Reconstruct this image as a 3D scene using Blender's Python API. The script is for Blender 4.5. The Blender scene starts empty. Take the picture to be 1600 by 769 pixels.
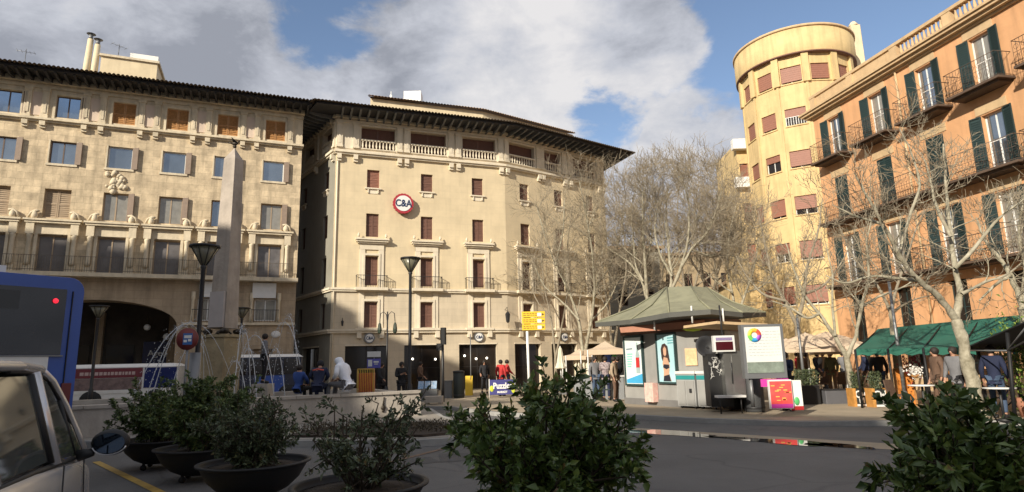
import bpy, bmesh, math, random
import numpy as np
from math import sin, cos, pi, radians, degrees, sqrt, atan2, hypot
from mathutils import Matrix, Vector
random.seed(7)
sc = bpy.context.scene
C = sc.collection
# ------------------------------------------------------------------ camera
FPX, PITCH, ROLL, CZ = 954.3, radians(10.747), radians(-1.379), 1.7
FW = Vector((0, cos(PITCH), sin(PITCH))); UP = Vector((0, -sin(PITCH), cos(PITCH))); RT = Vector((1, 0, 0))
R2 = RT*cos(ROLL) + UP*sin(ROLL); U2 = UP*cos(ROLL) - RT*sin(ROLL)
cam = bpy.data.cameras.new('camera'); co = bpy.data.objects.new('camera', cam); C.objects.link(co)
co.matrix_world = Matrix((R2, U2, -FW)).transposed().to_4x4()
co.location = (0, 0, CZ)
cam.sensor_width = 36; cam.lens = 36*FPX/1600; cam.clip_start = .05; cam.clip_end = 3000
sc.camera = co
# ------------------------------------------------------------------ light
SUN_AZ, SUN_EL = radians(215), radians(25)
S = Vector((sin(SUN_AZ)*cos(SUN_EL), cos(SUN_AZ)*cos(SUN_EL), sin(SUN_EL)))
sl = bpy.data.lights.new('sun', 'SUN'); sl.energy = 2.8; sl.angle = radians(.5); sl.color = (1, .91, .76)
so = bpy.data.objects.new('sun', sl); C.objects.link(so)
so.rotation_euler = S.to_track_quat('Z', 'Y').to_euler(); so.location = (-20, -20, 60)
sc.view_settings.view_transform = 'Standard'; sc.view_settings.look = 'None'
sc.view_settings.exposure = 1.15; sc.view_settings.gamma = 1; sc.view_settings.use_curve_mapping = False

def ray(x, y): return FW*FPX + R2*(x-800) - U2*(y-384.5)
def G(x, y, z=0):                      # where a line of sight meets the height z
    r = ray(x, y); t = (z-CZ)/r.z; return Vector((r.x*t, r.y*t, z))
def AT(x, y, Y):                       # where it meets the depth Y
    r = ray(x, y); t = Y/r.y; return Vector((r.x*t, Y, CZ+r.z*t))

# world: sky with procedural clouds
w = bpy.data.worlds.new('World'); sc.world = w; w.use_nodes = True
nt = w.node_tree; N = nt.nodes; Lk = nt.links
for n in list(N): N.remove(n)
def nd(t, **k):
    n = N.new(t)
    for a, b in k.items(): setattr(n, a, b)
    return n
out = nd('ShaderNodeOutputWorld'); bg = nd('ShaderNodeBackground'); bg.inputs[1].default_value = .15
sky = nd('ShaderNodeTexSky', sky_type='NISHITA', sun_disc=False, sun_elevation=SUN_EL, sun_rotation=SUN_AZ)
sky.air_density = 1.0; sky.dust_density = .6
tc = nd('ShaderNodeTexCoord')
def mth(op, a, b=None, c=None, clamp=False):
    n = nd('ShaderNodeMath', operation=op); n.use_clamp = clamp
    for i, v in enumerate((a, b, c)):
        if v is None: continue
        if isinstance(v, (int, float)): n.inputs[i].default_value = v
        else: Lk.new(v, n.inputs[i])
    return n.outputs[0]
def noise(scale, detail, rough=.55, vec=None, off=(0, 0, 0), st=(1, 1, 1.6)):
    mp = nd('ShaderNodeMapping'); Lk.new(tc.outputs['Generated'] if vec is None else vec, mp.inputs[0])
    mp.inputs['Scale'].default_value = st; mp.inputs['Location'].default_value = off
    n = nd('ShaderNodeTexNoise'); n.inputs['Scale'].default_value = scale; n.inputs['Detail'].default_value = detail
    n.inputs['Roughness'].default_value = rough; n.inputs['Distortion'].default_value = .25
    Lk.new(mp.outputs[0], n.inputs['Vector']); return n.outputs['Fac']
def blob(x, y, deg0, deg1, amp):       # smooth patch of more or less cloud round one direction of the sky
    d = ray(x, y).normalized()
    n = nd('ShaderNodeVectorMath', operation='DOT_PRODUCT'); Lk.new(tc.outputs['Generated'], n.inputs[0]); n.inputs[1].default_value = d
    m = nd('ShaderNodeMapRange', interpolation_type='SMOOTHSTEP')
    m.inputs['From Min'].default_value = cos(radians(deg1)); m.inputs['From Max'].default_value = cos(radians(deg0))
    m.inputs['To Min'].default_value = 0; m.inputs['To Max'].default_value = amp
    Lk.new(n.outputs['Value'], m.inputs['Value']); return m.outputs[0]
n1 = noise(3.1, 9, .6, off=(.3, 1.1, .2))
n2 = noise(7.5, 8, .62, off=(2.3, .1, .7))
cov = mth('ADD', mth('MULTIPLY', mth('SUBTRACT', n1, .5), 1.5), .80)
cov = mth('ADD', cov, mth('MULTIPLY', mth('SUBTRACT', n2, .5), 1.5))
for b in [(1300, 20, 4, 17, -.85), (1230, 110, 2, 9, -.25), (520, -10, 1, 9, -1.0), (985, 170, .5, 9, -.42), (1180, 60, 1, 7, -.25), (1060, 60, 1, 5, .2), (1120, 200, 2, 8, .35),
          (720, 90, 4, 14, .4), (1090, 170, 2, 9, .4), (1020, 60, 2, 8, .3), (160, 60, 8, 26, .4), (900, 20, 2, 9, .35)]:
    cov = mth('ADD', cov, blob(*b))
mask = nd('ShaderNodeMapRange', interpolation_type='SMOOTHSTEP'); Lk.new(cov, mask.inputs['Value'])
mask.inputs['From Min'].default_value = .38; mask.inputs['From Max'].default_value = .72
n3 = noise(4.2, 8, .6, off=(5.1, 2.2, .3))
n4 = noise(11, 7, .6, off=(1.1, 7.2, .3))
br = mth('ADD', mth('MULTIPLY', n3, 1.5), mth('MULTIPLY', n4, .75))
br = mth('ADD', br, -.66)
for b in [(150, 90, 4, 26, -.22), (600, 40, 2, 9, -.2), (480, 110, 1, 7, .22), (800, 90, 2, 11, .22), (930, 200, 2, 10, .2), (700, 30, 1, 6, .1), (960, 130, 1, 5, -.1), (1100, 150, 3, 9, .15)]:
    br = mth('ADD', br, blob(*b))
cr = nd('ShaderNodeValToRGB'); Lk.new(br, cr.inputs[0])
cr.color_ramp.elements[0].position = .2; cr.color_ramp.elements[0].color = (.235, .25, .29, 1)
cr.color_ramp.elements[1].position = .85; cr.color_ramp.elements[1].color = (.58, .57, .575, 1)
e = cr.color_ramp.elements.new(.5); e.color = (.40, .415, .46, 1)
scl = nd('ShaderNodeVectorMath', operation='SCALE'); Lk.new(cr.outputs[0], scl.inputs[0]); scl.inputs['Scale'].default_value = 4.2
sky2 = nd('ShaderNodeMixRGB', blend_type='MULTIPLY'); sky2.inputs[0].default_value = 1; Lk.new(sky.outputs[0], sky2.inputs[1]); sky2.inputs[2].default_value = (.46, .45, .46, 1)
mx = nd('ShaderNodeMixRGB'); Lk.new(mask.outputs[0], mx.inputs[0]); Lk.new(sky2.outputs[0], mx.inputs[1]); Lk.new(scl.outputs[0], mx.inputs[2])
Lk.new(mx.outputs[0], bg.inputs[0]); Lk.new(bg.outputs[0], out.inputs[0])

# ------------------------------------------------------------------ materials
MATS = {}
def mat(name, col, rough=.7, var=.12, scale=3.0, bump=0.0, bscale=None, metal=0, spec=.5, brick=None, stain=0, alpha=None, emit=None, trans=0, col2=None, wave=None):
    if name in MATS: return MATS[name]
    m = bpy.data.materials.new(name); m.use_nodes = True; t = m.node_tree; n = t.nodes; l = t.links
    b = n['Principled BSDF']; b.inputs['Roughness'].default_value = rough; b.inputs['Metallic'].default_value = metal
    b.inputs['Specular IOR Level'].default_value = spec
    c = (*col, 1)
    b.inputs['Base Color'].default_value = c
    geo = n.new('ShaderNodeNewGeometry')
    if var > 0:
        tx = n.new('ShaderNodeTexNoise'); tx.inputs['Scale'].default_value = scale; tx.inputs['Detail'].default_value = 6; tx.inputs['Roughness'].default_value = .65
        l.new(geo.outputs['Position'], tx.inputs['Vector'])
        r = n.new('ShaderNodeValToRGB'); l.new(tx.outputs['Fac'], r.inputs[0])
        r.color_ramp.elements[0].position = .3; r.color_ramp.elements[1].position = .7
        if col2 is None:
            r.color_ramp.elements[0].color = tuple(max(0, x*(1-var)) for x in col)+(1,)
            r.color_ramp.elements[1].color = tuple(min(1, x*(1+var)) for x in col)+(1,)
        else:
            r.color_ramp.elements[0].color = (*col, 1); r.color_ramp.elements[1].color = (*col2, 1)
        cur = r.outputs[0]
        if stain > 0:                      # vertical weather streaks
            mp = n.new('ShaderNodeMapping'); mp.inputs['Scale'].default_value = (2.2, 2.2, .22); l.new(geo.outputs['Position'], mp.inputs[0])
            t2 = n.new('ShaderNodeTexNoise'); t2.inputs['Scale'].default_value = 1.6; t2.inputs['Detail'].default_value = 5; l.new(mp.outputs[0], t2.inputs['Vector'])
            r2 = n.new('ShaderNodeMapRange'); r2.inputs['From Min'].default_value = .45; r2.inputs['From Max'].default_value = .75; r2.inputs['To Min'].default_value = 1; r2.inputs['To Max'].default_value = 1-stain
            l.new(t2.outputs['Fac'], r2.inputs['Value'])
            mu = n.new('ShaderNodeVectorMath'); mu.operation = 'SCALE'; l.new(cur, mu.inputs[0]); l.new(r2.outputs[0], mu.inputs['Scale']); cur = mu.outputs[0]
        if brick:                          # (width, height, axis angle, darkening of joints, per block tint)
            bw, bh, az, dk, tint = brick
            vr = n.new('ShaderNodeVectorRotate'); vr.rotation_type = 'Z_AXIS'; vr.inputs['Angle'].default_value = -az; l.new(geo.outputs['Position'], vr.inputs['Vector'])
            sx = n.new('ShaderNodeSeparateXYZ'); l.new(vr.outputs[0], sx.inputs[0]); cx = n.new('ShaderNodeCombineXYZ'); l.new(sx.outputs['X'], cx.inputs['X']); l.new(sx.outputs['Z'], cx.inputs['Y'])
            bt = n.new('ShaderNodeTexBrick'); l.new(cx.outputs[0], bt.inputs['Vector']); bt.inputs['Scale'].default_value = 1
            bt.inputs['Brick Width'].default_value = bw; bt.inputs['Row Height'].default_value = bh; bt.inputs['Mortar Size'].default_value = .014; bt.inputs['Mortar Smooth'].default_value = .4
            bt.inputs['Color1'].default_value = (1+tint,)*3+(1,); bt.inputs['Color2'].default_value = (1-tint,)*3+(1,); bt.inputs['Mortar'].default_value = (1-dk,)*3+(1,)
            mu = n.new('ShaderNodeMixRGB'); mu.blend_type = 'MULTIPLY'; mu.inputs[0].default_value = 1; l.new(cur, mu.inputs[1]); l.new(bt.outputs['Color'], mu.inputs[2]); cur = mu.outputs[0]
        l.new(cur, b.inputs['Base Color'])
    if bump > 0:
        t3 = n.new('ShaderNodeTexNoise'); t3.inputs['Scale'].default_value = bscale or scale*6; t3.inputs['Detail'].default_value = 5
        l.new(geo.outputs['Position'], t3.inputs['Vector'])
        bp = n.new('ShaderNodeBump'); bp.inputs['Strength'].default_value = bump; bp.inputs['Distance'].default_value = .03
        l.new(t3.outputs['Fac'], bp.inputs['Height']); l.new(bp.outputs[0], b.inputs['Normal'])
    if emit: b.inputs['Emission Color'].default_value = (*emit[0], 1); b.inputs['Emission Strength'].default_value = emit[1]
    if alpha is not None: b.inputs['Alpha'].default_value = alpha
    if trans: b.inputs['Transmission Weight'].default_value = trans; b.inputs['IOR'].default_value = 1.33
    MATS[name] = m; return m
AZL, AZM, AZM2, AZR = 67.65, 70.1, 54.0, 169.1
stoneL = mat('sandstone_left', (.58, .465, .31), .85, .28, 1.7, .5, 9, brick=(.75, .36, radians(90-AZL), .22, .10), stain=.3)
trimL = mat('sandstone_trim_left', (.66, .565, .41), .8, .14, 2.5, .3, 12, stain=.25)
stoneM = mat('cream_wall', (.66, .545, .36), .85, .09, .8, .12, 20, brick=(1.1, .42, radians(90-AZM), .05, .025), stain=.08)
trimM = mat('cream_trim', (.72, .635, .49), .8, .08, 2.0, .15, 20, stain=.12)
baseM = mat('pale_ashlar', (.60, .51, .375), .8, .08, 1.2, .15, 14, brick=(1.3, .42, radians(90-AZM), .12, .04), stain=.12)
sideM = mat('shade_deepened_side_render', (.26, .245, .20), .85, .1, 1, .15, 12, stain=.1)  # grey render, deepened to carry the shade of the narrow alley
orange = mat('orange_render', (.64, .35, .175), .85, .12, .7, .2, 14, stain=.22)
trimR = mat('sand_trim', (.56, .40, .23), .8, .12, 2, .2, 12, stain=.15)
yellow = mat('yellow_render', (.64, .475, .235), .85, .1, 1.4, .2, 10, stain=.25)
cream = mat('cream_paint', (.72, .60, .40), .8, .1, 1.5, .1, stain=.15)
white = mat('white_paint', (.78, .77, .74), .55, .04, 3)
offwhite = mat('off_white_plastic', (.68, .68, .66), .45, .06, 4)
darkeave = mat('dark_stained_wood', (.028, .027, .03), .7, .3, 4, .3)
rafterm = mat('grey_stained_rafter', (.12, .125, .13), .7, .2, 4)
tile = mat('old_roof_tile', (.24, .15, .085), .85, .35, 5, .5, 20, col2=(.42, .27, .15))
tiledark = mat('mossy_roof_tile', (.10, .075, .055), .9, .35, 6, .5, 20)
brown = mat('brown_shutter', (.17, .085, .06), .6, .12, 6)
brownred = mat('red_brown_blind', (.28, .125, .085), .6, .08, 6)
darkbrown = mat('dark_brown_shutter', (.075, .045, .035), .6, .12, 6)
wood = mat('varnished_wood', (.42, .21, .075), .5, .25, 9, .2)
greenshut = mat('dark_green_shutter', (.018, .038, .038), .55, .15, 8)
glass = mat('window_glass', (.30, .36, .42), .06, .1, 1.2, metal=.85)
glassdark = mat('dark_window_glass', (.018, .014, .012), .08, 0, spec=.35)
glassgrey = mat('curtained_glass', (.30, .29, .26), .15, .2, 3, metal=.3)
dark = mat('dark_interior', (.022, .018, .016), .8, .4, 1.5)
iron = mat('black_iron', (.02, .02, .022), .5, .1, 5)
ironR = mat('weathered_balcony_iron', (.09, .06, .042), .6, .2, 5)
slabR = mat('balcony_underside', (.10, .065, .045), .8, .2, 3)
asphalt = mat('asphalt', (.125, .122, .118), .82, .2, .45, .5, 60)
paving = mat('stone_paving', (.27, .245, .21), .75, .16, .8, .3, 18, brick=(.6, .4, 0, .25, .07))
kerb = mat('granite_kerb', (.30, .295, .28), .75, .15, 3, .3)
sand = mat('sandy_paving', (.34, .28, .20), .8, .15, 1.1, .2)
soil = mat('leaf_litter_soil', (.045, .032, .022), .95, .4, 6, .8, 30)
bark = mat('plane_tree_bark', (.17, .15, .10), .9, .3, 5, .6, 15, col2=(.46, .42, .32))
bark2 = mat('distant_plane_bark', (.20, .165, .12), .9, .3, 3, .3, col2=(.31, .27, .20))
twigm = mat('bare_twigs', (.27, .225, .16), .9, .25, 2)
twigdark = mat('shrub_stems', (.06, .045, .03), .9, .2, 8)
blackplastic = mat('black_planter_plastic', (.008, .008, .009), .6, .2, 5)
obel = mat('obelisk_stone', (.40, .345, .29), .85, .2, 1.4, .5, 10, stain=.25)
plinthm = mat('ochre_plinth_stone', (.34, .27, .16), .85, .25, 1.6, .5, 10)
basinm = mat('basin_stone', (.42, .375, .32), .75, .14, 1.5, .3, 14, stain=.2)
bronze = mat('dark_bronze', (.05, .04, .03), .5, .2, 6, metal=.5)
water = mat('pool_water', (.04, .05, .05), .04, 0, bump=.25, bscale=4, spec=.6)
puddlem = mat('puddle_water', (.03, .03, .03), .03, 0, spec=1)
jetm = mat('water_jet', (.75, .78, .82), .15, .1, 20, spec=.6, alpha=.6)
yellowpaint = mat('worn_yellow_paint', (.42, .27, .06), .7, .3, 4)
yellowsign = mat('yellow_sign', (.80, .52, .03), .5, .06, 4)
red = mat('red_paint', (.50, .03, .03), .5, .1, 3)
pinkred = mat('red_poster', (.85, .07, .07), .5, .1, 5, col2=(.9, .12, .10))
magenta = mat('magenta_print', (.62, .05, .36), .5, .1, 4)
blue = mat('bus_blue', (.02, .07, .33), .3, .08, 2, spec=.6)
navy = mat('navy_sign', (.012, .016, .07), .5, .1, 3)
green = mat('bus_green', (.03, .38, .06), .4, .05, 3)
greytrim = mat('grey_metal', (.20, .205, .21), .45, .08, 3, metal=.4)
steel = mat('brushed_steel', (.50, .50, .48), .32, .08, 3, metal=.9)
silver = mat('silver_car_paint', (.62, .62, .64), .26, .04, 2, metal=.55, spec=.6)
rubber = mat('black_rubber', (.012, .012, .013), .75, .1, 5)
kioskwall = mat('kiosk_grey_panel', (.30, .295, .28), .6, .08, 2, stain=.12)
kioskroof = mat('kiosk_roof_sheet', (.24, .235, .155), .8, .15, 1.6, .25, 8, stain=.2)
kioskband = mat('kiosk_brown_sign', (.20, .10, .065), .6, .15, 3)
terracotta = mat('terracotta_band', (.42, .19, .12), .7, .15, 3)
teal = mat('teal_stripe', (.02, .24, .24), .5, .05, 3)
canvas = mat('beige_canvas', (.60, .47, .34), .85, .08, 2, .15, 10)
canvas2 = mat('pale_canvas', (.62, .57, .45), .85, .08, 2, .2, 8)
greencanvas = mat('green_awning_canvas', (.018, .115, .08), .8, .15, 1.5, .2, 6)
shadecanvas = mat('shade_black_canvas', (.012, .013, .014), .8, .2, 2)  # black put in for the shade beneath the green awning
orangepanel = mat('orange_sheet', (.72, .26, .05), .6, .15, 3)
plasticsheet = mat('clear_tent_sheet_warm', (.62, .36, .20), .3, .3, 1.5)
skin = mat('skin', (.42, .23, .15), .6, .05, 8)
hairm = mat('dark_hair', (.018, .012, .009), .7, .2, 20)

# ------------------------------------------------------------------ mesh helpers
class MB:
    def __init__(s, xf=None): s.v = []; s.f = []; s.mi = []; s.m = 0; s.xf = xf; s.sm = []
    def pt(s, p):
        p = Vector(p); p = (s.xf @ p) if s.xf is not None else p
        s.v.append((p.x, p.y, p.z)); return len(s.v)-1
    def face(s, idx, smooth=False): s.f.append(tuple(idx)); s.mi.append(s.m); s.sm.append(smooth)
    def quad(s, *ps): s.face([s.pt(p) for p in ps])
    def box(s, x0, x1, y0, y1, z0, z1):
        i = [s.pt(p) for p in ((x0,y0,z0),(x1,y0,z0),(x1,y1,z0),(x0,y1,z0),(x0,y0,z1),(x1,y0,z1),(x1,y1,z1),(x0,y1,z1))]
        for q in ((0,3,2,1),(4,5,6,7),(0,1,5,4),(1,2,6,5),(2,3,7,6),(3,0,4,7)): s.face([i[k] for k in q])
    def cbox(s, c, d, b=0):              # centred box, edges chamfered in plan by b
        x, y, z = c; a, e, h = d[0]/2, d[1]/2, d[2]/2
        if b <= 0: return s.box(x-a, x+a, y-e, y+e, z-h, z+h)
        s.prism([(x-a+b,y-e),(x+a-b,y-e),(x+a,y-e+b),(x+a,y+e-b),(x+a-b,y+e),(x-a+b,y+e),(x-a,y+e-b),(x-a,y-e+b)], z-h, z+h)
    def prism(s, poly, z0, z1, top=None):
        n = len(poly); a = [s.pt((p[0], p[1], z0)) for p in poly]; tp = top or poly; b = [s.pt((p[0], p[1], z1)) for p in tp]
        for k in range(n): s.face([a[k], a[(k+1) % n], b[(k+1) % n], b[k]])
        s.face(a[::-1]); s.face(b)
    def sheet(s, poly, z): s.face([s.pt((p[0], p[1], z)) for p in poly])
    def plate(s, pts, t):                # polygon in 3-D given thickness t along its normal
        P = [Vector(p) for p in pts]; nn = Vector((0,0,0))
        for i in range(len(P)): nn += (P[i]-P[0]).cross(P[(i+1) % len(P)]-P[0])
        nn.normalize(); a = [s.pt(p) for p in P]; b = [s.pt(p+nn*t) for p in P]; n = len(P)
        for k in range(n): s.face([a[k], a[(k+1) % n], b[(k+1) % n], b[k]])
        s.face(a[::-1]); s.face(b)
    def lathe(s, prof, n=12, c=(0,0,0), smooth=True, a0=0, a1=2*pi, sx=1, sy=1):
        full = abs(a1-a0-2*pi) < 1e-6; m = n if full else n+1; rings = []
        for r, z in prof: rings.append([s.pt((c[0]+sx*r*cos(a0+(a1-a0)*k/n), c[1]+sy*r*sin(a0+(a1-a0)*k/n), c[2]+z)) for k in range(m)])
        for i in range(len(prof)-1):
            for k in range(n if full else n): k2 = (k+1) % m; s.face([rings[i][k], rings[i][k2], rings[i+1][k2], rings[i+1][k]], smooth)
        if full:
            if prof[0][0] > 1e-4: s.face(rings[0][::-1])
            if prof[-1][0] > 1e-4: s.face(rings[-1])
    def tube(s, pts, r, n=6, r1=None, smooth=True):
        pts = [Vector(p) for p in pts]; m = len(pts); rings = []
        rr = r if isinstance(r, (list, tuple)) else [r + ((r1 if r1 is not None else r)-r)*i/max(1, m-1) for i in range(m)]
        ref = Vector((.13, .31, .94))
        for i, p in enumerate(pts):
            d = (pts[min(i+1, m-1)]-pts[max(i-1, 0)]); d = d.normalized() if d.length > 1e-9 else Vector((0,0,1))
            a = d.cross(ref)
            if a.length < .05: a = d.cross(Vector((1, 0, .1)))
            a.normalize(); b = d.cross(a)
            rings.append([s.pt(p+(a*cos(2*pi*k/n)+b*sin(2*pi*k/n))*rr[i]) for k in range(n)])
        for i in range(m-1):
            for k in range(n): s.face([rings[i][k], rings[i][(k+1) % n], rings[i+1][(k+1) % n], rings[i+1][k]], smooth)
        s.face(rings[0][::-1]); s.face(rings[-1])
    def ball(s, c, r, n=10, m=6, sc=(1,1,1)):
        prev = None
        for i in range(m+1):
            t = pi*i/m; ring = [s.pt((c[0]+sc[0]*r*sin(t)*cos(2*pi*k/n), c[1]+sc[1]*r*sin(t)*sin(2*pi*k/n), c[2]-sc[2]*r*cos(t))) for k in range(n)]
            if prev:
                for k in range(n): s.face([prev[k], prev[(k+1) % n], ring[(k+1) % n], ring[k]], True)
            prev = ring
    def mesh(s, name, mats, inv=None):
        v = s.v if inv is None else [tuple(inv @ Vector(p)) for p in s.v]
        me = bpy.data.meshes.new(name); me.from_pydata(v, [], s.f)
        for m in (mats if isinstance(mats, (list, tuple)) else [mats]): me.materials.append(m)
        if s.f: me.polygons.foreach_set('material_index', s.mi); me.polygons.foreach_set('use_smooth', s.sm)
        me.validate(); me.update(); return me
def tag(o, label=None, cat=None, group=None, kind=None):
    for k, v in (('label', label), ('category', cat), ('group', group), ('kind', kind)):
        if v: o[k] = v
    return o
WM = {}
def thing(name, label, cat, loc=(0,0,0), rz=0, group=None):
    o = bpy.data.objects.new(name, None); C.objects.link(o); o.location = loc; o.rotation_euler = (0, 0, rz); o.empty_display_size = .3
    WM[o] = Matrix.Translation(loc) @ Matrix.Rotation(rz, 4, 'Z'); return tag(o, label, cat, group)
def wm(o): return WM.get(o, Matrix.Identity(4))
def part(name, mb, mats, parent=None, world=False, label=None, kind=None):
    """link mb as one object under parent; world=True: its points are world points"""
    inv = wm(parent).inverted() if (world and parent is not None) else None
    me = mb.mesh(name, mats, inv); o = bpy.data.objects.new(name, me); C.objects.link(o)
    if parent is not None: o.parent = parent; WM[o] = wm(parent)
    return tag(o, label, None, None, kind)
def put(name, me, parent, m, label=None, kind=None):        # a piece that shares its mesh, at world matrix m
    o = bpy.data.objects.new(name, me); C.objects.link(o); o.parent = parent
    o.matrix_local = wm(parent).inverted() @ m; WM[o] = m; return tag(o, label, None, None, kind)
def structure(name, mb, mats): o = part(name, mb, mats); o['kind'] = 'structure'; return o
def copy_tree(o, parent=None):
    c = o.copy(); C.objects.link(c)
    if parent is not None: c.parent = parent
    for ch in list(o.children): copy_tree(ch, c)
    return c
def copy_thing(o, loc, rz, label, group=None):
    c = copy_tree(o); c.location = loc; c.rotation_euler = (0, 0, rz); c['label'] = label
    if group: c['group'] = group
    WM[c] = Matrix.Translation(loc) @ Matrix.Rotation(rz, 4, 'Z'); return c
def frame(O, az):                       # x along the facade (bearing az), y into the building, z up
    a = radians(az); d = Vector((sin(a), cos(a), 0)); y = Vector((-cos(a), sin(a), 0))
    return Matrix(((d.x, y.x, 0, O[0]), (d.y, y.y, 0, O[1]), (0, 0, 1, 0), (0, 0, 0, 1)))
def T(x, y, z): return Matrix.Translation((x, y, z))
def wall(mb, u0, u1, z0, z1, holes, depth=.22, y=0):
    xs = sorted({u0, u1} | {h[i] for h in holes for i in (0, 1) if u0 < h[i] < u1}); zs = sorted({z0, z1} | {h[i] for h in holes for i in (2, 3) if z0 < h[i] < z1})
    for i in range(len(xs)-1):
        for j in range(len(zs)-1):
            cx, cz = (xs[i]+xs[i+1])/2, (zs[j]+zs[j+1])/2
            if any(h[0] < cx < h[1] and h[2] < cz < h[3] for h in holes): continue
            mb.quad((xs[i], y, zs[j]), (xs[i+1], y, zs[j]), (xs[i+1], y, zs[j+1]), (xs[i], y, zs[j+1]))
    for a, b, c, d in holes:
        Y = y+depth
        mb.quad((a, y, c), (a, y, d), (a, Y, d), (a, Y, c)); mb.quad((b, y, c), (b, Y, c), (b, Y, d), (b, y, d))
        mb.quad((a, y, d), (b, y, d), (b, Y, d), (a, Y, d)); mb.quad((a, y, c), (a, Y, c), (b, Y, c), (b, y, c))
        mb.quad((a, Y, c), (b, Y, c), (b, Y, d), (a, Y, d))
def text(s, size, m, parent, world_m, name='lettering', ext=.008, bold=0):
    cu = bpy.data.curves.new('lettering', 'FONT'); cu.body = s; cu.size = size; cu.extrude = ext; cu.align_x = 'CENTER'; cu.align_y = 'CENTER'; cu.offset = bold; cu.resolution_u = 3
    o = bpy.data.objects.new('tmp_text', cu); C.objects.link(o)
    dg = bpy.context.evaluated_depsgraph_get(); me = bpy.data.meshes.new_from_object(o.evaluated_get(dg)); bpy.data.objects.remove(o)
    me.materials.clear(); me.materials.append(m); me.name = 'lettering'
    return put(name, me, parent, world_m)
UPRIGHT = Matrix.Rotation(pi/2, 4, 'X')       # text lying in xy -> standing in xz, read from -y

# ------------------------------------------------------------------ window kit (shared meshes)
KIT = {}
def kit(key, fn):
    if key not in KIT: KIT[key] = fn()
    return KIT[key]
def window(root, F, u0, u1, z0, z1, y=.14, style='glass', fr=None, pane=None, mull=True, bars=0, name='window'):
    w_, h = u1-u0, z1-z0; fr = fr or white; pane = pane or glass; t = .05
    def mk():
        a = MB(); a.box(0, t, 0, .06, 0, h); a.box(w_-t, w_, 0, .06, 0, h); a.box(t, w_-t, 0, .06, 0, t); a.box(t, w_-t, 0, .06, h-t, h)
        if mull: a.box(w_/2-t/2, w_/2+t/2, .002, .058, t, h-t)
        for k in range(bars): zz = h*(k+1)/(bars+1); a.box(t, w_-t, .008, .05, zz-.015, zz+.015)
        b = MB(); b.box(t*.6, w_-t*.6, .02, .034, t*.6, h-t*.6)
        return a.mesh('window_frame', fr), b.mesh('pane', pane)
    f, p = kit(('w', round(w_, 2), round(h, 2), fr.name, pane.name, mull, bars), mk)
    m = F @ T(u0, y, z0); o = put(name, f, root, m); put('pane', p, o, m); return o
def shutter_mesh(w_, h, mt, lou=.09):
    def mk():
        a = MB(); t = .05; a.box(0, t, 0, .04, 0, h); a.box(w_-t, w_, 0, .04, 0, h); a.box(t, w_-t, 0, .04, 0, t); a.box(t, w_-t, 0, .04, h-t, h); a.box(t, w_-t, 0, .04, h/2-t/2, h/2+t/2)
        k = t
        while k < h-t-lou*.5:
            a.quad((t, .004, k), (w_-t, .004, k), (w_-t, .034, k+lou), (t, .034, k+lou)); k += lou
        a.quad((t, .036, t), (w_-t, .036, t), (w_-t, .036, h-t), (t, .036, h-t))
        return a.mesh('shutter', mt)
    return kit(('s', round(w_, 2), round(h, 2), mt.name), mk)
def blind(root, F, u0, u1, z0, z1, mt, y=.14, leaves=1, name='shutter'):
    w_ = (u1-u0)/leaves; me = shutter_mesh(w_-.01, z1-z0, mt)
    for k in range(leaves): put(name, me, root, F @ T(u0+k*w_+.005, y, z0))

# ------------------------------------------------------------------ ground
b = MB(); b.sheet([(-600, -300), (600, -300), (600, 1200), (-600, 1200)], 0); structure('ground', b, asphalt)
def enrich_asphalt(m):
    t = m.node_tree; n = t.nodes; l = t.links; bs = n['Principled BSDF']; cur = bs.inputs['Base Color'].links[0].from_socket; g = n.new('ShaderNodeNewGeometry')
    a_ = n.new('ShaderNodeTexNoise'); a_.inputs['Scale'].default_value = .09; a_.inputs['Detail'].default_value = 3; l.new(g.outputs['Position'], a_.inputs['Vector'])
    r = n.new('ShaderNodeMapRange'); r.inputs['From Min'].default_value = .38; r.inputs['From Max'].default_value = .62; r.inputs['To Min'].default_value = .78; r.inputs['To Max'].default_value = 1.12; l.new(a_.outputs['Fac'], r.inputs['Value'])
    d = n.new('ShaderNodeTexNoise'); d.inputs['Scale'].default_value = 1.2; l.new(g.outputs['Position'], d.inputs['Vector'])
    mxv = n.new('ShaderNodeMixRGB'); mxv.inputs[0].default_value = .25; l.new(g.outputs['Position'], mxv.inputs[1]); l.new(d.outputs['Color'], mxv.inputs[2])
    v = n.new('ShaderNodeTexVoronoi'); v.feature = 'DISTANCE_TO_EDGE'; v.inputs['Scale'].default_value = .42; l.new(mxv.outputs[0], v.inputs['Vector'])
    c = n.new('ShaderNodeMapRange'); c.inputs['From Min'].default_value = .0; c.inputs['From Max'].default_value = .012; c.inputs['To Min'].default_value = .78; c.inputs['To Max'].default_value = 1; l.new(v.outputs['Distance'], c.inputs['Value'])
    sp = n.new('ShaderNodeTexNoise'); sp.inputs['Scale'].default_value = 45; l.new(g.outputs['Position'], sp.inputs['Vector'])
    s3 = n.new('ShaderNodeMapRange'); s3.inputs['To Min'].default_value = .75; s3.inputs['To Max'].default_value = 1.25; l.new(sp.outputs['Fac'], s3.inputs['Value'])
    m1 = n.new('ShaderNodeMath'); m1.operation = 'MULTIPLY'; l.new(r.outputs[0], m1.inputs[0]); l.new(c.outputs[0], m1.inputs[1])
    m2 = n.new('ShaderNodeMath'); m2.operation = 'MULTIPLY'; l.new(m1.outputs[0], m2.inputs[0]); l.new(s3.outputs[0], m2.inputs[1])
    k = n.new('ShaderNodeVectorMath'); k.operation = 'SCALE'; l.new(cur, k.inputs[0]); l.new(m2.outputs[0], k.inputs['Scale']); l.new(k.outputs[0], bs.inputs['Base Color'])
enrich_asphalt(asphalt)
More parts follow.
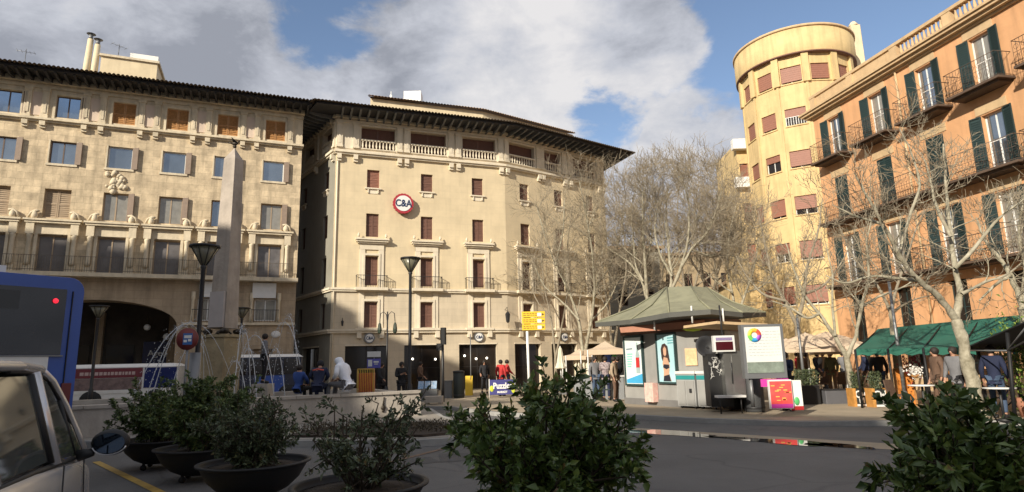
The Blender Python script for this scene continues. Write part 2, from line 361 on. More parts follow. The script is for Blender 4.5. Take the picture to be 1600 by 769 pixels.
plaza = [(-40, 16.5), (-16, 15.2), (-9.9, 14.6), (-6, 13.9), (-2.1, 13.35), (-1.1, 13.6), (-.7, 14.3), (-.9, 15.6), (-2.2, 19.2), (-3.0, 22.5), (-8, 23.4), (-13, 22), (-40, 20)]
def slab(name, poly, h, mtop, grow=.16):
    # kerb ring plus paved top
    cx = sum(p[0] for p in poly)/len(poly); cy = sum(p[1] for p in poly)/len(poly)
    a = MB(); a.prism(poly, 0.0, h); structure(name+'_kerb', a, kerb)
    inner = []
    n = len(poly)
    for i, p in enumerate(poly):
        q0, q1 = Vector(poly[i-1]), Vector(poly[(i+1) % n]); t = (q1-q0).normalized(); nn = Vector((-t.y, t.x)); inner.append((p[0]+nn.x*grow, p[1]+nn.y*grow))
    a = MB(); a.sheet(inner, h+.006); structure(name, a, mtop)
slab('fountain_island', plaza, .14, paving)
far = [(-60, 16), (-26, 22.3), (-14, 27.0), (-6, 25.6), (-2.4, 23.4), (-.7, 20.4), (.6, 19.3), (2.2, 18.9), (3.35, 18.25), (5, 16.6), (6.9, 15.35), (9.3, 14.9), (16, 13.6), (30, 10), (90, 10), (90, 90), (-60, 90)]
slab('far_pavement', far, .12, sand)
# gutter of pale stone with standing water
def strip(poly, z, m, name): a = MB(); a.sheet(poly, z); return structure(name, a, m)
g0, g1 = G(940, 668), G(1420, 700)
dd = (g1-g0).normalized(); nn = Vector((-dd.y, dd.x, 0))
strip([(g0-nn*.3)[:2], (g1-nn*.42)[:2], (g1+nn*.42)[:2], (g0+nn*.3)[:2]], .004, sand, 'stone_gutter')
def puddle(cx, cy, a_, b_, rot, seed, lab):
    rnd = random.Random(seed); q = MB(); pts = []
    for k in range(40):
        t = 2*pi*k/40; r = 1+.18*sin(3*t+seed)+.1*sin(7*t+2*seed)+.05*rnd.uniform(-1, 1); x, y = a_*r*cos(t), b_*r*sin(t)
        pts.append((cx+x*cos(rot)-y*sin(rot), cy+x*sin(rot)+y*cos(rot)))
    q.sheet(pts, .009); o = part('puddle', q, puddlem); o['kind'] = 'structure'
rot = atan2(dd.y, dd.x)
p = G(1045, 677); puddle(p.x, p.y, 1.15, .42, rot, 3, '')
p = G(1215, 690); puddle(p.x, p.y, 1.3, .33, rot, 5, '')
p = G(1310, 697); puddle(p.x, p.y, .6, .24, rot, 9, '')
def line(pts, wd, m=yellowpaint, z=.008):
    a = MB()
    for i in range(len(pts)-1):
        p, q = Vector(pts[i][:2]), Vector(pts[i+1][:2]); t = (q-p).normalized(); nn = Vector((-t.y, t.x))*wd/2
        a.quad((*(p+nn), z), (*(p-nn), z), (*(q-nn), z), (*(q+nn), z))
    o = part('painted_line', a, m); o['kind'] = 'structure'
line([G(150, 722), G(260, 775), G(420, 860)], .13)
line([G(560, 735), G(708, 698)], .11, mat('faded_orange_paint', (.16, .10, .065), .8, .4, 5))
# repair patches and a gully grate in the road
patchm = mat('tarred_patch', (.06, .06, .062), .75, .2, 3, .4, 60)
for (px, py, a_, b_, r_) in ((760, 712, .9, .5, .2), (640, 722, .5, .35, .5)):
    c_ = G(px, py); q = MB(); q.sheet([(c_.x+x*cos(r_)-y*sin(r_), c_.y+x*sin(r_)+y*cos(r_)) for x, y in ((-a_, -b_), (a_*.9, -b_*1.05), (a_, b_), (-a_*.95, b_*.9))], .005); o = part('road_patch', q, patchm); o['kind'] = 'structure'
# planted bed on the island
bed = [(-5.2, 14.3), (-2.0, 13.75), (-1.3, 14.2), (-1.5, 15.5), (-2.4, 17.0), (-5.0, 16.0)]
a = MB(); a.prism(bed, .14, .2, [(x*.97-.1, y*.985+.2) for x, y in bed]); structure('planting_bed', a, soil)

# ------------------------------------------------------------------ foliage and trees
def leaves_mesh(pos, nrm, size, aspect=.42, seed=1, fold=.25):
    """pos (n,3), nrm (n,3) directions the leaves point in; each a folded blade of four triangles"""
    rng = np.random.default_rng(seed); n = len(pos); d = nrm/np.linalg.norm(nrm, axis=1)[:, None]
    rv = rng.normal(size=(n, 3)); s = np.cross(d, rv); s /= np.linalg.norm(s, axis=1)[:, None]; u = np.cross(s, d)
    L = size*rng.uniform(.45, 1.3, n)[:, None]; W = L*aspect*.5*rng.uniform(.8, 1.2, n)[:, None]
    dr = np.array([0, 0, -1.0])*L*.12
    v = np.stack([pos, pos+d*L*.45+s*W+u*W*fold*2, pos+d*L*.5-u*W*.1+dr*.3, pos+d*L*.45-s*W+u*W*fold*2, pos+d*L+dr], 1).reshape(-1, 3)
    base = (np.arange(n)*5)[:, None]
    f = np.concatenate([base+np.array([0, 1, 2]), base+np.array([0, 2, 3]), base+np.array([1, 4, 2]), base+np.array([2, 4, 3])], 1).reshape(-1, 3)
    return v, f
def np_mesh(name, v, f, m, smooth=False):
    me = bpy.data.meshes.new(name); nv, nf, k = len(v), len(f), f.shape[1]
    me.vertices.add(nv); me.vertices.foreach_set('co', np.ascontiguousarray(v, dtype=np.float32).ravel())
    me.loops.add(nf*k); me.loops.foreach_set('vertex_index', np.ascontiguousarray(f, dtype=np.int32).ravel())
    me.polygons.add(nf); me.polygons.foreach_set('loop_start', np.arange(nf, dtype=np.int32)*k)
    if smooth: me.polygons.foreach_set('use_smooth', np.ones(nf, dtype=bool))
    me.materials.append(m); me.update(calc_edges=True); return me
def leaf_mat(name, c1, c2, rough=.38):
    m = bpy.data.materials.new(name); m.use_nodes = True; n = m.node_tree.nodes; l = m.node_tree.links; b = n['Principled BSDF']
    g = n.new('ShaderNodeNewGeometry'); t = n.new('ShaderNodeTexNoise'); t.inputs['Scale'].default_value = 9; t.inputs['Detail'].default_value = 3
    l.new(g.outputs['Position'], t.inputs['Vector']); oi = n.new('ShaderNodeObjectInfo'); s1 = n.new('ShaderNodeMath'); s1.operation = 'ADD'; l.new(g.outputs['Random Per Island'], s1.inputs[0]); l.new(oi.outputs['Random'], s1.inputs[1])
    s2 = n.new('ShaderNodeMath'); s2.operation = 'FRACT'; l.new(s1.outputs[0], s2.inputs[0])
    s3 = n.new('ShaderNodeMath'); s3.operation = 'MULTIPLY_ADD'; l.new(s2.outputs[0], s3.inputs[0]); s3.inputs[1].default_value = .62; s4 = n.new('ShaderNodeMath'); s4.operation = 'MULTIPLY'; s4.inputs[1].default_value = .38; l.new(t.outputs['Fac'], s4.inputs[0]); l.new(s4.outputs[0], s3.inputs[2])
    r = n.new('ShaderNodeValToRGB'); l.new(s3.outputs[0], r.inputs[0])
    r.color_ramp.elements[0].position = .15; r.color_ramp.elements[1].position = .72
    e_ = r.color_ramp.elements.new(.80); e_.color = (c2[0]*1.6, c2[1]*1.35, c2[2]*1.2, 1); e_ = r.color_ramp.elements.new(.83); e_.color = (.16, .10, .035, 1)
    b.inputs['Subsurface Weight'].default_value = 0
    r.color_ramp.elements[0].color = (*c1, 1); r.color_ramp.elements[1].color = (*c2, 1)
    l.new(r.outputs[0], b.inputs['Base Color']); b.inputs['Roughness'].default_value = rough; return m
leafA = leaf_mat('glossy_shrub_leaf', (.04, .08, .022), (.125, .185, .04))
leafB = leaf_mat('hedge_leaf', (.042, .078, .026), (.12, .165, .045), .5)
leafC = leaf_mat('dusty_shrub_leaf', (.045, .066, .036), (.095, .12, .055), .5)
def tubes_np(polys, sides):
    """polys: list of (points (m,3), radii (m)) -> verts, quads"""
    V = []; F = []; base = 0
    ang = np.arange(sides)*2*pi/sides; ca, sa = np.cos(ang), np.sin(ang)
    for P, R in polys:
        m = len(P); d = np.empty_like(P); d[1:-1] = P[2:]-P[:-2]; d[0] = P[1]-P[0]; d[-1] = P[-1]-P[-2]
        d /= np.maximum(np.linalg.norm(d, axis=1), 1e-9)[:, None]
        a = np.cross(d, np.array([.13, .91, .31])); a /= np.maximum(np.linalg.norm(a, axis=1), 1e-6)[:, None]; b = np.cross(d, a)
        ring = P[:, None, :]+(a[:, None, :]*ca[None, :, None]+b[:, None, :]*sa[None, :, None])*R[:, None, None]
        V.append(ring.reshape(-1, 3))
        i = np.arange(m-1)[:, None]*sides+base; k = np.arange(sides)[None, :]; k2 = (k+1) % sides
        F.append(np.stack([i+k, i+k2, i+sides+k2, i+sides+k], 2).reshape(-1, 4)); base += m*sides
    return np.concatenate(V), np.concatenate(F)
def grow_line(p, d, L, r0, r1, n, rng, wob, up):
    P = [p]; q = p.copy(); d = d/np.linalg.norm(d)
    for i in range(n):
        d = d+rng.normal(size=3)*wob+np.array([0, 0, up]); d /= np.linalg.norm(d); q = q+d*L/n; P.append(q.copy())
    return np.array(P), np.linspace(r0, r1, n+1)
def bare_tree(loc, label, limbs, seed, levels, group=None, mt=bark, mtw=twigm, wob=.16, up=.05, dens=1.0, tw=.006, rad=1.0, name='plane_tree', knob=0):
    """limbs: list of (points, r0, r1) in world space; the first is the trunk. levels: [(count per metre, length, r0 factor, angle)]"""
    rng = np.random.default_rng(seed); root = thing(name, label, 'tree', loc, 0, group); L0 = np.array(loc)
    polys = []
    for pts, r0, r1 in limbs:
        P = [np.array(p, float) for p in pts]; Q = []
        for i in range(len(P)-1):
            for t in np.linspace(0, 1, 5)[:-1]: Q.append(P[i]*(1-t)+P[i+1]*t)
        Q.append(P[-1]); Q = np.array(Q)
        for _ in range(2): Q[1:-1] = (Q[:-2]+2*Q[1:-1]+Q[2:])/4
        Q[1:-1] += rng.normal(size=(len(Q)-2, 3))*r0*.12
        R = np.linspace(r0, r1, len(Q)); R *= 1+.07*rng.normal(size=len(Q))
        polys.append((Q, R))
    v, f = tubes_np([(a-L0, r) for a, r in polys], 8)
    put('trunk', np_mesh('trunk', v, f, mt, True), root, T(*loc))
    cur = polys[1:] if len(polys) > 1 else polys; allb = []; alltw = []
    for li, (cnt, ln, rf, ang) in enumerate(levels):
        nxt = []
        for P, R in cur:
            seg = np.linalg.norm(P[1:]-P[:-1], axis=1); tot = seg.sum(); n = max(1, int(round(cnt*tot*dens*rng.uniform(.8, 1.2))))
            for k in range(n):
                t = rng.uniform(.22 if li else .18, 1.0)**.85; x = t*(len(P)-1); i = min(int(x), len(P)-2); fr = x-i
                p = P[i]*(1-fr)+P[i+1]*fr; d = P[i+1]-P[i]; d = d/np.linalg.norm(d); r = R[i]*(1-fr)+R[i+1]*fr
                q = np.cross(d, rng.normal(size=3)); q /= np.linalg.norm(q); a = radians(ang)*rng.uniform(.6, 1.3)
                dd_ = d*cos(a)+q*sin(a); l_ = ln*rng.uniform(.5, 1.2)*(1.1-.35*t)
                ra = max(min(r*.75, r*rf*rng.uniform(.8, 1.1)), tw)
                last = li == len(levels)-1
                A = grow_line(p, dd_, l_, ra, max(tw*.55, ra*.35), 3 if last else 6, rng, wob*(1 if li else .8), up)
                nxt.append(A)
        (alltw if li >= len(levels)-2 else allb).extend(nxt); cur = nxt
    if allb:
        v, f = tubes_np([(a-L0, r) for a, r in allb], 5); put('branches', np_mesh('branches', v, f, mt, True), root, T(*loc))
    v, f = tubes_np([(a-L0, r) for a, r in alltw], 3); o = put('twigs', np_mesh('twigs', v, f, mtw), root, T(*loc)); o['kind'] = 'stuff'
    return root
def P3(Y, *pts, dy=0):                    # polyline of (x, y) seen at depth Y (+dy per point)
    return [tuple(AT(x, y, Y+dy*i)) for i, (x, y) in enumerate(pts)]
# ================================================================== CENTRE BUILDING (cream, chamfered corner)
Om = Vector((-2.581, 38.641, 0)); dM = Vector((sin(radians(AZM)), cos(radians(AZM)), 0))
UL, UR = -8.6, 2.34
cL = Om+dM*UL; cR = Om+dM*UR
FM = frame(Om, AZM); FM2 = frame(cR, AZM2)
SIDE = 15.0; dS = Vector((sin(radians(-37)), cos(radians(-37)), 0)); FS = frame(cL+dS*SIDE, 143)
M2L = 9.25
end = cR + Vector((sin(radians(AZM2)), cos(radians(AZM2)), 0))*M2L
mroot = thing('shop_building', 'cream stone building with roof-edge balustrades, dark eaves and round red-rimmed wall sign', 'building', tuple(cL))
mw = [.40, .40, .40]; MC = [-6.32, -2.95, .42]; MC2 = [1.6, 4.65, 7.7]; SC = [2.5, 6.0, 9.5, 13.6]
LOG = [(-7.1, -5.0), (-4.0, -1.68), (-.57, 1.72)]; LOG2 = [(.35, 2.6), (3.5, 4.95), (6.2, 8.3)]; LOGS = [(1.5, 3.2), (5.4, 7.2), (9.2, 11), (12.6, 14.2)]
SH = [(-7.74, -5.28), (-4.3, -2.05), (-.9, 1.56)]; SH2 = [(.5, 2.6), (3.57, 5.8), (6.7, 8.8)]; SHS = [(6, 8.5), (10.3, 13.2)]
ROWS = [(3.9, 5.42), (6.42, 8.2), (9.4, 10.86), (12.5, 13.66)]
def m_facade(F, u0, u1, cols, logs, shops, w2=.38, nm='wall'):
    holes_up = [(c-w2, c+w2, a, b_) for c in cols for a, b_ in ROWS[1:]]; holes_d = [(c-w2, c+w2, *ROWS[0]) for c in cols]
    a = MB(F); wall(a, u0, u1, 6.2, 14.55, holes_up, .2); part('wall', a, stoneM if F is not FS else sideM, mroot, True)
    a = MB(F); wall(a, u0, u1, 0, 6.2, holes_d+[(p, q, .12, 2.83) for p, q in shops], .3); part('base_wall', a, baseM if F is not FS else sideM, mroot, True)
    a = MB(F); wall(a, u0, u1, 14.55, 17.02, [(p, q, 14.95, 16.45) for p, q in logs], .5); part('loggia_wall', a, trimM, mroot, True)
m_facade(FM, UL, UR, MC, LOG, SH); m_facade(FM2, 0, M2L, MC2, LOG2, SH2); m_facade(FS, 0, SIDE, SC, LOGS, SHS)
# closing back and flat roof core
a = MB(); back = [tuple(cL+dS*SIDE)[:2], tuple(end)[:2], tuple(end+Vector((-6, 12, 0)))[:2], tuple(cL+dS*SIDE+Vector((6, 10, 0)))[:2]]
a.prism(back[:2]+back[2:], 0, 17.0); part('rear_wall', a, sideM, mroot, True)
def ledges(F, u0, u1, L):
    for z0, z1, pr in L: a = MB(F); a.box(u0-pr*.3, u1+pr*.3, -pr, .05, z0, z1); part('string_course', a, trimM, mroot, True)
LG = [(3.58, 3.70, .16), (3.70, 3.80, .22), (6.03, 6.13, .12), (6.13, 6.25, .18), (14.5, 14.6, .16), (14.6, 14.74, .26), (16.6, 16.75, .08), (16.84, 17.0, .22), (14.9, 14.96, .04)]
ledges(FM, UL, UR, LG); ledges(FM2, 0, M2L, [(a_+.002, b_-.002, c_+.004) for a_, b_, c_ in LG]); ledges(FS, 0, SIDE, [(a_-.002, b_+.002, c_-.004) for a_, b_, c_ in LG])
# dentils under the cornice on the side
dent = MB(); dent.box(-.09, .09, -.20, 0, 0, .2); dent = dent.mesh('dentil', trimM)
for k in range(24): put('dentil', dent, mroot, FS @ T(.4+k*.61, -.02, 16.62))
for k in range(6): put('dentil', dent, mroot, FM @ T(UL+.3+k*.5, -.02, 17.12)) if k < 0 else None
# balusters, pilasters, brackets
bal = MB(); bal.lathe([(.055, 0), (.03, .06), (.065, .2), (.03, .42), (.055, .5)], 8); bal = bal.mesh('baluster', trimM)
pil = MB(); pil.box(-.17, .17, -.10, .02, 0, 1.62); pil.box(-.2, .2, -.14, .02, 0, .12); pil.box(-.2, .2, -.14, .02, 1.5, 1.64); pil.box(-.07, .07, -.115, -.09, .25, 1.4); pil = pil.mesh('pilaster', trimM)
brk = MB(); brk.box(-.13, .13, -.24, .02, 0, .3); brk.box(-.13, .13, -.14, .02, -.14, .002); brk = brk.mesh('bracket', trimM)
def loggia(F, p, q, lo=False):
    n = max(4, int((q-p)/.2))
    for k in range(n): put('baluster', bal, mroot, F @ T(p+(k+.5)*(q-p)/n, -.02, 15.0))
    a = MB(F); a.box(p, q, -.1, .06, 15.5, 15.6); a.box(p, q, -.09, .05, 14.95, 15.01); part('handrail', a, trimM, mroot, True)
    a = MB(F); a.box(p-.08, q+.08, -.06, .01, 16.46, 16.56); part('lintel', a, trimM, mroot, True)
    blind(mroot, F, p, q, 15.0, 16.44, brown, y=.32, leaves=2)
for p, q in LOG: loggia(FM, p, q)
for p, q in LOG2: loggia(FM2, p, q)
for p, q in LOGS: loggia(FS, p, q)
for F, us in ((FM, [-8.4, -7.42, -4.72, -4.26, -1.36, -.88, 2.08]), (FM2, [.16, 2.9, 3.25, 5.25, 5.8, 8.65, 9.05]), (FS, [1.0, 4.3, 8.2, 11.8, 14.75])):
    for u in us: put('pilaster', pil, mroot, F @ T(u, 0, 14.96)); put('bracket', brk, mroot, F @ T(u, 0, 14.2))
# windows, surrounds
sill = MB(); sill.box(-.5, .5, -.12, .02, -.08, 0); sill.box(-.34, -.26, -.09, .02, -.32, -.08); sill.box(.26, .34, -.09, .02, -.32, -.08); sill.box(-.3, .3, -.03, .01, -.36, -.08); sill = sill.mesh('sill', trimM)
def surround_mesh():
    a = MB()
    for s in (-1, 1): a.box(s*.56-.16, s*.56+.16, -.07, .02, 6.26, 8.9); a.box(s*.46-.06, s*.46+.06, -.11, .02, 6.26, 8.36)
    a.box(-.4, .4, -.11, .02, 8.24, 8.36); a.box(-.72, .72, -.08, .01, 8.6, 9.0)
    a.box(-.95, .95, -.30, .02, 9.05, 9.16); a.box(-1.0, 1.0, -.38, .02, 9.16, 9.25)
    a.box(-.86, .86, -.2, .02, 8.96, 9.05); return a.mesh('window_surround', trimM)
def low_surround():
    a = MB()
    for s in (-1, 1): a.box(s*.56-.16, s*.56+.16, -.05, .02, 3.81, 6.02); a.box(s*.46-.06, s*.46+.06, -.09, .02, 3.82, 5.6)
    a.box(-.4, .4, -.09, .02, 5.46, 5.6); a.box(-.9, .9, -.26, .01, 3.72, 3.86)
    for s in (-1, 1): a.box(s*.66-.13, s*.66+.13, -.2, .02, 3.28, 3.7)
    return a.mesh('window_surround', trimM)
sur = surround_mesh(); lsur = low_surround()
blc = MB(); blc.box(-.95, .95, -.42, .02, 6.1, 6.27); blc = blc.mesh('balcony_slab', trimM)
fin = MB(); fin.box(-.07, .07, -.12, .02, 0, .08); fin.lathe([(.05, .08), (.08, .18), (.03, .32), (0, .36)], 8, (0, -.1, 0)); fin = fin.mesh('finial', trimM)
rl = MB()
for k in range(19): rl.box(-.9+k*.1-.006, -.9+k*.1+.006, -.40, -.388, 6.27, 6.98)
for s in (-1, 1):
    for k in range(4): rl.box(s*.9-.006, s*.9+.006, -.39+k*.1, -.378+k*.1, 6.27, 6.98)
    rl.box(s*.9-.012, s*.9+.012, -.40, 0, 6.97, 7.0)
rl.box(-.91, .91, -.41, -.38, 6.97, 7.0); rl = rl.mesh('railing', iron)
for F, cols in ((FM, MC), (FM2, MC2), (FS, SC)):
    for c in cols:
        for r, (a0, b0) in enumerate(ROWS):
            if r in (0, 1):
                blind(mroot, F, c-.38, c+.38, a0, b0, darkbrown if F is FS else brown, y=.16, leaves=2)
            else: blind(mroot, F, c-.38, c+.38, a0, b0, brownred if (r == 3 and c == MC[0]) else brown, y=.13, leaves=1 if r == 3 else 2)
        put('sill', sill, mroot, F @ T(c, 0, 12.48)); 
        if F is FS: continue
        put('window_surround', sur, mroot, F @ T(c, 0, 0)); put('window_surround', lsur, mroot, F @ T(c, 0, 0))
        o = put('balcony', blc, mroot, F @ T(c, 0, 0)); put('railing', rl, o, F @ T(c, 0, 0))
        for s in (-1, 1): put('finial', fin, mroot, F @ T(c+s*.82, -.12, 9.25))
# shop fronts
def shopfront(F, p, q, n=3):
    window(mroot, F, p, q, .12, 2.83, y=.24, fr=dark, pane=glassdark, mull=True, bars=1, name='shop_window')
    a = MB(F); a.box(p-.02, q+.02, -.03, .05, 2.84, 2.92); part('shop_lintel', a, trimM, mroot, True)
for F, L in ((FM, SH), (FM2, SH2), (FS, SHS)):
    for p, q in L: shopfront(F, p, q)
# doorway interior lights glimpsed in the entrances are spots of shop display
disp = MB(); disp.ball((0, 0, 0), .07, 8, 6); disp = disp.mesh('shop_lamp', mat('shop_lamp', (.9, .85, .75), .4, 0, emit=((1, .93, .8), 1.6)))
for u, z in ((-3.75, 2.02), (-2.35, 1.98), (-.5, 2.15), (.25, 1.95), (.95, 1.98)): put('shop_lamp', disp, mroot, FM @ T(u, .2, z))
# small round signs over the entrances
def roundel(F, u, z, r, proj, size, ringm, label):
    a = MB(F @ T(u, -proj, z) @ Matrix.Rotation(pi/2, 4, 'X'))
    n = 20; prof = []
    ringo = [a.pt(((r*(1+.05*(k % 2)))*cos(pi*k/n), (r*(1+.05*(k % 2)))*sin(pi*k/n), 0)) for k in range(2*n)]
    ringb = [a.pt(((r*(1+.05*(k % 2)))*cos(pi*k/n), (r*(1+.05*(k % 2)))*sin(pi*k/n), -.2)) for k in range(2*n)]
    for k in range(2*n): a.face([ringo[k], ringb[k], ringb[(k+1) % (2*n)], ringo[(k+1) % (2*n)]])
    a.face(ringo); o = part('round_sign', a, ringm, mroot, True, label)
    a = MB(F @ T(u, -proj-.012, z) @ Matrix.Rotation(pi/2, 4, 'X')); a.lathe([(r*.80, -.01), (r*.80, .012)], 32); part('sign_face', a, white, o, True)
    text('C&A', size, mat('navy_letter', (.01, .03, .09), .5, 0), o, F @ T(u, -proj-.034, z-size*.02) @ UPRIGHT @ Matrix.Diagonal((.82, 1, 1, 1)), bold=.012*size/.6)
    return o
roundel(FM, -4.49, 11.55, .62, .34, .62, mat('crimson_rim', (.40, .03, .045), .5, .15, 5), 'large white round sign with a scalloped red rim')
for F, u in ((FM, -6.37), (FM, .37), (FM2, 4.65)): roundel(F, u, 3.28, .30, .12, .26, greytrim, 'small round grey sign over a shop entrance')
# eaves: soffit boards, rafters, fascia, tiles
PR = 1.7
def eave_line(pts, pr):                  # offset an open polyline outward (towards the right-hand side when walking it)
    P = [Vector(p[:2]) for p in pts]; outp = []
    for i, p in enumerate(P):
        ns = []
        if i > 0: t = (P[i]-P[i-1]).normalized(); ns.append(Vector((t.y, -t.x)))
        if i < len(P)-1: t = (P[i+1]-P[i]).normalized(); ns.append(Vector((t.y, -t.x)))
        if len(ns) == 2: m = (ns[0]+ns[1]).normalized(); outp.append(p+m*pr/max(.3, m.dot(ns[0])))
        else: outp.append(p+ns[0]*pr)
    return outp
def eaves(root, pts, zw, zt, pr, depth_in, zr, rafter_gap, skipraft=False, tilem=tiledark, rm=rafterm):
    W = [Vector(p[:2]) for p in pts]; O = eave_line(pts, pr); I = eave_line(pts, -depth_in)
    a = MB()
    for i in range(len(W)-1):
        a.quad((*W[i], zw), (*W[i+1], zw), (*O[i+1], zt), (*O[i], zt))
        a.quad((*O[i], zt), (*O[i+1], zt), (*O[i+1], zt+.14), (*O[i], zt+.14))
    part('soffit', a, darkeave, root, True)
    a = MB()
    for i in range(len(W)-1):            # rows of half-round tiles running up the slope
        L = (O[i+1]-O[i]).length; n = max(2, int(L/.2)); rows = 6
        def pos(s, t, h):
            p0 = O[i].lerp(O[i+1], s); p1 = I[i].lerp(I[i+1], s); p = p0.lerp(p1, t); return (p.x, p.y, zt+.14+(zr-zt-.14)*t+h)
        prev = None; cols = n*4
        for k in range(cols+1):
            s = k/cols; ph = (k % 4)/4; h = .085*abs(sin(pi*ph))
            col = [a.pt(pos(s, t/rows-(.06 if t == 0 else 0), h)) for t in range(rows+1)]
            if prev:
                for t in range(rows): a.face([prev[t], col[t], col[t+1], prev[t+1]])
            prev = col
        
    o = part('roof', a, tilem, root, True); o['kind'] = 'stuff'
    if skipraft: return
    for i in range(len(W)-1):
        L = (W[i+1]-W[i]).length; t = (W[i+1]-W[i]).normalized(); n = int(L/rafter_gap); nn = Vector((t.y, -t.x))
        rf = MB(); Lr = pr-.06; sl = (zt-zw)/pr
        ys = [0, Lr*.55, Lr*.8, Lr]; dep = [.24, .22, .14, .07]
        for s in (-.055, .055): pass
        for j in range(3):
            x0, x1 = ys[j], ys[j+1]
            q = [rf.pt(p) for p in ((-.055, -x0, sl*x0-dep[j]), (.055, -x0, sl*x0-dep[j]), (.055, -x1, sl*x1-dep[j+1]), (-.055, -x1, sl*x1-dep[j+1]),
                                    (-.055, -x0, sl*x0), (.055, -x0, sl*x0), (.055, -x1, sl*x1), (-.055, -x1, sl*x1))]
            for f in ((0,1,2,3), (0,3,7,4), (1,5,6,2)): rf.face([q[k] for k in f])
        rf.quad((-.055, -Lr, sl*Lr), (.055, -Lr, sl*Lr), (.055, -Lr, sl*Lr-.07), (-.055, -Lr, sl*Lr-.07))
        me = rf.mesh('rafter', rm); ang = atan2(t.y, t.x)
        for k in range(n+1):
            p = W[i]+t*(L*(k+.5)/(n+1)); put('rafter', me, root, T(p.x, p.y, zw-.003) @ Matrix.Rotation(ang, 4, 'Z'))
mpts = [cL+dS*SIDE, cL, cR, end, end+Vector((-4, 10, 0))]
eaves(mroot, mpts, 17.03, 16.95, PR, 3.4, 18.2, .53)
# attic storey set back above the roof
A_ = eave_line(mpts[:4], -3.2); B_ = eave_line(mpts[:4], -9)
apoly = [tuple(p) for p in A_[1:]]+[tuple(B_[3]), tuple(B_[1])]
a = MB(); a.prism(apoly, 17.4, 19.85); part('attic_wall', a, cream, mroot, True)
A2 = eave_line(mpts[:4], -2.9); A3 = eave_line(mpts[:4], -6.5)
a = MB()
for i in (1, 2):
    L = (A2[i+1]-A2[i]).length; n = int(L/.22)*4; prev = None
    for k in range(n+1):
        s = k/n; h = .09*abs(sin(pi*(k % 4)/4)); p = A2[i].lerp(A2[i+1], s); q = A3[i].lerp(A3[i+1], s)
        col = [a.pt((*p, 19.88+h)), a.pt((*q, 21.3+h))]
        if prev: a.face([prev[0], col[0], col[1], prev[1]])
        prev = col
    a.quad((*A2[i], 19.84), (*A2[i+1], 19.84), (*A3[i+1], 21.2), (*A3[i], 21.2))
a.quad((*A2[1], 19.86), (*A3[1], 21.25), (*B_[1], 21.25), (*B_[1], 19.86))
o = part('attic_roof', a, tile, mroot, True); o['kind'] = 'stuff'
c = AT(646, 150, 44); a = MB(); a.cbox((c.x, c.y, 21.3), (1.3, 1.1, 1.7)); part('chimney', a, white, mroot, True)
c = AT(611, 150, 44); a = MB(); a.tube([(c.x, c.y, 20), (c.x, c.y, 22.4)], .03, 5); a.lathe([(.1, 21.5), (.1, 22.1)], 8, (c.x, c.y, 0)); part('flue', a, white, mroot, True)
# wall lanterns at the corner
def wall_lantern(F, u, z, s=1):
    a = MB(F @ T(u, 0, z)); a.tube([(0, 0, .3*s), (0, -.35*s, .42*s), (0, -.42*s, .2*s)], .018, 5); a.lathe([(.03, .2*s), (.13*s, .08*s), (.09*s, -.3*s), (.03, -.36*s)], 6, (0, -.42*s, 0), False); part('wall_lantern', a, iron, mroot, True)
wall_lantern(FM, 2.15, 4.6, 1.3); wall_lantern(FM, -7.95, 4.2, .6)
# downpipe
a = MB(FM); a.tube([(UL+.12, -.06, 0), (UL+.12, -.06, 14.4)], .05, 6); part('downpipe', a, trimM, mroot, True)

# ================================================================== LEFT BUILDING (sandstone)
L0 = Vector((-12.54, 35.10, 0)); KL = 1.157; FL = T(0, 0, -.267) @ frame(L0, AZL) @ Matrix.Scale(KL, 4)
lroot = thing('sandstone_building', 'long golden sandstone building with pedimented doors, wooden shutters and dark tiled eaves', 'building', tuple(L0))
LC = [-1.33-2.235*k for k in range(8)]; LU = -19.0
fh = [(c-.47, c+.47, 13.2, 14.25) for c in LC]; r2h = [(c-.5, c+.5, 11.0, 12.06) for c in LC]
r3h = [(c-.5, c+.5, 8.5, 9.82) for c in LC]; r4h = [(c-.56, c+.56, 6.03, 7.7) for c in LC]
a = MB(FL); wall(a, LU, 0, 5.92, 12.95, r2h+r3h+r4h, .26); part('wall', a, stoneL, lroot, True)
a = MB(FL); wall(a, LU, 0, 12.95, 15.0, fh, .2); part('frieze_wall', a, trimL, lroot, True)
# lower wall with the wide segmental arch cut through
baseL = mat('shade_toned_base_stone', (.40, .31, .21), .85, .18, 1.2, .4, 10, brick=(.9, .42, radians(90-AZL), .2, .06), stain=.3)  # sandstone toned down evenly for the shaded lower storeys
AX, AR, AY = -8.4, 3.25, 1.15; ZS = 3.72                      # arch centre, half span, rise, springing
a = MB(FL)
mez = [(-1.88, -.9, 3.95, 5.0), (-4.35, -3.5, 3.95, 5.0)]
wall(a, -4.95, 0, 0, 5.92, mez+[(-1.9, -.95, .1, 2.6)], .25); wall(a, LU, -12.2, 0, 5.92, [], .25)
n = 28; xs = [AX-3.8]+[AX-AR*cos(pi*k/n) for k in range(n+1)]+[AX+3.45]
def az_(x):
    t = (x-AX)/AR; return ZS+AY*sqrt(max(0, 1-t*t)) if abs(t) < .9999 else 0
for k in range(n):
    x0, x1 = AX-AR*cos(pi*k/n), AX-AR*cos(pi*(k+1)/n); z0 = ZS+AY*sin(pi*k/n); z1 = ZS+AY*sin(pi*(k+1)/n)
    a.quad((x0, 0, z0), (x1, 0, z1), (x1, 0, 5.92), (x0, 0, 5.92)); a.quad((x0, 0, z0), (x0, 1.2, z0), (x1, 1.2, z1), (x1, 0, z1))
for x0, x1 in ((AX-3.8, AX-AR), (AX+AR, AX+3.45)): a.quad((x0, 0, 0), (x1, 0, 0), (x1, 0, 5.92), (x0, 0, 5.92))
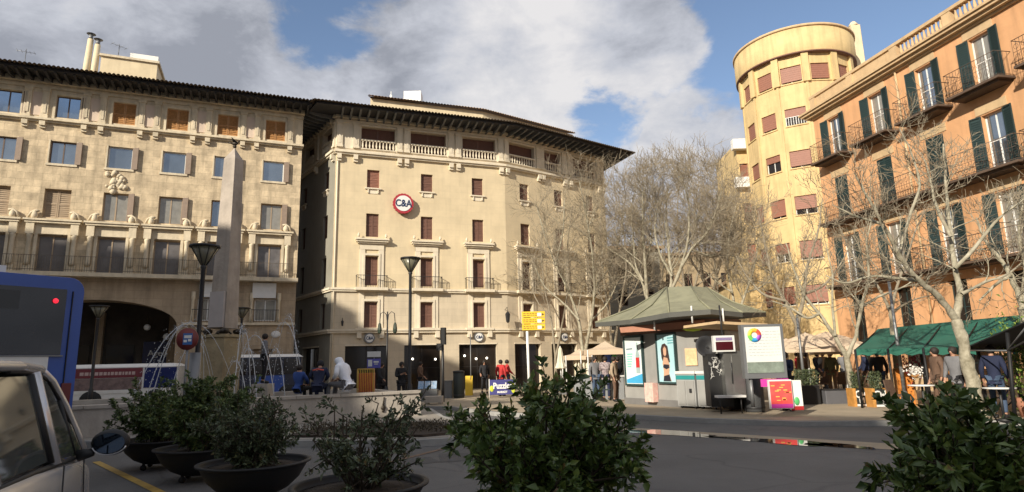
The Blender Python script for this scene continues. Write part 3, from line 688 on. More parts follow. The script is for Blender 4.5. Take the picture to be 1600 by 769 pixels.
a.quad((AX+AR, 0, 0), (AX+AR, 1.2, 0), (AX+AR, 1.2, ZS), (AX+AR, 0, ZS)); a.quad((AX-AR, 0, 0), (AX-AR, 0, ZS), (AX-AR, 1.2, ZS), (AX-AR, 1.2, 0))
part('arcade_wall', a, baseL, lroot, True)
a = MB(FL); a.box(AX-4, AX+4, 4.0, 4.2, 0, 5.9); a.quad((AX-4, 0.3, 5.8), (AX+4, .3, 5.8), (AX+4, 4.2, 5.8), (AX-4, 4.2, 5.8)); part('arcade_back', a, mat('shade_dark_arcade_plaster', (.06, .05, .04), .85, .5, .9), lroot, True)  # back wall near black: the arcade's shade is put into its colour
for x in (-10.9, -9.1, -5.9): a = MB(FL); a.box(x, x+.35, 3.6, 4.0, .2, 4.6); part('arcade_pilaster', a, baseL, lroot, True)
for x0_, x1_ in ((-10.4, -9.3), (-8.6, -7.4)): a = MB(FL); a.box(x0_, x1_, 3.9, 4.02, .4, 3.0); part('arcade_window', a, glassdark, lroot, True)
for x, z in ((-6.6, 3.75), (-5.75, 3.3)): a = MB(FL); a.tube([(x, 1.8, z+.1), (x, 1.8, 5.6)], .012, 4); part('lamp_chain', a, iron, lroot, True); a = MB(FL); a.ball((x, 1.8, z), .15, 12, 8); part('globe_lamp', a, offwhite, lroot, True)
# body behind
a = MB(FL); a.box(LU, -.02, .35, 11, 0, 5.8) if False else None
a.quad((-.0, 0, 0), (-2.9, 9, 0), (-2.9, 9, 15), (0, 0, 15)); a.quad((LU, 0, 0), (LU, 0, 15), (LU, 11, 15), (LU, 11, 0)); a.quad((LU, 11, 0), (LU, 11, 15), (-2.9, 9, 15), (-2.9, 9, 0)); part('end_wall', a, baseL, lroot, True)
for z0, z1, pr in [(12.88, 12.96, .12), (12.96, 13.06, .22), (14.5, 14.62, .08), (14.72, 14.95, .22), (3.74, 3.86, .14)]:
    if z0 < 4:
        for x0, x1 in ((LU, AX-AR-.3), (AX+AR+.25, 0)): a = MB(FL); a.box(x0, x1, -pr, .05, z0, z1); part('string_course', a, trimL, lroot, True)
        continue
    a = MB(FL); a.box(LU, pr*.3, -pr, .05, z0, z1); part('string_course', a, trimL, lroot, True)
a = MB(FL); a.box(LU, .04, -.55, .05, 5.84, 6.02); part('balcony_slab', a, trimL, lroot, True)
pl = MB(); pl.box(-.13, .13, -.10, .02, 13.06, 14.5); pl.box(-.16, .16, -.14, .02, 13.06, 13.2); pl.box(-.16, .16, -.14, .02, 14.36, 14.5); pl.box(-.06, .06, -.125, -.09, 13.3, 14.25); pl = pl.mesh('pilaster', trimL)
bk = MB(); bk.box(-.11, .11, -.2, .02, 12.7, 12.9); bk.box(-.11, .11, -.12, .02, 12.6, 12.702); bk = bk.mesh('bracket', trimL)
fr_ = MB()
for s in (-1, 1): fr_.box(s*.52-.05, s*.52+.05, -.05, .02, 13.12, 14.3)
fr_.box(-.57, .57, -.052, .02, 14.26, 14.36); fr_ = fr_.mesh('window_surround', trimL)
pn = MB(); pn.box(-.42, .42, -.03, .02, 13.2, 14.3); pn = pn.mesh('panel', mat('pink_cream_panel', (.62, .50, .40), .8, .08, 2))
ed = MB()                                  # door surround with columns and scrolled pediment
for s in (-1, 1):
    ed.box(s*.82-.14, s*.82+.14, -.12, .02, 6.02, 6.35); ed.lathe([(.115, 6.35), (.10, 6.5), (.095, 7.5), (.12, 7.62), (.13, 7.7)], 8, (s*.82, -.1, 0)); ed.box(s*.82-.15, s*.82+.15, -.22, .02, 7.7, 8.2)
    ed.box(s*.61-.06, s*.61+.06, -.05, .02, 6.02, 7.78)
    ed.lathe([(.10, 8.38), (.13, 8.5), (.12, 8.62), (.05, 8.74), (.0, 8.8)], 8, (s*.72, -.13, 0))
    ed.tube([(s*.95, -.14, 8.42), (s*.86, -.14, 8.66), (s*.7, -.14, 8.76), (s*.56, -.14, 8.72)], .05, 6)
ed.box(-.66, .66, -.06, .02, 7.74, 8.2); ed.box(-1.02, 1.02, -.26, .02, 8.2, 8.3); ed.box(-1.08, 1.08, -.32, .02, 8.3, 8.38); ed = ed.mesh('door_surround', trimL)
w2s = MB(); w2s.box(-.56, -.5, -.04, .02, 10.95, 12.1); w2s.box(.5, .56, -.04, .02, 10.95, 12.1); w2s.box(-.6, .6, -.05, .02, 10.9, 11.0); w2s = w2s.mesh('window_surround', trimL)
leaf = MB(); leaf.box(0, .26, -.02, .015, 0, 1.06); leaf = leaf.mesh('open_shutter', mat('grey_brown_shutter', (.19, .135, .10), .7, .15, 6))
brl = MB()
for k in range(23): x = -1.0+k*2/22; brl.box(x-.006, x+.006, -.5, -.485, 6.02, 6.72)
brl.box(-1.1, 1.1, -.505, -.485, 6.71, 6.73); brl.box(-1.1, 1.1, -.505, -.483, 6.1, 6.12); brl = brl.mesh('railing', mat('dusty_iron', (.11, .09, .07), .6, .15))
shm = mat('beige_closed_shutter', (.36, .27, .18), .7, .12, 6)
pane4 = mat('grey_blue_curtained_pane', (.16, .15, .15), .2, .25, 2, metal=.2)
for i, c in enumerate(LC):
    for s in (-.86, .72): put('pilaster', pl, lroot, FL @ T(c+s+(.0 if s < 0 else .0), 0, 0)); put('bracket', bk, lroot, FL @ T(c+s, 0, 0))
    put('window_surround', fr_, lroot, FL @ T(c, 0, 0)); put('panel', pn, lroot, FL @ T(c-1.19, 0, 0)); put('window_surround', w2s, lroot, FL @ T(c, 0, 0)); put('door_surround', ed, lroot, FL @ T(c, 0, 0))
    if i <= 3: blind(lroot, FL, c-.47, c+.47, 13.2, 14.25, wood, y=.08, leaves=2)
    else: window(lroot, FL, c-.47, c+.47, 13.2, 14.25, y=.1, fr=mat('brown_frame', (.13, .09, .07), .6, .1), pane=glass)
    if i >= 4: put('shutter', leaf, lroot, FL @ T(c+.47, -.0, 13.2) @ Matrix.Rotation(radians(-25), 4, 'Z'), None)
    window(lroot, FL, c-.5, c+.5, 11.0, 12.06, y=.12, fr=mat('brown_frame', (.13, .09, .07), .6, .1) if i >= 4 else offwhite, pane=glass, mull=i >= 4)
    put('shutter', leaf, lroot, FL @ T(c+.5, -.02, 11.0) @ Matrix.Rotation(radians(-20), 4, 'Z'))
    if i in (4, 5): blind(lroot, FL, c-.5, c+.5, 8.5, 9.82, shm, y=.16, leaves=2)
    else:
        window(lroot, FL, c-.5, c+.5, 8.5, 9.82, y=.16, fr=shm, pane=glassgrey if i != 1 else glass)
        put('shutter', leaf, lroot, FL @ T(c+.5, -.02, 8.5) @ Matrix.Rotation(radians(-20), 4, 'Z') @ Matrix.Diagonal((1, 1, 1.24, 1)))
    window(lroot, FL, c-.56, c+.56, 6.03, 7.7, y=.16, fr=shm, pane=pane4, mull=True)
    put('railing', brl, lroot, FL @ T(c, 0, 0))
for p, q in ((-1.88, -.9), (-4.35, -3.5)): window(lroot, FL, p, q, 3.95, 5.0, y=.14, fr=offwhite, pane=glassgrey)
for c in (-1.39, -3.92):
    a = MB(FL)
    for k in range(11): a.tube([(c-.6+k*.12, -.28, 3.88), (c-.6+k*.12, -.36, 4.1), (c-.6+k*.12, -.28, 4.45)], .009, 4)
    a.box(c-.64, c+.64, -.3, -.27, 4.44, 4.47)
    part('small_balcony_railing', a, iron, lroot, True)
for c in (-1.39, -3.92):
    for s in (-.62, .62): a = MB(FL); a.lathe([(.1, 3.87), (.07, 4.2), (.07, 4.9), (.1, 5.0), (.09, 5.3)], 8, (c+s, -.08, 0)); part('half_column', a, trimL, lroot, True)
for p, q in ((-2.0, -.93), (-4.3, -3.72)):
    a = MB(FL); a.box(p, q, -.16, .0, 5.05, 5.78); part('white_banner_panel', a, offwhite, lroot, True)
a = MB(FL); a.lathe([(.2, 0), (.2, .04)], 16, (0, 0, 0)) if False else a.ball((-.85, -.02, 3.3), .17, 12, 6, (1.3, .25, 1)); part('oval_plaque', a, offwhite, lroot, True)
# carved coat of arms
rnd = random.Random(4); a = MB(FL)
for k in range(42):
    x, z = rnd.gauss(0, .2), rnd.gauss(0, .26); a.ball((-8.05+max(-.42, min(.42, x)), -.03, 10.33+max(-.46, min(.46, z))), rnd.uniform(.06, .14), 6, 4, (1, .8, 1))
part('carved_coat_of_arms', a, trimL, lroot, True)
# eave
lp = [FL @ Vector((LU, 0, 0)), FL @ Vector((.35, 0, 0))]
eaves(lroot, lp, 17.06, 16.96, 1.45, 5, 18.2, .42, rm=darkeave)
a = MB(); 
# penthouse, chimney
pc = AT(205, 110, 31); 
def rbox(F, u0, u1, y0, y1, z0, z1): m = MB(F); m.box(u0, u1, y0, y1, z0, z1); return m
part('roof_room', rbox(FL, -10.05, -7.45, 3.5, 6.2, 15.4, 18.1), cream, lroot, True)
part('roof_room_coping', rbox(FL, -10.12, -7.35, 3.4, 6.3, 18.1, 18.22), trimL, lroot, True)
part('white_roof_box', rbox(FL, -8.9, -7.55, 4.2, 5.4, 18.22, 18.85), white, lroot, True)
a = MB(FL)
for u, z9 in ((-10.62, 19.0), (-10.28, 18.75)): a.tube([(u-.08, 3.6, 15.6), (u, 3.6, z9)], [.2, .13], 10); 
part('chimney_stack', a, cream, lroot, True)
a = MB(FL)
for u, z in ((-10.62, 19.0), (-10.28, 18.75)): a.tube([(u, 3.6, z), (u, 3.6, z+.25)], .1, 8); a.lathe([(.22, z+.3), (.0, z+.40)], 10, (u, 3.6, 0))
part('chimney_cowl', a, greytrim, lroot, True)
def antenna(root, p, h, n=4, rz=0, m=greytrim):
    a = MB(T(*p) @ Matrix.Rotation(rz, 4, 'Z')); a.tube([(0, 0, 0), (0, 0, h)], .022, 4)
    a.tube([(-.45, 0, h*.92), (.45, 0, h*.92)], .015, 4)
    for k in range(n): a.tube([(-.4+.8*k/(n-1), -.22, h*.92), (-.4+.8*k/(n-1), .22, h*.92)], .009, 4)
    part('aerial', a, m, root, True)
antenna(lroot, FL @ Vector((-13.1, 3, 15.7)), 2.3, 5, .5); antenna(lroot, FL @ Vector((-9.4, 4, 18.1)), 1.2, 4, 1)
# café sign board inside the arch
a = MB(FL); a.box(-7.0, -5.35, 3.8, 3.9, 2.0, 3.15); o = part('sign_board', a, navy, lroot, True)
text('Age', .42, offwhite, o, FL @ T(-6.45, 3.79, 2.55) @ UPRIGHT, ext=.01)
a = MB(FL); a.xf = FL @ T(-5.95, 3.78, 2.55) @ Matrix.Rotation(pi/2, 4, 'X'); a.lathe([(.13, 0), (.13, .02), (.17, .02), (.17, 0)], 16); part('sign_emblem', a, offwhite, o, True)

# ================================================================== YELLOW ROUND TOWER
tcx, tcy = 20.11, 40.0; TR, TB = 3.62, 3.86
troot = thing('round_tower_block', 'tall yellow apartment tower with rounded front, red-brown blinds and parapet ring', 'building', (tcx, tcy, 0))
def pol(r, deg, z): return Vector((tcx+r*sin(radians(deg)), tcy+r*cos(radians(deg)), z))
angs = [112+28*k for k in range(7)]       # corners of the flat faces: 112 .. 280
cs = [111.5, 139.5, 167.5-1, 195.8, 223.8, 252, 280]
rows = [(20.15, 1.15), (17.3, 1.15), (14.45, 1.12), (11.5, 1.2), (8.65, 1.2), (5.9, 1.2)]
for i in range(6):
    A, B = cs[i+1], cs[i]; p, q = pol(TR, A, 0), pol(TR, B, 0)      # left end has the greater bearing
    F = frame(p, degrees(atan2(q.x-p.x, q.y-p.y))); Lw = (q-p).length; ww = 1.25 if i in (2, 3) else 1.12
    wide = .62 if i == 3 else (.58 if i == 2 else .52)
    hs = [(Lw/2-wide, Lw/2+wide, zt_-h_, zt_) for zt_, h_ in rows]
    a = MB(F); wall(a, 0, Lw, 0, 21.0, hs, .22); part('wall', a, yellow, troot, True)
    for j, (zt_, h_) in enumerate(rows):
        u0, u1 = Lw/2-wide, Lw/2+wide
        zb = zt_-h_
        openh = {(3, 1): .5, (4, 2): .62, (4, 4): .45, (3, 3): .3}.get((i, j), .12)
        window(troot, F, u0, u1, zb, zt_, y=.15, fr=offwhite, pane=glassdark)
        m_ = MB(F); m_.box(u0+.01, u1-.01, .08, .12, zb+h_*openh, zt_-.01)
        for k in range(7): zz = zb+h_*openh+(h_*(1-openh))*k/7; m_.box(u0+.012, u1-.012, .072, .082, zz+.01, zz+.03)
        part('roller_blind', m_, brownred, troot, True)
        m_ = MB(F); m_.box(u0-.06, u1+.06, -.06, .1, zb-.08, zb-.002); part('sill', m_, yellow, troot, True)
        if (i, j) == (3, 1):
            m_ = MB(F)
            for k in range(9): m_.box(u0+.03+k*(u1-u0-.06)/8-.012, u0+.03+k*(u1-u0-.06)/8+.012, -.05, -.03, zb, zb+.55)
            m_.box(u0, u1, -.055, -.025, zb+.53, zb+.56); part('white_railing', m_, offwhite, troot, True)
    p2 = pol(TR+.02, A, 0); m_ = MB(frame(p2, 110)); m_ = MB(); m_.prism([tuple(pol(TR+.14, A+3.2, 0))[:2], tuple(pol(TR-.1, A+3.2, 0))[:2], tuple(pol(TR-.1, A-3.2, 0))[:2], tuple(pol(TR+.14, A-3.2, 0))[:2]], 18.9, 21.2)
    part('pilaster', m_, yellow, troot, True)
    m_ = MB(); m_.prism([tuple(pol(TR+.04, A+1.2, 0))[:2], tuple(pol(TR-.1, A+1.2, 0))[:2], tuple(pol(TR-.1, A-1.2, 0))[:2], tuple(pol(TR+.04, A-1.2, 0))[:2]], 0, 18.95)
    part('rib', m_, yellow, troot, True)
a = MB(); a.lathe([(TR-.3, 20.9), (TB-.02, 20.9), (TB, 20.95), (TB, 22.62), (TB-.16, 22.62), (TB-.16, 21.6), (0, 21.6)], 72, (tcx, tcy, 0)); part('parapet_ring', a, yellow, troot, True)
a = MB(); a.lathe([(TB+.07, 22.6), (TB+.08, 22.75), (TB-.2, 22.75), (TB-.2, 22.6)], 72, (tcx, tcy, 0)); part('parapet_coping', a, trimR, troot, True)
a = MB(); a.lathe([(TR-.1, 20.84), (TR-.1, 20.94), (TB-.01, 20.94), (TB-.01, 20.84), (TR-.1, 20.84)], 72, (tcx, tcy, 0)); part('painted_parapet_shadow', a, brown, troot, True)  # brown ring standing in for the shadow below the parapet
# rear part of the tower block
a = MB(); a.prism([tuple(pol(TR, 282, 0))[:2], tuple(pol(TR, 112, 0))[:2], (tcx+12, tcy+6), (tcx+10, tcy+14), (tcx+3.5, tcy+12)], 0, 20.9); part('rear_block', a, yellow, troot, True)
# narrow wing with balconies on the left
wx = [tuple(G(1153, 400, 0)[:2])]
a = MB(); wp = [AT(1154, 300, 43), AT(1185, 300, 43.5)]
FWg = frame((AT(1166, 400, 43).x, 43, 0), 92); a = MB(FWg); wall(a, 0, 1.5, 0, 17.2, [(.15, .75, 14.3, 15.6), (.15, .75, 11.3, 12.6), (.15, .75, 8.3, 9.6)], .2); a.quad((0, 0, 0), (0, 0, 17.2), (0, 5, 17.2), (0, 5, 0)); a.quad((0, 0, 17.2), (1.5, 0, 17.2), (1.5, 5, 17.2), (0, 5, 17.2)); part('wing_wall', a, yellow, troot, True)
for z in (14.3, 11.3, 8.3): blind(troot, FWg, .15, .75, z, z+1.3, brownred, y=.1)
for z in (16.6, 13.7): a = MB(FWg); a.box(-.35, .8, -.5, 0, z, z+.1); a.box(-.35, .8, -.5, -.45, z+.1, z+.75); a.box(-.35, -.3, -.45, 0, z+.1, z+.75); part('white_balcony', a, white, troot, True)
# chimneys and aerial
for (x, y, h, r) in ((1336, 40, 24.6, .32), (1329, 41.2, 23.6, .3)):
    c = AT(x, 60, y); a = MB(); a.cbox((c.x, c.y, h/2+9), (r*2, r*2, h-18), .04); a.lathe([(r*1.2, h), (r*.5, h+.35), (0, h+.4)], 8, (c.x, c.y, 0)); part('chimney', a, cream, troot, True)
antenna(troot, Vector((tcx+1.6, tcy, 21.6)), 3.0, 5, .6); antenna(troot, Vector((tcx+.9, tcy+1, 21.6)), 2.3, 4, 1.2)

# ================================================================== RIGHT BUILDING (orange)
R0 = Vector((16.287, 30.954, 0)); FR = frame(R0, AZR); RU = 20.0
rroot = thing('orange_building', 'orange rendered building with green shutters, iron balconies and a balustraded parapet', 'building', tuple(R0))
RC = [1.45, 4.25, 6.95, 9.5, 12.25, 15.0]
d1 = [(c-.42, c+.42, 11.55, 13.6) for c in RC]; d2 = [(c-.42, c+.42, 8.35, 10.47) for c in RC]; d3 = [(c-.42, c+.42, 5.15, 7.45) for c in RC]; d4 = [(c-.42, c+.42, .15, 4.5) for c in RC]
a = MB(FR); wall(a, 0, RU, 0, 14.1, d1+d2+d3+d4, .25); part('wall', a, orange, rroot, True)
a = MB(FR); a.quad((0, 0, 0), (0, 0, 14.2), (0, 9, 14.2), (0, 9, 0)); a.quad((0, 9, 0), (0, 9, 14.2), (RU, 9, 14.2), (RU, 9, 0)); a.quad((RU, 9, 0), (RU, 9, 14.2), (RU, 0, 14.2), (RU, 0, 0)); a.quad((0, .4, 14.3), (RU, .4, 14.3), (RU, 9, 14.3), (0, 9, 14.3)); part('end_wall', a, orange, rroot, True)
for z0, z1, pr in [(14.0, 14.1, .1), (14.1, 14.22, .28), (14.22, 14.34, .42), (14.34, 14.44, .5)]: a = MB(FR); a.box(-pr, RU, -pr, .06, z0, z1); part('cornice', a, trimR, rroot, True)
a = MB(FR); a.box(-.1, RU, .0, .2, 14.44, 14.62); a.box(-.12, RU, -.04, .24, 15.22, 15.36); part('parapet_rail', a, trimR, rroot, True)
pb = MB(); pb.lathe([(.06, 14.6), (.035, 14.68), (.075, 14.85), (.035, 15.1), (.06, 15.24)], 7); pb = pb.mesh('baluster', trimR)
pp = MB(); pp.box(-.2, .2, -.02, .22, 14.6, 15.24); pp = pp.mesh('parapet_pier', trimR)
pw = MB(FR)
for k in range(8):
    u = .1+k*2.75; put('parapet_pier', pp, rroot, FR @ T(u, 0, 0))
    if k in (0, 1): pw.box(u+.2, u+2.55, .04, .16, 14.6, 15.24); continue
    for j in range(11): put('baluster', pb, rroot, FR @ T(u+.35+j*.205, .1, 0))
part('parapet_wall', pw, trimR, rroot, True)
a = MB(FR); a.box(-.2, RU, .1, .3, 15.36, 15.42); part('coping', a, tiledark, rroot, True)
shl = {h: shutter_mesh(.42, h, greenshut) for h in (2.05, 2.12, 2.3)}
lint = MB(); lint.box(-.62, .62, -.03, .02, 0, .34); lint = lint.mesh('lintel', trimR)
def scroll_railing(w_, pj, h, step=.13):
    a = MB(); n = int(w_/step)
    for k in range(n+1): x = -w_/2+w_*k/n; a.tube([(x, -pj, .02), (x, -pj, h)], .008, 3)
    for k in range(0, n, 2):
        x = -w_/2+w_*(k+1)/n; r = step*.62
        a.tube([(x+r*cos(t), -pj, h*.72+r*1.2*sin(t)) for t in [2*pi*q/8 for q in range(9)]], .008, 3); a.tube([(x+r*cos(t), -pj, h*.3+r*1.5*sin(t)) for t in [2*pi*q/8 for q in range(9)]], .008, 3)
    for s in (-1, 1):
        for k in range(4): y = -pj+pj*k/4; a.tube([(s*w_/2, y, .02), (s*w_/2, y, h)], .008, 3)
        a.tube([(s*w_/2, -pj, h), (s*w_/2, 0, h)], .016, 4); a.tube([(s*w_/2, -pj, .06), (s*w_/2, 0, .06)], .012, 4)
    a.tube([(-w_/2, -pj, h), (w_/2, -pj, h)], .018, 4); a.tube([(-w_/2, -pj, h*.52), (w_/2, -pj, h*.52)], .01, 4); a.tube([(-w_/2, -pj, .06), (w_/2, -pj, .06)], .012, 4)
    return a.mesh('railing', ironR)
def rslab(w_, pj): a = MB(); a.box(-w_/2-.04, w_/2+.04, -pj-.05, .02, 0, .09); a.box(-w_/2+.1, w_/2-.1, -pj+.1, .02, -.09, .002); return a.mesh('balcony', slabR)
pw_, pj_ = 2.1, .72
rl1, sl1 = scroll_railing(pw_, pj_, .95), rslab(pw_, pj_)
long_w = 9.8
for i, c in enumerate(RC):
    for (z0, z1, sh_open, h) in ((11.55, 13.6, True, 2.05), (8.35, 10.47, i in (3, 4, 5), 2.12), (5.15, 7.45, True, 2.3)):
        window(rroot, FR, c-.42, c+.42, z0, z1, y=.16, fr=white, pane=(glass if (i+int(z0)) % 2 else glassgrey), bars=1)
        if sh_open:
            for s in (-1, 1):
                ang = 0; m_ = FR @ T(c+s*.42, -.05, z0) @ (Matrix.Rotation(radians(0 if s > 0 else 180), 4, 'Z') if False else Matrix.Identity(4)) @ T(0 if s > 0 else -.42, 0, 0)
                m_ = m_ @ (Matrix.Rotation(radians(-14), 4, 'Z') if s > 0 else T(.42, 0, 0) @ Matrix.Rotation(radians(14), 4, 'Z') @ T(-.42, 0, 0))
                put('shutter', shl[h], rroot, m_)
        else:
            for s in (-1, 1): put('shutter', shl[h], rroot, FR @ T(c+(0 if s > 0 else -.42), -.0, z0))
        put('lintel', lint, rroot, FR @ T(c, 0, z1+.05))
    o = put('balcony', sl1, rroot, FR @ T(c, 0, 11.32)); put('railing', rl1, o, FR @ T(c, 0, 11.41))
    window(rroot, FR, c-.42, c+.42, .15, 4.5, y=.18, fr=greenshut, pane=glassdark, bars=3)
    if i in (1, 2, 3): pass
for (u0, u1, z) in ((.4, 10.7, 8.1), (10.9, 19.5, 8.1), (.4, 5.5, 4.92), (5.8, 10.9, 4.92), (11.1, 19.5, 4.92)):
    w_ = u1-u0; o = put('balcony', rslab(w_, pj_), rroot, FR @ T((u0+u1)/2, 0, z)); put('railing', scroll_railing(w_, pj_, .95), o, FR @ T((u0+u1)/2, 0, z+.09))
a = MB(FR); a.tube([(5.6, -.06, 14), (5.6, -.06, 0)], .05, 6); part('downpipe', a, trimR, rroot, True)
a = MB(FR); a.box(0, RU, -.04, .02, 0, .8); part('plinth', a, trimR, rroot, True)

# ================================================================== FAR BUILDINGS down the avenue and the block behind the viewer
def plain_block(label, F, w_, d_, h, m, rows_, cols_, cat='building', rm=tile):
    r = thing('distant_building', label, cat, tuple(F.translation))
    hs = []
    for i in range(cols_):
        for j in range(rows_): cx_ = w_*(i+.5)/cols_; hs.append((cx_-.5, cx_+.5, 1.2+j*3.0, 2.9+j*3.0))
    a = MB(F); wall(a, 0, w_, 0, h, hs, .2); a.quad((0,0,0),(0,0,h),(0,d_,h),(0,d_,0)); a.quad((w_,0,0),(w_,d_,0),(w_,d_,h),(w_,0,h)); a.quad((0,d_,0),(0,d_,h),(w_,d_,h),(w_,d_,0)); part('wall', a, m, r, True)
    a = MB(F); a.box(-.4, w_+.4, -.5, d_+.4, h, h+.3); part('roof', a, rm, r, True)
    for k, (p, q, z0, z1) in enumerate(hs): window(r, F, p, q, z0, z1, y=.12, fr=greenshut if m is orange else brown, pane=glassdark)
    return r
x0 = AT(955, 400, 62).x
plain_block('grey-brown house behind the bare trees, between the cream building and the avenue', frame((AT(950, 400, 64).x, 64, 0), 85), 5.6, 8, 13.2, sideM, 4, 2)
plain_block('narrow orange house seen through the bare trees above the kiosk', frame((AT(985, 400, 66).x, 66, 0), 85), 2.6, 8, 11.8, orange, 3, 1)
plain_block('brown house at the end of the avenue behind the bare trees', frame((AT(1030, 400, 75).x, 75, 0), 92), 9.0, 8, 14.2, mat('brown_render', (.33, .25, .15), .85, .12, 1), 4, 4)
plain_block('pale house behind the trees beside the yellow tower', frame((AT(1135, 400, 62).x, 62, 0), 96), 6.5, 8, 9.0, yellow, 2, 3)
# unseen houses behind the viewer, skyline stepped to shape the shade on the square
azs = SUN_AZ; sd = Vector((sin(azs), cos(azs), 0)); sp = Vector((cos(azs), -sin(azs), 0))
F0 = None
def back_block(s0, s1, h, d_=12):
    O = sd*25+sp*s0; F = Matrix(((sp.x, sd.x, 0, O.x), (sp.y, sd.y, 0, O.y), (0, 0, 1, 0), (0, 0, 0, 1))); return F
prof = [(-60, 1.5, 19.8, 19.8), (1.5, 5, 20.3, 20.3), (5, 10.5, 20.9, 20.9), (10.5, 14.4, 18.0, 18.0), (14.4, 18.5, 21.6, 21.6), (18.5, 23, 23.8, 23.8), (23, 28.3, 27.0, 27.2), (28.3, 31.8, 27.8, 28.4), (31.8, 39, 28.2, 24.4), (39, 60, 24.4, 24.4)]
for i, (s0, s1, h, h1) in enumerate(prof):
    F = back_block(s0, s1, h); r = thing('house', 'unseen house behind the viewer, its height set to shade the square', 'building', tuple(F.translation), 0, 'houses behind the viewer')
    a = MB(F); w_ = s1-s0-.01; hh = (h+h1)/2
    k_ = [a.pt(p) for p in ((0,0,0),(w_,0,0),(w_,0,h1),(0,0,h),(0,12,0),(w_,12,0),(w_,12,h1),(0,12,h))]
    for q in ((0,1,2,3),(5,4,7,6),(1,5,6,2),(4,0,3,7),(3,2,6,7)): a.face([k_[j] for j in q])
    part('wall', a, cream, r, True)
    g_ = MB(F)
    for k in range(int((s1-s0)/2.6)):
        for j in range(5): g_.box(.8+k*2.6, 2.0+k*2.6, -.06, .02, 3.6+j*3.1, 5.4+j*3.1)
    if g_.f: o = part('windows', g_, glass, r, True); o['kind'] = 'stuff'
# ================================================================== FOUNTAIN
FB = Vector((-6.0, 17.8, .14)); FF = frame((FB.x, FB.y, .14), 61)
froot = thing('fountain', 'stone fountain basin with jets of water round an obelisk, low pale wall facing the road', 'fountain', tuple(FB))
a = MB(FF)
WU0, WU1, WD = -6.4, 3.5, 6.2
a.box(WU0, WU1, 0, .32, 0, .82); a.box(WU0, WU1, WD-.32, WD, 0, .82); a.box(WU0, WU0+.32, .32, WD-.32, 0, .818); a.box(WU1-.32, WU1, .32, WD-.32, 0, .818)
part('basin_wall', a, basinm, froot, True)
cp_ = MB(); cp_.box(0, 1.22, -.05, .37, .82, .9); cp_ = cp_.mesh('coping_stone', basinm)
for k in range(8): put('coping_stone', cp_, froot, FF @ T(WU0+k*1.2375, 0, 0))
a = MB(FF); a.sheet([(WU0+.3, .3), (WU1-.3, .3), (WU1-.3, WD-.3), (WU0+.3, WD-.3)], .62); part('water', a, water, froot, True)
a = MB(FF @ T(2.3, -.02, .45)); 
for t, r in ((0, .05), (.09, .08), (.2, .04)): a.ball((0, 0, t-.1), r, 7, 5, (1, .5, 1))
a.tube([(0, 0, .1), (.02, 0, .3)], .02, 5); part('bronze_spout', a, bronze, froot, True)
# obelisk
OY = 21.6; ob = AT(344, 585, OY); oroot = thing('obelisk', 'tall grey-pink stone obelisk with a bird on its tip, above the fountain', 'obelisk', (ob.x, OY, .14))
k_ = OY/954.3
def zz(x, y): return AT(x, y, OY).z
a = MB(T(ob.x, OY, 0)); 
def sq(w0, w1, z0, z1, m=None): a.prism([(-w0, -w0), (w0, -w0), (w0, w0), (-w0, w0)], z0, z1, [(-w1, -w1), (w1, -w1), (w1, w1), (-w1, w1)])
Z1, Z2, Z3, Z4 = zz(337, 590)-.2, zz(340, 525), zz(350, 462), zz(367, 250)
a.xf = T(ob.x, OY, 0) @ Matrix.Rotation(radians(-14), 4, 'Z')
sq(.335, .235, Z2+.25, Z4); sq(.235, .0, Z4, Z4+.48); part('shaft', a, obel, oroot, True)
a = MB(T(ob.x, OY, 0) @ Matrix.Rotation(radians(-14), 4, 'Z')); a.box(-.29, .29, -.41, -.33, Z2+.28, Z3+.1); part('plaque', a, mat('pale_plaque', (.42, .38, .36), .7, .08, 3), oroot, True)
a = MB(T(ob.x, OY, 0) @ Matrix.Rotation(radians(-14), 4, 'Z')); sq(.44, .44, .6, Z2-.06); sq(.55, .5, .4, .75); sq(.5, .5, Z2-.06, Z2+.04); part('pedestal', a, plinthm, oroot, True)
a = MB(T(ob.x, OY, 0) @ Matrix.Rotation(radians(-14), 4, 'Z'))
for sx in (-1, 1):
    for sy in (-1, 1):
        a.ball((sx*.34, sy*.34, Z2+.14), .17, 8, 6, (1, 1, .6)); a.ball((sx*.5, sy*.5, Z2+.16), .06, 6, 4)
        for q in (-1, 1): a.tube([(sx*(.34+.1*q), sy*(.34-.1*q), Z2+.12), (sx*(.40+.15*q), sy*(.40-.15*q), Z2+.04)], .03, 5)
part('bronze_tortoises', a, bronze, oroot, True)['kind'] = 'stuff'
a = MB(T(ob.x, OY, Z4+.44)); a.ball((0, 0, .08), .07, 7, 5); a.ball((0, 0, .2), .09, 8, 5, (1.5, .7, .8)); a.ball((.15, 0, .28), .045, 6, 5); a.tube([(-.1, 0, .2), (-.26, 0, .26)], .03, 5)
a.plate([(-.05, .03, .24), (.1, .03, .24), (0, .3, .34)], .015); a.plate([(-.05, -.03, .24), (.1, -.03, .24), (0, -.3, .34)], .015); part('bronze_bird', a, bronze, oroot, True)
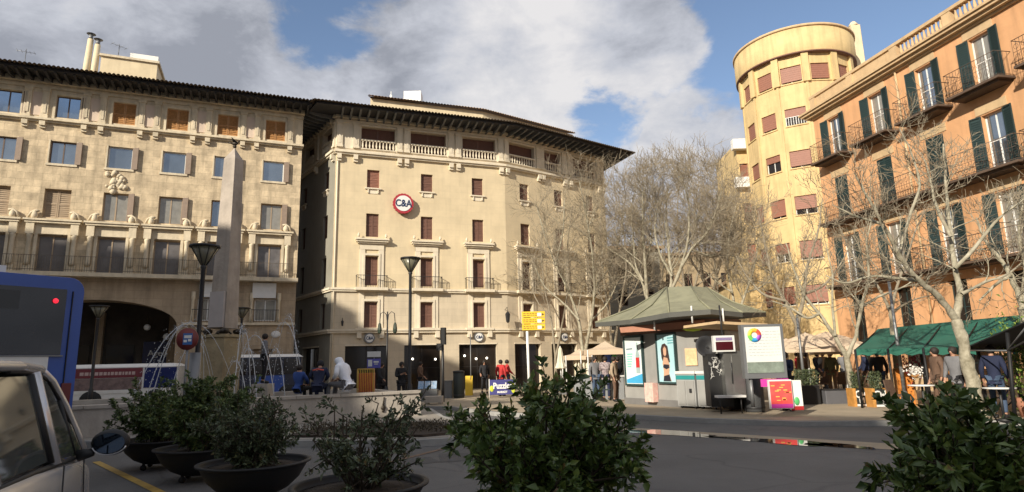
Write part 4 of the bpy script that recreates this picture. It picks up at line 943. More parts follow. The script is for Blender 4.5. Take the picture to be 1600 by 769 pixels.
# jets: rising from the pedestal side and falling to the basin
rj = random.Random(11)
def jet(p0, p1, h, r=.012, drops=True):
    n = 16; P = []
    for i in range(n+1):
        t = i/n; p = Vector(p0).lerp(Vector(p1), t); p.z += 4*h*t*(1-t); P.append(p)
    a = MB(); a.tube(P, [r*(.7+1.3*i/n) for i in range(n+1)], 5)
    for i in range(110):
        t = rj.uniform(.25, 1)**.8; p = Vector(p0).lerp(Vector(p1), t); p.z += 4*h*t*(1-t); s_ = .02+.09*t; a.ball((p.x+rj.gauss(0, s_), p.y+rj.gauss(0, s_), p.z+rj.gauss(0, s_)), rj.uniform(.004, .013), 4, 3, (1, 1, 1.8))
    part('water_jet', a, jetm, froot, True)
def FA(x, y, Y): p = AT(x, y, Y); return p
for (x0, y0, x1, y1, Y0, Y1, top) in [(287, 540, 203, 622, 20.6, 19.6, 500), (283, 540, 226, 622, 21.2, 20.6, 502), (278, 545, 236, 624, 21.6, 21.4, 506), (298, 560, 262, 624, 21.0, 20.6, 528),
        (308, 545, 297, 620, 20.2, 19.6, 520), (372, 540, 365, 618, 20.2, 19.6, 505), (385, 560, 402, 616, 20.6, 20.2, 540), (378, 545, 392, 614, 21.6, 21.2, 515), (440, 545, 476, 612, 22.8, 22.2, 500), (446, 540, 468, 612, 22.6, 21.5, 490),
        (395, 560, 430, 612, 21.2, 20.8, 520), (300, 600, 318, 618, 20.6, 20.2, 570), (366, 600, 386, 614, 20.9, 20.4, 560), (428, 590, 446, 612, 21.4, 21.0, 540)]:
    p0, p1 = AT(2*x0-x1, 606, Y0), AT(x1, y1, Y1); p0.z = .8; p1.z = .64
    topz = AT(x0, top, (Y0+Y1)/2).z; jet(p0, p1, max(.4, topz-.8), .008)
# stone benches and low wall left
def bench(px, py, L_, az, label):
    p = G(px, py, .14); r = thing('stone_bench', label, 'bench', tuple(p), radians(90-az), 'stone benches by the fountain')
    a = MB(); a.cbox((0, 0, .42), (L_, .5, .12), .02); part('seat', a, basinm, r)
    for s in (-1, 1): a = MB(); a.cbox((s*(L_/2-.35), 0, .18), (.3, .4, .36), .02); part('leg', a, basinm, r)
bench(200, 668, 2.0, 70, 'dark-shaded stone bench at the left of the fountain, nearer the road')
bench(178, 655, 2.6, 66, 'long pale stone bench beside the basin wall, behind the other bench')

# ================================================================== LAMPS, SIGNS, STREET FURNITURE
def funnel_lamp(x, ytop, ybase_x, Y, label, zt=None, big=1.0):
    p = AT(ybase_x, 600, Y); top = AT(x, ytop, Y); r = thing('street_lamp', label, 'street lamp', (p.x, Y, .12), 0, 'funnel-topped street lamps')
    H = top.z; rr = .34*big; hh = .52*big; x0 = p.x
    a = MB(); a.lathe([(.09*big, .12), (.09*big, 1.0), (.06*big, 1.05), (.055*big, H-hh-.1), (.08*big, H-hh-.05), (.05*big, H-hh+.02)], 10, (x0, Y, 0)); part('pole', a, iron, r, True)
    a = MB(); a.lathe([(.06*big, H-hh), (rr, H-.04)], 14, (x0, Y, 0)); part('glass_funnel', a, mat('lamp_funnel', (.16, .15, .10), .35, .1, 6, spec=.6), r, True)
    a = MB(); a.lathe([(0, H+.03), (rr+.03, H), (rr+.04, H-.05), (rr-.02, H-.05)], 14, (x0, Y, 0)); part('cap', a, iron, r, True)
    a = MB()
    for k in range(8): t = 2*pi*k/8; a.tube([(x0+.062*big*cos(t), Y+.062*big*sin(t), H-hh), (x0+(rr+.01)*cos(t), Y+(rr+.01)*sin(t), H-.04)], .012*big, 4)
    part('funnel_ribs', a, iron, r, True)['kind'] = 'stuff'
    return r
funnel_lamp(643, 403, 640, 22.0, 'tall dark street lamp with a funnel head in front of the round red-rimmed wall sign', big=1.0)
funnel_lamp(313, 384, 305, 15.5, 'nearest dark street lamp with a funnel head, left of the obelisk', big=1.0)
funnel_lamp(375, 481, 372, 29.0, 'small street lamp with a funnel head just right of the obelisk', big=.95)
funnel_lamp(150, 478, 143, 26.0, 'dim street lamp with a funnel head in front of the dark arch', big=1.0)
# round red sign on the near lamp post
p = AT(296, 530, 15.3); a = thing('road_sign', 'round dark red road sign with a blue and white sticker, in front of the obelisk', 'road sign', (p.x, 15.2, .12))
m = MB(T(p.x, 15.2, p.z) @ Matrix.Rotation(pi/2, 4, 'X')); m.lathe([(.0, -.02), (.27, -.02), (.27, .01), (0, .01)], 28); part('disc', m, mat('dull_red_sign', (.20, .035, .03), .5, .1, 4), a, True)
m = MB(T(p.x, 15.2, p.z)); m.box(-.10, .13, -.016, -.011, -.14, .14); part('sticker', m, mat('sign_blue', (.05, .16, .42), .5, .1, 5), a, True)
m = MB(T(p.x, 15.2, p.z)); m.box(-.07, .11, -.02, -.0155, .02, .09); m.box(-.08, .0, -.02, -.0155, -.08, -.02); m.box(.03, .11, -.02, -.0155, -.06, .0); part('white_marks', m, white, a, True)['kind'] = 'stuff'
m = MB(); m.tube([(p.x, 15.24, .14), (p.x, 15.24, p.z+.2)], .03, 8); part('pole', m, greytrim, a, True)
m = MB(); m.lathe([(.13, .14), (.13, p.z-.33)], 16, (p.x+.1, 15.45, 0)); part('grey_post_sleeve', m, greytrim, a, True)
# traffic light
p = G(692, 628, .12); r = thing('traffic_light', 'black traffic light on a dark pole seen from the back', 'traffic light', tuple(p))
Ht = AT(692, 515, p.y).z
a = MB(); a.tube([(0, 0, 0), (0, 0, Ht-.55)], [.07, .05], 10); part('pole', a, iron, r)
a = MB(); a.cbox((.03, 0, Ht-.4), (.24, .2, .72), .05); part('signal_head', a, blackplastic, r)
a = MB()
for k in range(3): a.lathe([(.11, 0), (.12, .02)], 10, (.0, .0, 0)) if False else a.tube([(.03, .1, Ht-.62+k*.22), (.03, .26, Ht-.62+k*.22)], .1, 8)
part('visors', a, blackplastic, r)['kind'] = 'stuff'
a = MB(); a.cbox((-.13, -.02, Ht-.86), (.26, .2, .3), .04); part('pedestrian_signal', a, blackplastic, r)
# double lantern
p = G(604, 610, .14); p = AT(604, 600, 24); r = thing('lantern_post', 'slim iron post with two hanging lanterns on curled arms', 'street lamp', (p.x, 24, .12))
zt = AT(605, 487, 24).z; zl = AT(605, 515, 24).z
a = MB(T(p.x, 24, 0)); a.tube([(0, 0, .12), (0, 0, zt)], [.05, .025], 8); a.lathe([(.12, .12), (.1, .6), (.05, .9)], 8); part('post', a, iron, r, True)
for s in (-1, 1):
    a = MB(T(p.x, 24, 0)); a.tube([(0, 0, zt-.5), (s*.04, 0, zt-.12), (s*.16, 0, zt), (s*.27, 0, zt-.08), (s*.3, 0, zt-.4)], .016, 5); part('arm', a, iron, r, True)
    a = MB(T(p.x, 24, 0)); a.lathe([(.02, zl+.28), (.06, zl+.2), (.085, zl), (.07, zl-.12), (.02, zl-.16)], 6, (s*.3, 0, 0), False); part('lantern', a, mat('dark_green_iron', (.02, .035, .02), .5, .1), r, True)
# bus-stop sign
p = AT(584, 600, 21.5); r = thing('bus_stop_sign', 'blue bus stop sign under a small pale board on a thin pole', 'sign', (p.x, 21.5, .12))
z1, z2, z3 = AT(584, 550, 21.5).z, AT(584, 560, 21.5).z, AT(584, 574, 21.5).z
a = MB(T(p.x, 21.5, 0)); a.tube([(0, 0, .12), (0, 0, z1)], .022, 6); part('pole', a, greytrim, r, True)
a = MB(T(p.x, 21.45, 0)); a.cbox((0, 0, (z1+z2)/2+.03), (.46, .04, .19), .01); part('pale_board', a, offwhite, r, True)
a = MB(T(p.x, 21.45, 0)); a.cbox((0, 0, (z2+z3)/2-.02), (.46, .04, .31), .01); part('blue_board', a, mat('sign_violet_blue', (.10, .10, .42), .5, .1, 4), r, True)
a = MB(T(p.x, 21.42, (z2+z3)/2)); a.box(-.19, -.05, -.006, 0, -.12, .1); a.box(0, .18, -.006, 0, .0, .06); a.box(.02, .15, -.006, 0, -.06, -.03); part('white_symbols', a, offwhite, r, True)['kind'] = 'stuff'
# yellow direction sign
p = AT(827, 600, 27); r = thing('direction_sign', 'yellow three-row direction sign on a white pole', 'direction sign', (p.x, 27, .12))
q0, q1 = AT(815, 487, 27), AT(852, 516, 27)
a = MB(); a.tube([(p.x, 27, .12), (p.x-.03, 27, q1.z)], .06, 8); part('pole', a, white, r, True)
for k in range(3):
    h = (q0.z-q1.z)/3; zb = q1.z+h*k; a = MB(); a.cbox(((q0.x+q1.x)/2, 26.9, zb+h/2), (q1.x-q0.x, .05, h-.03), .01); o = part('sign_panel', a, yellowsign, r, True)
    a = MB(); rr_ = random.Random(k)
    for ln in range(2):
        x = q0.x+.06
        while x < q1.x-.42: w_ = rr_.uniform(.05, .13); a.box(x, x+w_, 26.865, 26.874, zb+h*(.3+.3*ln), zb+h*(.42+.3*ln)); x += w_+.035
    part('lettering', a, mat('ochre_letter', (.30, .16, .03), .6, 0), o, True)['kind'] = 'stuff'
    a = MB(); a.box(q1.x-.34, q1.x-.16, 26.862, 26.874, zb+.05, zb+h-.08); part('symbol', a, white, o, True)
    a = MB(); a.plate([(q1.x-.13, 26.868, zb+.08), (q1.x-.03, 26.868, zb+h/2), (q1.x-.13, 26.868, zb+h-.1)], .006); part('arrow', a, mat('sign_black', (.03, .03, .03), .5, 0), o, True)
# litter bins and boxes near the crossing
def litter_bin(px, py, w_, h, label, m=blackplastic, z=.12, lid=True, group=None):
    p = G(px, py, z); r = thing('litter_bin', label, 'bin', tuple(p), 0, group); a = MB(); a.lathe([(w_*.45, 0), (w_*.5, .05), (w_*.5, h-.1), (w_*.42, h-.08)], 16); part('body', a, m, r)
    a = MB(); a.lathe([(w_*.52, h-.1), (w_*.52, h-.03), (w_*.36, h), (0, h+.01)], 16); part('lid', a, iron, r)
    a = MB(); a.lathe([(w_*.515, .1), (w_*.515, .16), (w_*.5, .16)], 16); part('base_ring', a, iron, r); return r
litter_bin(717, 622, .52, 1.25, 'dark green litter bin beside the traffic light', mat('dark_green_bin', (.014, .02, .017), .6, .1))
litter_bin(1180, 644, .56, 1.18, 'big dark grey cylindrical bin in front of the kiosk stalls', mat('grey_bin', (.05, .052, .055), .5, .12, 4))
p = G(701, 622, .12); r = thing('utility_box', 'grey utility box between the traffic light and the bin', 'utility box', tuple(p)); a = MB(); a.cbox((0, 0, .38), (.40, .4, .76), .03); part('cabinet', a, greytrim, r); a = MB(); a.cbox((0, 0, .78), (.44, .44, .05), .02); part('cap', a, greytrim, r)
p = G(678, 632, .12); r = thing('street_bench', 'stone bench with a stall of blue and white magazines behind it', 'bench', tuple(p)); a = MB(); a.cbox((0, 0, .2), (.72, .5, .24), .06); part('seat', a, basinm, r)
for s in (-1, 1): a = MB(); a.cbox((s*.26, 0, .05), (.12, .4, .1)); part('leg', a, basinm, r)
p = G(668, 627, .12); r = thing('magazine_stall', 'low stall with blue and white papers left of the traffic light', 'stall', tuple(p)); a = MB(); a.cbox((0, 0, .25), (.9, .4, .5), .02); part('table', a, greytrim, r)
a = MB()
for k in range(3): a.plate([(-.4+k*.28, -.1, .52), (-.16+k*.28, -.1, .52), (-.16+k*.28, .05, .84), (-.4+k*.28, .05, .84)], .02)
part('papers', a, mat('paper_blue_white', (.55, .6, .68), .6, .1, 12, col2=(.10, .28, .5)), r)['kind'] = 'stuff'
def a_board(px, py, w_, h, label, m, rz=0, z=.12, thick=.4, name='a_board'):
    p = G(px, py, z); r = thing(name, label, 'sign', tuple(p), rz)
    for s in (-1, 1):
        a = MB(); a.plate([(-w_/2, s*thick/2, 0), (w_/2, s*thick/2, 0), (w_/2, s*.03, h), (-w_/2, s*.03, h)], .025*(1 if s > 0 else -1)); part('panel', a, m, r)
    return r
a_board(733, 618, .36, .95, 'yellow folding board by the bin', yellowsign)
# red wire crate stand
p = AT(571, 608, 19.6); r = thing('display_rack', 'red display rack in a yellow metal frame behind the sitting people', 'display rack', (p.x, 19.6, .14))
zb, zt = .14, AT(571, 577, 19.6).z
a = MB(T(p.x, 19.6, 0))
for x in (-.26, .26): a.tube([(x, 0, .14), (x, 0, zt)], .02, 5)
a.tube([(-.26, 0, zt), (.26, 0, zt)], .02, 5); part('frame', a, mat('ochre_metal', (.45, .27, .05), .5, .1), r, True)
a = MB(T(p.x, 19.6, 0)); a.box(-.23, .23, .02, .3, .3, zt-.12); part('crate', a, mat('faded_red_plastic', (.40, .06, .05), .6, .2, 6), r, True)
a = MB(T(p.x, 19.6, 0))
for k in range(9): a.tube([(-.22+k*.055, -.01, .3), (-.22+k*.055, -.01, zt)], .007, 4)
part('wires', a, yellowsign, r, True)['kind'] = 'stuff'
# puzzle banner on a barrier
p = G(785, 622, .12); r = thing('banner', 'dark blue and white shop banner on a barrier left of the big shrub', 'banner', tuple(p), radians(4))
a = MB(); a.cbox((0, 0, .48), (1.12, .03, .66), .01); o = part('cloth', a, mat('banner_indigo', (.05, .05, .2), .6, .1, 5), r)
text('Puzzles', .36, white, o, wm(r) @ T(.02, -.022, .53) @ UPRIGHT @ Matrix.Diagonal((.82, 1, 1, 1)), bold=.012); text('MARKET', .12, white, o, wm(r) @ T(0, -.022, .26) @ UPRIGHT, bold=.005)
for x_, r_, s_ in ((-.47, .1, 1.4), (.5, .11, 2)): a = MB(); a.ball((x_, -.02, .42), r_, 8, 5, (1, .15, s_)); part('yellow_motif', a, mat('lime_yellow', (.55, .6, .05), .6, .1), r)
for s in (-1, 1): a = MB(); a.tube([(s*.58, 0, 0), (s*.58, 0, .85)], .02, 5); part('post', a, white, r)
# bollards / thin poles by the entrance
for px, py, h, lab, gp in ((729, 618, 3.0, 'thin pale pole in front of the shop entrance', None), (640, 618, 1.2, 'short pole left of the traffic light', None)):
    p = G(px if px != 729 else 736, py, .12); r = thing('pole', lab, 'pole', tuple(p)); a = MB(); a.tube([(0, 0, 0), (0, 0, h)], .025, 6); part('shaft', a, greytrim if px == 729 else mat('ochre_metal', (.45, .27, .05)), r); a = MB(); a.lathe([(.05, 0), (.04, .05)], 8); part('foot', a, greytrim, r)

# ================================================================== KIOSK
kc = Vector((6.15, 23.0, .12)); kroot = thing('kiosk', 'grey newsstand kiosk with a hipped olive roof and two framed posters', 'kiosk', tuple(kc))
w0, w1 = G(978, 631, .12), G(1064, 637, .12)         # ends of the poster wall
dk = (w1-w0).normalized(); AZK = degrees(atan2(dk.x, dk.y)); FK = frame((w0.x, w0.y, .12), AZK); LK = (w1-w0).length
n_in = Vector((FK[0][1], FK[1][1], 0))
w2 = G(1142, 636, .12); p3 = w2+n_in*2.6*0+Vector((1.1, 1.6, 0)); p4 = w0+n_in*3.4+dk*2.2; p5 = w0+n_in*2.2
poly = [tuple(w0)[:2], tuple(w1)[:2], tuple(w2)[:2], tuple(p3)[:2], tuple(p4)[:2], tuple(p5)[:2]]
HK = AT(1000, 524, w0.y).z
a = MB(); a.prism(poly, .12, HK); part('wall', a, kioskwall, kroot, True)
a = MB(); a.prism([((x-kc.x)*1.02+kc.x, (y-kc.y)*1.02+kc.y) for x, y in poly], .12, .34); part('plinth', a, mat('kiosk_plinth', (.16, .155, .15), .7, .1), kroot, True)
a = MB(); a.prism([((x-kc.x)*1.03+kc.x, (y-kc.y)*1.03+kc.y) for x, y in poly], HK, HK+.42); part('sign_band', a, kioskband, kroot, True)
# roof: irregular hipped tent with drooping edge
def roofpts(Y, *pts): return [AT(x, y, Y_) for (x, y), Y_ in zip(pts, Y)]
eavep = roofpts((22.5, 20.6, 19.3, 19.0, 19.6, 22.0, 26.0, 26.0), (930, 505), (985, 500), (1045, 489), (1110, 484), (1160, 489), (1197, 489), (1140, 486), (975, 492))
ridge = roofpts((23.0, 22.6, 23.4, 23.8), (1042, 449), (1080, 447), (1104, 449), (1060, 448))
apx = [ridge[0], ridge[0], ridge[0], ridge[1], ridge[2], ridge[2], ridge[2], ridge[3]]
a = MB(); E_ = [a.pt(p) for p in eavep]; Mi = [a.pt(e.lerp(t, .55)+Vector((0, 0, -.16))) for e, t in zip(eavep, apx)]; A__ = [a.pt(p) for p in apx]
for i in range(8): j = (i+1) % 8; a.face([E_[i], E_[j], Mi[j], Mi[i]]); a.face([Mi[i], Mi[j], A__[j], A__[i]])
a.face([A__[0], A__[3], A__[4], A__[7]])
part('roof', a, kioskroof, kroot, True)
a = MB()
for i in range(8):
    j = (i+1) % 8; a.quad(eavep[i]+Vector((0, 0, .015)), eavep[j]+Vector((0, 0, .015)), eavep[j]+Vector((0, 0, -.14)), eavep[i]+Vector((0, 0, -.14)))
cc = sum(eavep, Vector())/8; cc.z = HK+.3
for i in range(8): j = (i+1) % 8; a.face([a.pt(eavep[i]+Vector((0, 0, -.13))), a.pt(eavep[j]+Vector((0, 0, -.13))), a.pt(cc)])
part('roof_edge', a, mat('kiosk_fascia', (.09, .09, .08), .7, .1), kroot, True)
for i in range(8): a = MB(); a.tube([eavep[i]+Vector((0, 0, .02)), eavep[i].lerp(apx[i], .55)+Vector((0, 0, -.13)), apx[i]+Vector((0, 0, .01))], .03, 5); part('roof_rib', a, kioskroof, kroot, True)
for (x, y0, y1, Y) in ((1023, 492, 516, 20.3), (1082, 478, 505, 19.2), (1131, 482, 505, 19.2)):
    a = MB(); a.tube([AT(x-2, y0, Y), AT(x, y1, Y)], .03, 5); part('strut', a, offwhite, kroot, True)
# posters
def uz_on(F, x, y):
    r = ray(x, y); n = Vector((F[0][1], F[1][1], 0)); o = Vector((F[0][3], F[1][3], 0)); t = ((o-Vector((0, 0, CZ))).dot(n))/r.dot(n); P = Vector((0, 0, CZ))+r*t
    return (P-o).dot(Vector((F[0][0], F[1][0], 0))), P.z
for (xa, ya, xb, yb, kind) in ((976, 526, 1010, 603, 'bottle'), (1026, 521, 1062, 600, 'woman')):
    u0, zt = uz_on(FK, xa, ya); u1, zb = uz_on(FK, xb, yb); Fz = frame((w0.x, w0.y, 0), AZK)
    a = MB(Fz); t = .06
    a.box(u0, u1, -.1, .0, zb, zb+t); a.box(u0, u1, -.1, .0, zt-t, zt); a.box(u0, u0+t, -.098, 0, zb+t, zt-t); a.box(u1-t, u1, -.098, 0, zb+t, zt-t)
    o = part('poster_frame', a, mat('teal_dark_frame', (.03, .06, .06), .4, .1), kroot, True)
    a = MB(Fz); a.box(u0+t, u1-t, -.07, -.01, zb+t, zt-t); part('poster', a, mat('poster_'+kind, (.62, .70, .66) if kind == 'bottle' else (.34, .58, .64), .4, .12, 1.3, col2=(.72, .78, .80) if kind == 'bottle' else (.50, .70, .74)), o, True)
    W, Hh = u1-u0, zt-zb; X = lambda f: u0+W*f; Z = lambda f: zb+Hh*f
    def flat(name, m, pts, y=-.072): a = MB(Fz); a.plate([(X(p), y, Z(q)) for p, q in pts], .004); part(name, a, m, o, True)
    if kind == 'bottle':
        flat('blue_ground', mat('poster_blue', (.06, .36, .62), .5, .1, 3), [(.08, .05), (.92, .05), (.92, .24), (.08, .12)])
        flat('bottle_glass', mat('poster_glass', (.35, .45, .45), .4, .1), [(.62, .25), (.82, .25), (.82, .6), (.76, .7), (.75, .86), (.68, .86), (.67, .7), (.62, .6)], -.078)
        flat('bottle_label', red, [(.63, .36), (.81, .36), (.81, .56), (.63, .56)], -.084)
        for j in range(6): flat('print_line', mat('poster_green', (.25, .62, .52), .5, .1), [(.16, .62-.05*j), (.16+.3-.02*j, .62-.05*j), (.16+.3-.02*j, .645-.05*j), (.16, .645-.05*j)], -.078)
        flat('headline', mat('poster_grey', (.2, .25, .3), .5, .1), [(.14, .72), (.46, .73), (.46, .755), (.14, .745)], -.078)
    else:
        sk = mat('poster_skin', (.55, .33, .22), .5, .1, 4); hr = mat('poster_hair', (.05, .03, .025), .5, .1); bl = mat('poster_black', (.02, .02, .03), .5, .1)
        flat('hair', hr, [(.26, .5), (.24, .68), (.32, .77), (.46, .79), (.6, .73), (.64, .58), (.68, .42), (.5, .4), (.34, .4)], -.076)
        flat('body', sk, [(.3, .05), (.34, .24), (.3, .4), (.38, .52), (.56, .5), (.66, .36), (.6, .2), (.7, .05)], -.081)
        flat('face', sk, [(.38, .57), (.37, .68), (.45, .73), (.53, .68), (.52, .57), (.45, .53)], -.083)
        flat('top', bl, [(.32, .32), (.36, .38), (.62, .37), (.64, .31), (.48, .28)], -.087); flat('briefs', bl, [(.3, .05), (.34, .15), (.62, .18), (.68, .05)], -.087)
        for j in range(3): flat('headline', mat('poster_teal_print', (.1, .32, .36), .5, .1), [(.62, .88-.05*j), (.9, .885-.05*j), (.9, .905-.05*j), (.62, .90-.05*j)], -.076)
# red vending flyer box on the wall
u0, zt = uz_on(FK, 1015, 598); u1, zb = uz_on(FK, 1030, 628); Fz = frame((w0.x, w0.y, 0), AZK)
a = MB(Fz); a.box(u0, u1, -.25, -.02, zb, zt); part('flyer_box', a, mat('pink_white_flyer', (.75, .35, .32), .6, .3, 9, col2=(.8, .6, .5)), kroot, True)
# right-hand counter wall
d2_ = (w2-w1).normalized(); FK2 = frame((w1.x, w1.y, 0), degrees(atan2(d2_.x, d2_.y)))
a = MB(FK2); a.ball((.55, -.1, 2.72), .3, 12, 6, (1.35, .2, .6)); part('yellow_green_sticker', a, mat('acid_yellow', (.62, .78, .06), .5, .1), kroot, True)
a = MB(FK2); a.box(.25, .62, -.05, 0, 1.45, 2.0); part('notice', a, mat('orange_cream_notice', (.75, .50, .28), .6, .2, 8), kroot, True)
# awning board over the counter
b0, b1 = AT(1070, 512, 19.3), AT(1180, 507, 18.4)
a = MB(); a.plate([AT(1068, 513, 19.6), AT(1120, 506, 18.2), AT(1200, 510, 18.6), AT(1150, 516, 20)], .08); part('flap', a, trimR, kroot, True)
a = MB(); a.plate([AT(1100, 500, 19.8), AT(1105, 512, 19.8), AT(970, 520, 20.9), AT(968, 512, 20.9)], .05); part('terracotta_board', a, terracotta, kroot, True)
# cabinets with the teal stripe
def cabinet(px0, px1, pyb, label):
    p, q = G(px0, pyb, .12), G(px1, pyb+1.5, .12); d = (q-p); L_ = d.length; rz = atan2(d.y, d.x); r = thing('stall_cabinet', label, 'cabinet', tuple(p), rz, 'grey cabinets in front of the kiosk')
    a = MB(); a.box(0, L_, 0, .6, .08, 1.08); part('body', a, mat('stall_grey', (.34, .34, .33), .55, .08, 3), r)
    a = MB(); a.box(-.02, L_+.02, -.03, .63, 1.08, 1.16); part('top', a, offwhite, r)
    a = MB(); a.box(0, L_, -.012, 0, .9, 1.03); part('stripe', a, teal, r)
    a = MB(); a.box(.04, L_/2-.02, -.02, .0, .12, .86); part('door', a, offwhite if False else kioskwall, r); a = MB(); a.box(L_/2+.02, L_-.04, -.02, .0, .12, .86); part('door', a, kioskwall, r)
    a = MB(); a.box(L_-.2, L_-.12, -.05, -.015, .5, .62); part('lock', a, iron, r)
    for s in (.1, L_-.1):
        for y in (.08, .52): a = MB(); a.lathe([(.03, 0), (.035, .085)], 6, (s, y, 0)); part('foot', a, iron, r)
cabinet(1060, 1089, 638, 'left one of the two grey cabinets with a teal stripe, below the kiosk counter'); cabinet(1092, 1122, 639.5, 'right one of the two grey cabinets with a teal stripe, beside the dark stall')
# dark round board on an arm, screen, graffiti panel, fridge, shelf
p = AT(1104, 541, 18.6); r = thing('satellite_dish', 'dark round dish on a bent arm in front of the kiosk', 'dish', tuple(p)); a = MB(T(0, 0, 0) @ Matrix.Rotation(radians(80), 4, 'X')); a.lathe([(0, -.1), (.2, -.07), (.33, 0), (.32, .01), (.2, -.05), (0, -.08)], 20); part('dish', a, iron, r); a = MB(); a.tube([(0, 0, 0), (.3, .3, -.3), (.42, .5, -1.5)], .04, 6); part('arm', a, iron, r)
def flatbox(name, label, cat, x0, y0, x1, y1, Y, d, m, group=None):
    p, q = AT(x0, y1, Y), AT(x1, y0, Y); c = ((p.x+q.x)/2, Y, p.z); r = thing(name, label, cat, c); W, H = q.x-p.x, q.z-p.z
    a = MB(); a.box(-W/2, W/2, 0, d, 0, H); part('casing', a, m, r); return r, W, H
r, W, H = flatbox('display_screen', 'small dark red screen in a pale casing hanging by the kiosk', 'screen', 1116, 524, 1147, 550, 17.9, .16, offwhite); a = MB(); a.box(-W*.4, W*.4, -.012, 0, H*.1, H*.62); part('screen', a, mat('dark_red_screen', (.06, .008, .012), .2, 0), r); a = MB(); a.box(-W*.38, W*.38, -.012, 0, H*.7, H*.88); part('label_strip', a, mat('mauve_strip', (.25, .2, .35), .5, .2, 20), r)
a = MB(); a.tube([(0, .1, H), (.05, .3, H+.9)], .025, 5); part('hanger', a, iron, r)
r, W, H = flatbox('graffiti_panel', 'black panel scrawled with white graffiti beside the steel fridge', 'panel', 1112, 552, 1140, 636, 18.3, .5, mat('black_panel', (.015, .015, .016), .5, .1))
gr = random.Random(5); a = MB()
for k in range(34):
    x, z = gr.uniform(-W*.42, W*.42), gr.uniform(H*.55, H*.95); P = [(x, -.01, z)]
    for j in range(4): P.append((max(-W*.46, min(W*.46, P[-1][0]+gr.gauss(0, .05))), -.01, min(H*.98, P[-1][2]+gr.gauss(0, .06))))
    a.tube(P, .007, 3)
part('graffiti', a, white, r)['kind'] = 'stuff'
r, W, H = flatbox('drinks_fridge', 'bright steel drinks fridge standing left of the big poster panel', 'fridge', 1136, 548, 1160, 622, 18.0, .5, steel); a = MB(); a.box(-W*.1, W*.42, -.02, 0, H*.08, H*.92); part('door', a, steel, r); a = MB(); a.tube([(-W*.16, -.04, H*.3), (-W*.16, -.04, H*.75)], .015, 5); part('handle', a, iron, r)
p = AT(1122, 622, 17.6); q = AT(1166, 620, 17.6); r = thing('shelf', 'thin pale shelf rail in front of the dark stall', 'shelf', (p.x, 17.6, p.z)); a = MB(); a.box(0, q.x-p.x, 0, .3, 0, .06); part('board', a, offwhite, r)
for s in (.1, q.x-p.x-.1): a = MB(); a.tube([(s, .15, 0), (s, .15, -(p.z-.13))], .02, 5); part('leg', a, iron, r)
# stack of dark goods under the stall
r, W, H = flatbox('stall_counter', 'dark cluttered stall counter behind the big bin', 'stall', 1140, 596, 1172, 640, 18.6, .6, blackplastic)
# big poster panel
r, W, H = flatbox('poster_panel', 'tall white street poster panel with a round rainbow logo', 'poster panel', 1165, 506, 1222, 592, 16.9, .22, greytrim)
a = MB(); a.box(-W*.43, W*.43, -.015, 0, H*.1, H*.95); o = part('poster', a, mat('poster_white', (.72, .72, .68), .4, .04, 2), r)
a = MB(); cols = [(.85, .1, .05), (.9, .45, .05), (.85, .75, .05), (.2, .6, .1), (.05, .35, .7), (.35, .08, .5)]
for k, c_ in enumerate(cols):
    a = MB(T(-W*.2, -.02, H*.80) @ Matrix.Rotation(pi/2, 4, 'X')); a.lathe([(.08, 0), (.08, .006), (.19, .006), (.19, 0)], 3, a0=2*pi*k/6, a1=2*pi*(k+1)/6); part('logo_segment', a, mat('rainbow_%s' % 'roygbv'[k], c_, .5, 0), o)
a = MB(); gr = random.Random(8)
for j in range(9):
    x = -W*.02 if j < 3 else -W*.36
    while x < W*.36: w_ = gr.uniform(.03, .12); a.box(x, x+w_, -.021, -.014, H*(.86-.055*j), H*(.87-.055*j)); x += w_+.03
part('print_lines', a, mat('print_grey', (.45, .5, .5), .5, 0), o)['kind'] = 'stuff'
a = MB(); a.box(-W*.43, W*.43, -.017, -.0145, H*.1, H*.3); part('photo_strip', a, mat('green_grey_photo', (.20, .24, .20), .5, .3, 6), o)
a = MB(); a.box(-W*.15, W*.5, -.03, .02, -.22, -.02); part('magenta_strip', a, magenta, r); a = MB(); a.tube([(-W*.35, .1, 0), (-W*.35, .1, -.75)], .05, 8); part('leg', a, greytrim, r); a = MB(); a.tube([(W*.35, .1, 0), (W*.35, .1, -.75)], .05, 8); part('leg', a, greytrim, r)
# red and white boards
r, W, H = flatbox('menu_board', 'glossy red and pink ice-cream board standing on the pavement', 'menu board', 1205, 593, 1236, 639, 16.6, .1, offwhite)
a = MB(); a.box(-W*.47, W*.47, -.015, 0, H*.16, H*.95); part('poster', a, pinkred, r); a = MB(); a.box(-W*.47, W*.47, -.014, 0, H*.02, H*.16); part('purple_strip', a, magenta, r)
a = MB(); gr = random.Random(3)
for k in range(14): x, z = gr.uniform(-W*.36, W*.36), gr.uniform(H*.25, H*.88); a.box(x-.05, x+.05, -.022, -.014, z, z+.025)
part('print_lines', a, mat('print_yellow', (.85, .5, .12), .5, 0), r)['kind'] = 'stuff'
r, W, H = flatbox('menu_board', 'narrow white and green board right beside the red one', 'menu board', 1237, 594, 1251, 641, 16.7, .1, white)
a = MB(); a.box(-W*.5, W*.5, -.012, 0, 0, H*.13); part('red_foot_strip', a, red, r); a = MB(); a.ball((0, -.01, H*.3), .09, 8, 6, (.8, .2, 1.2)); part('green_motif', a, mat('leaf_print_green', (.1, .45, .15), .5, .1), r)
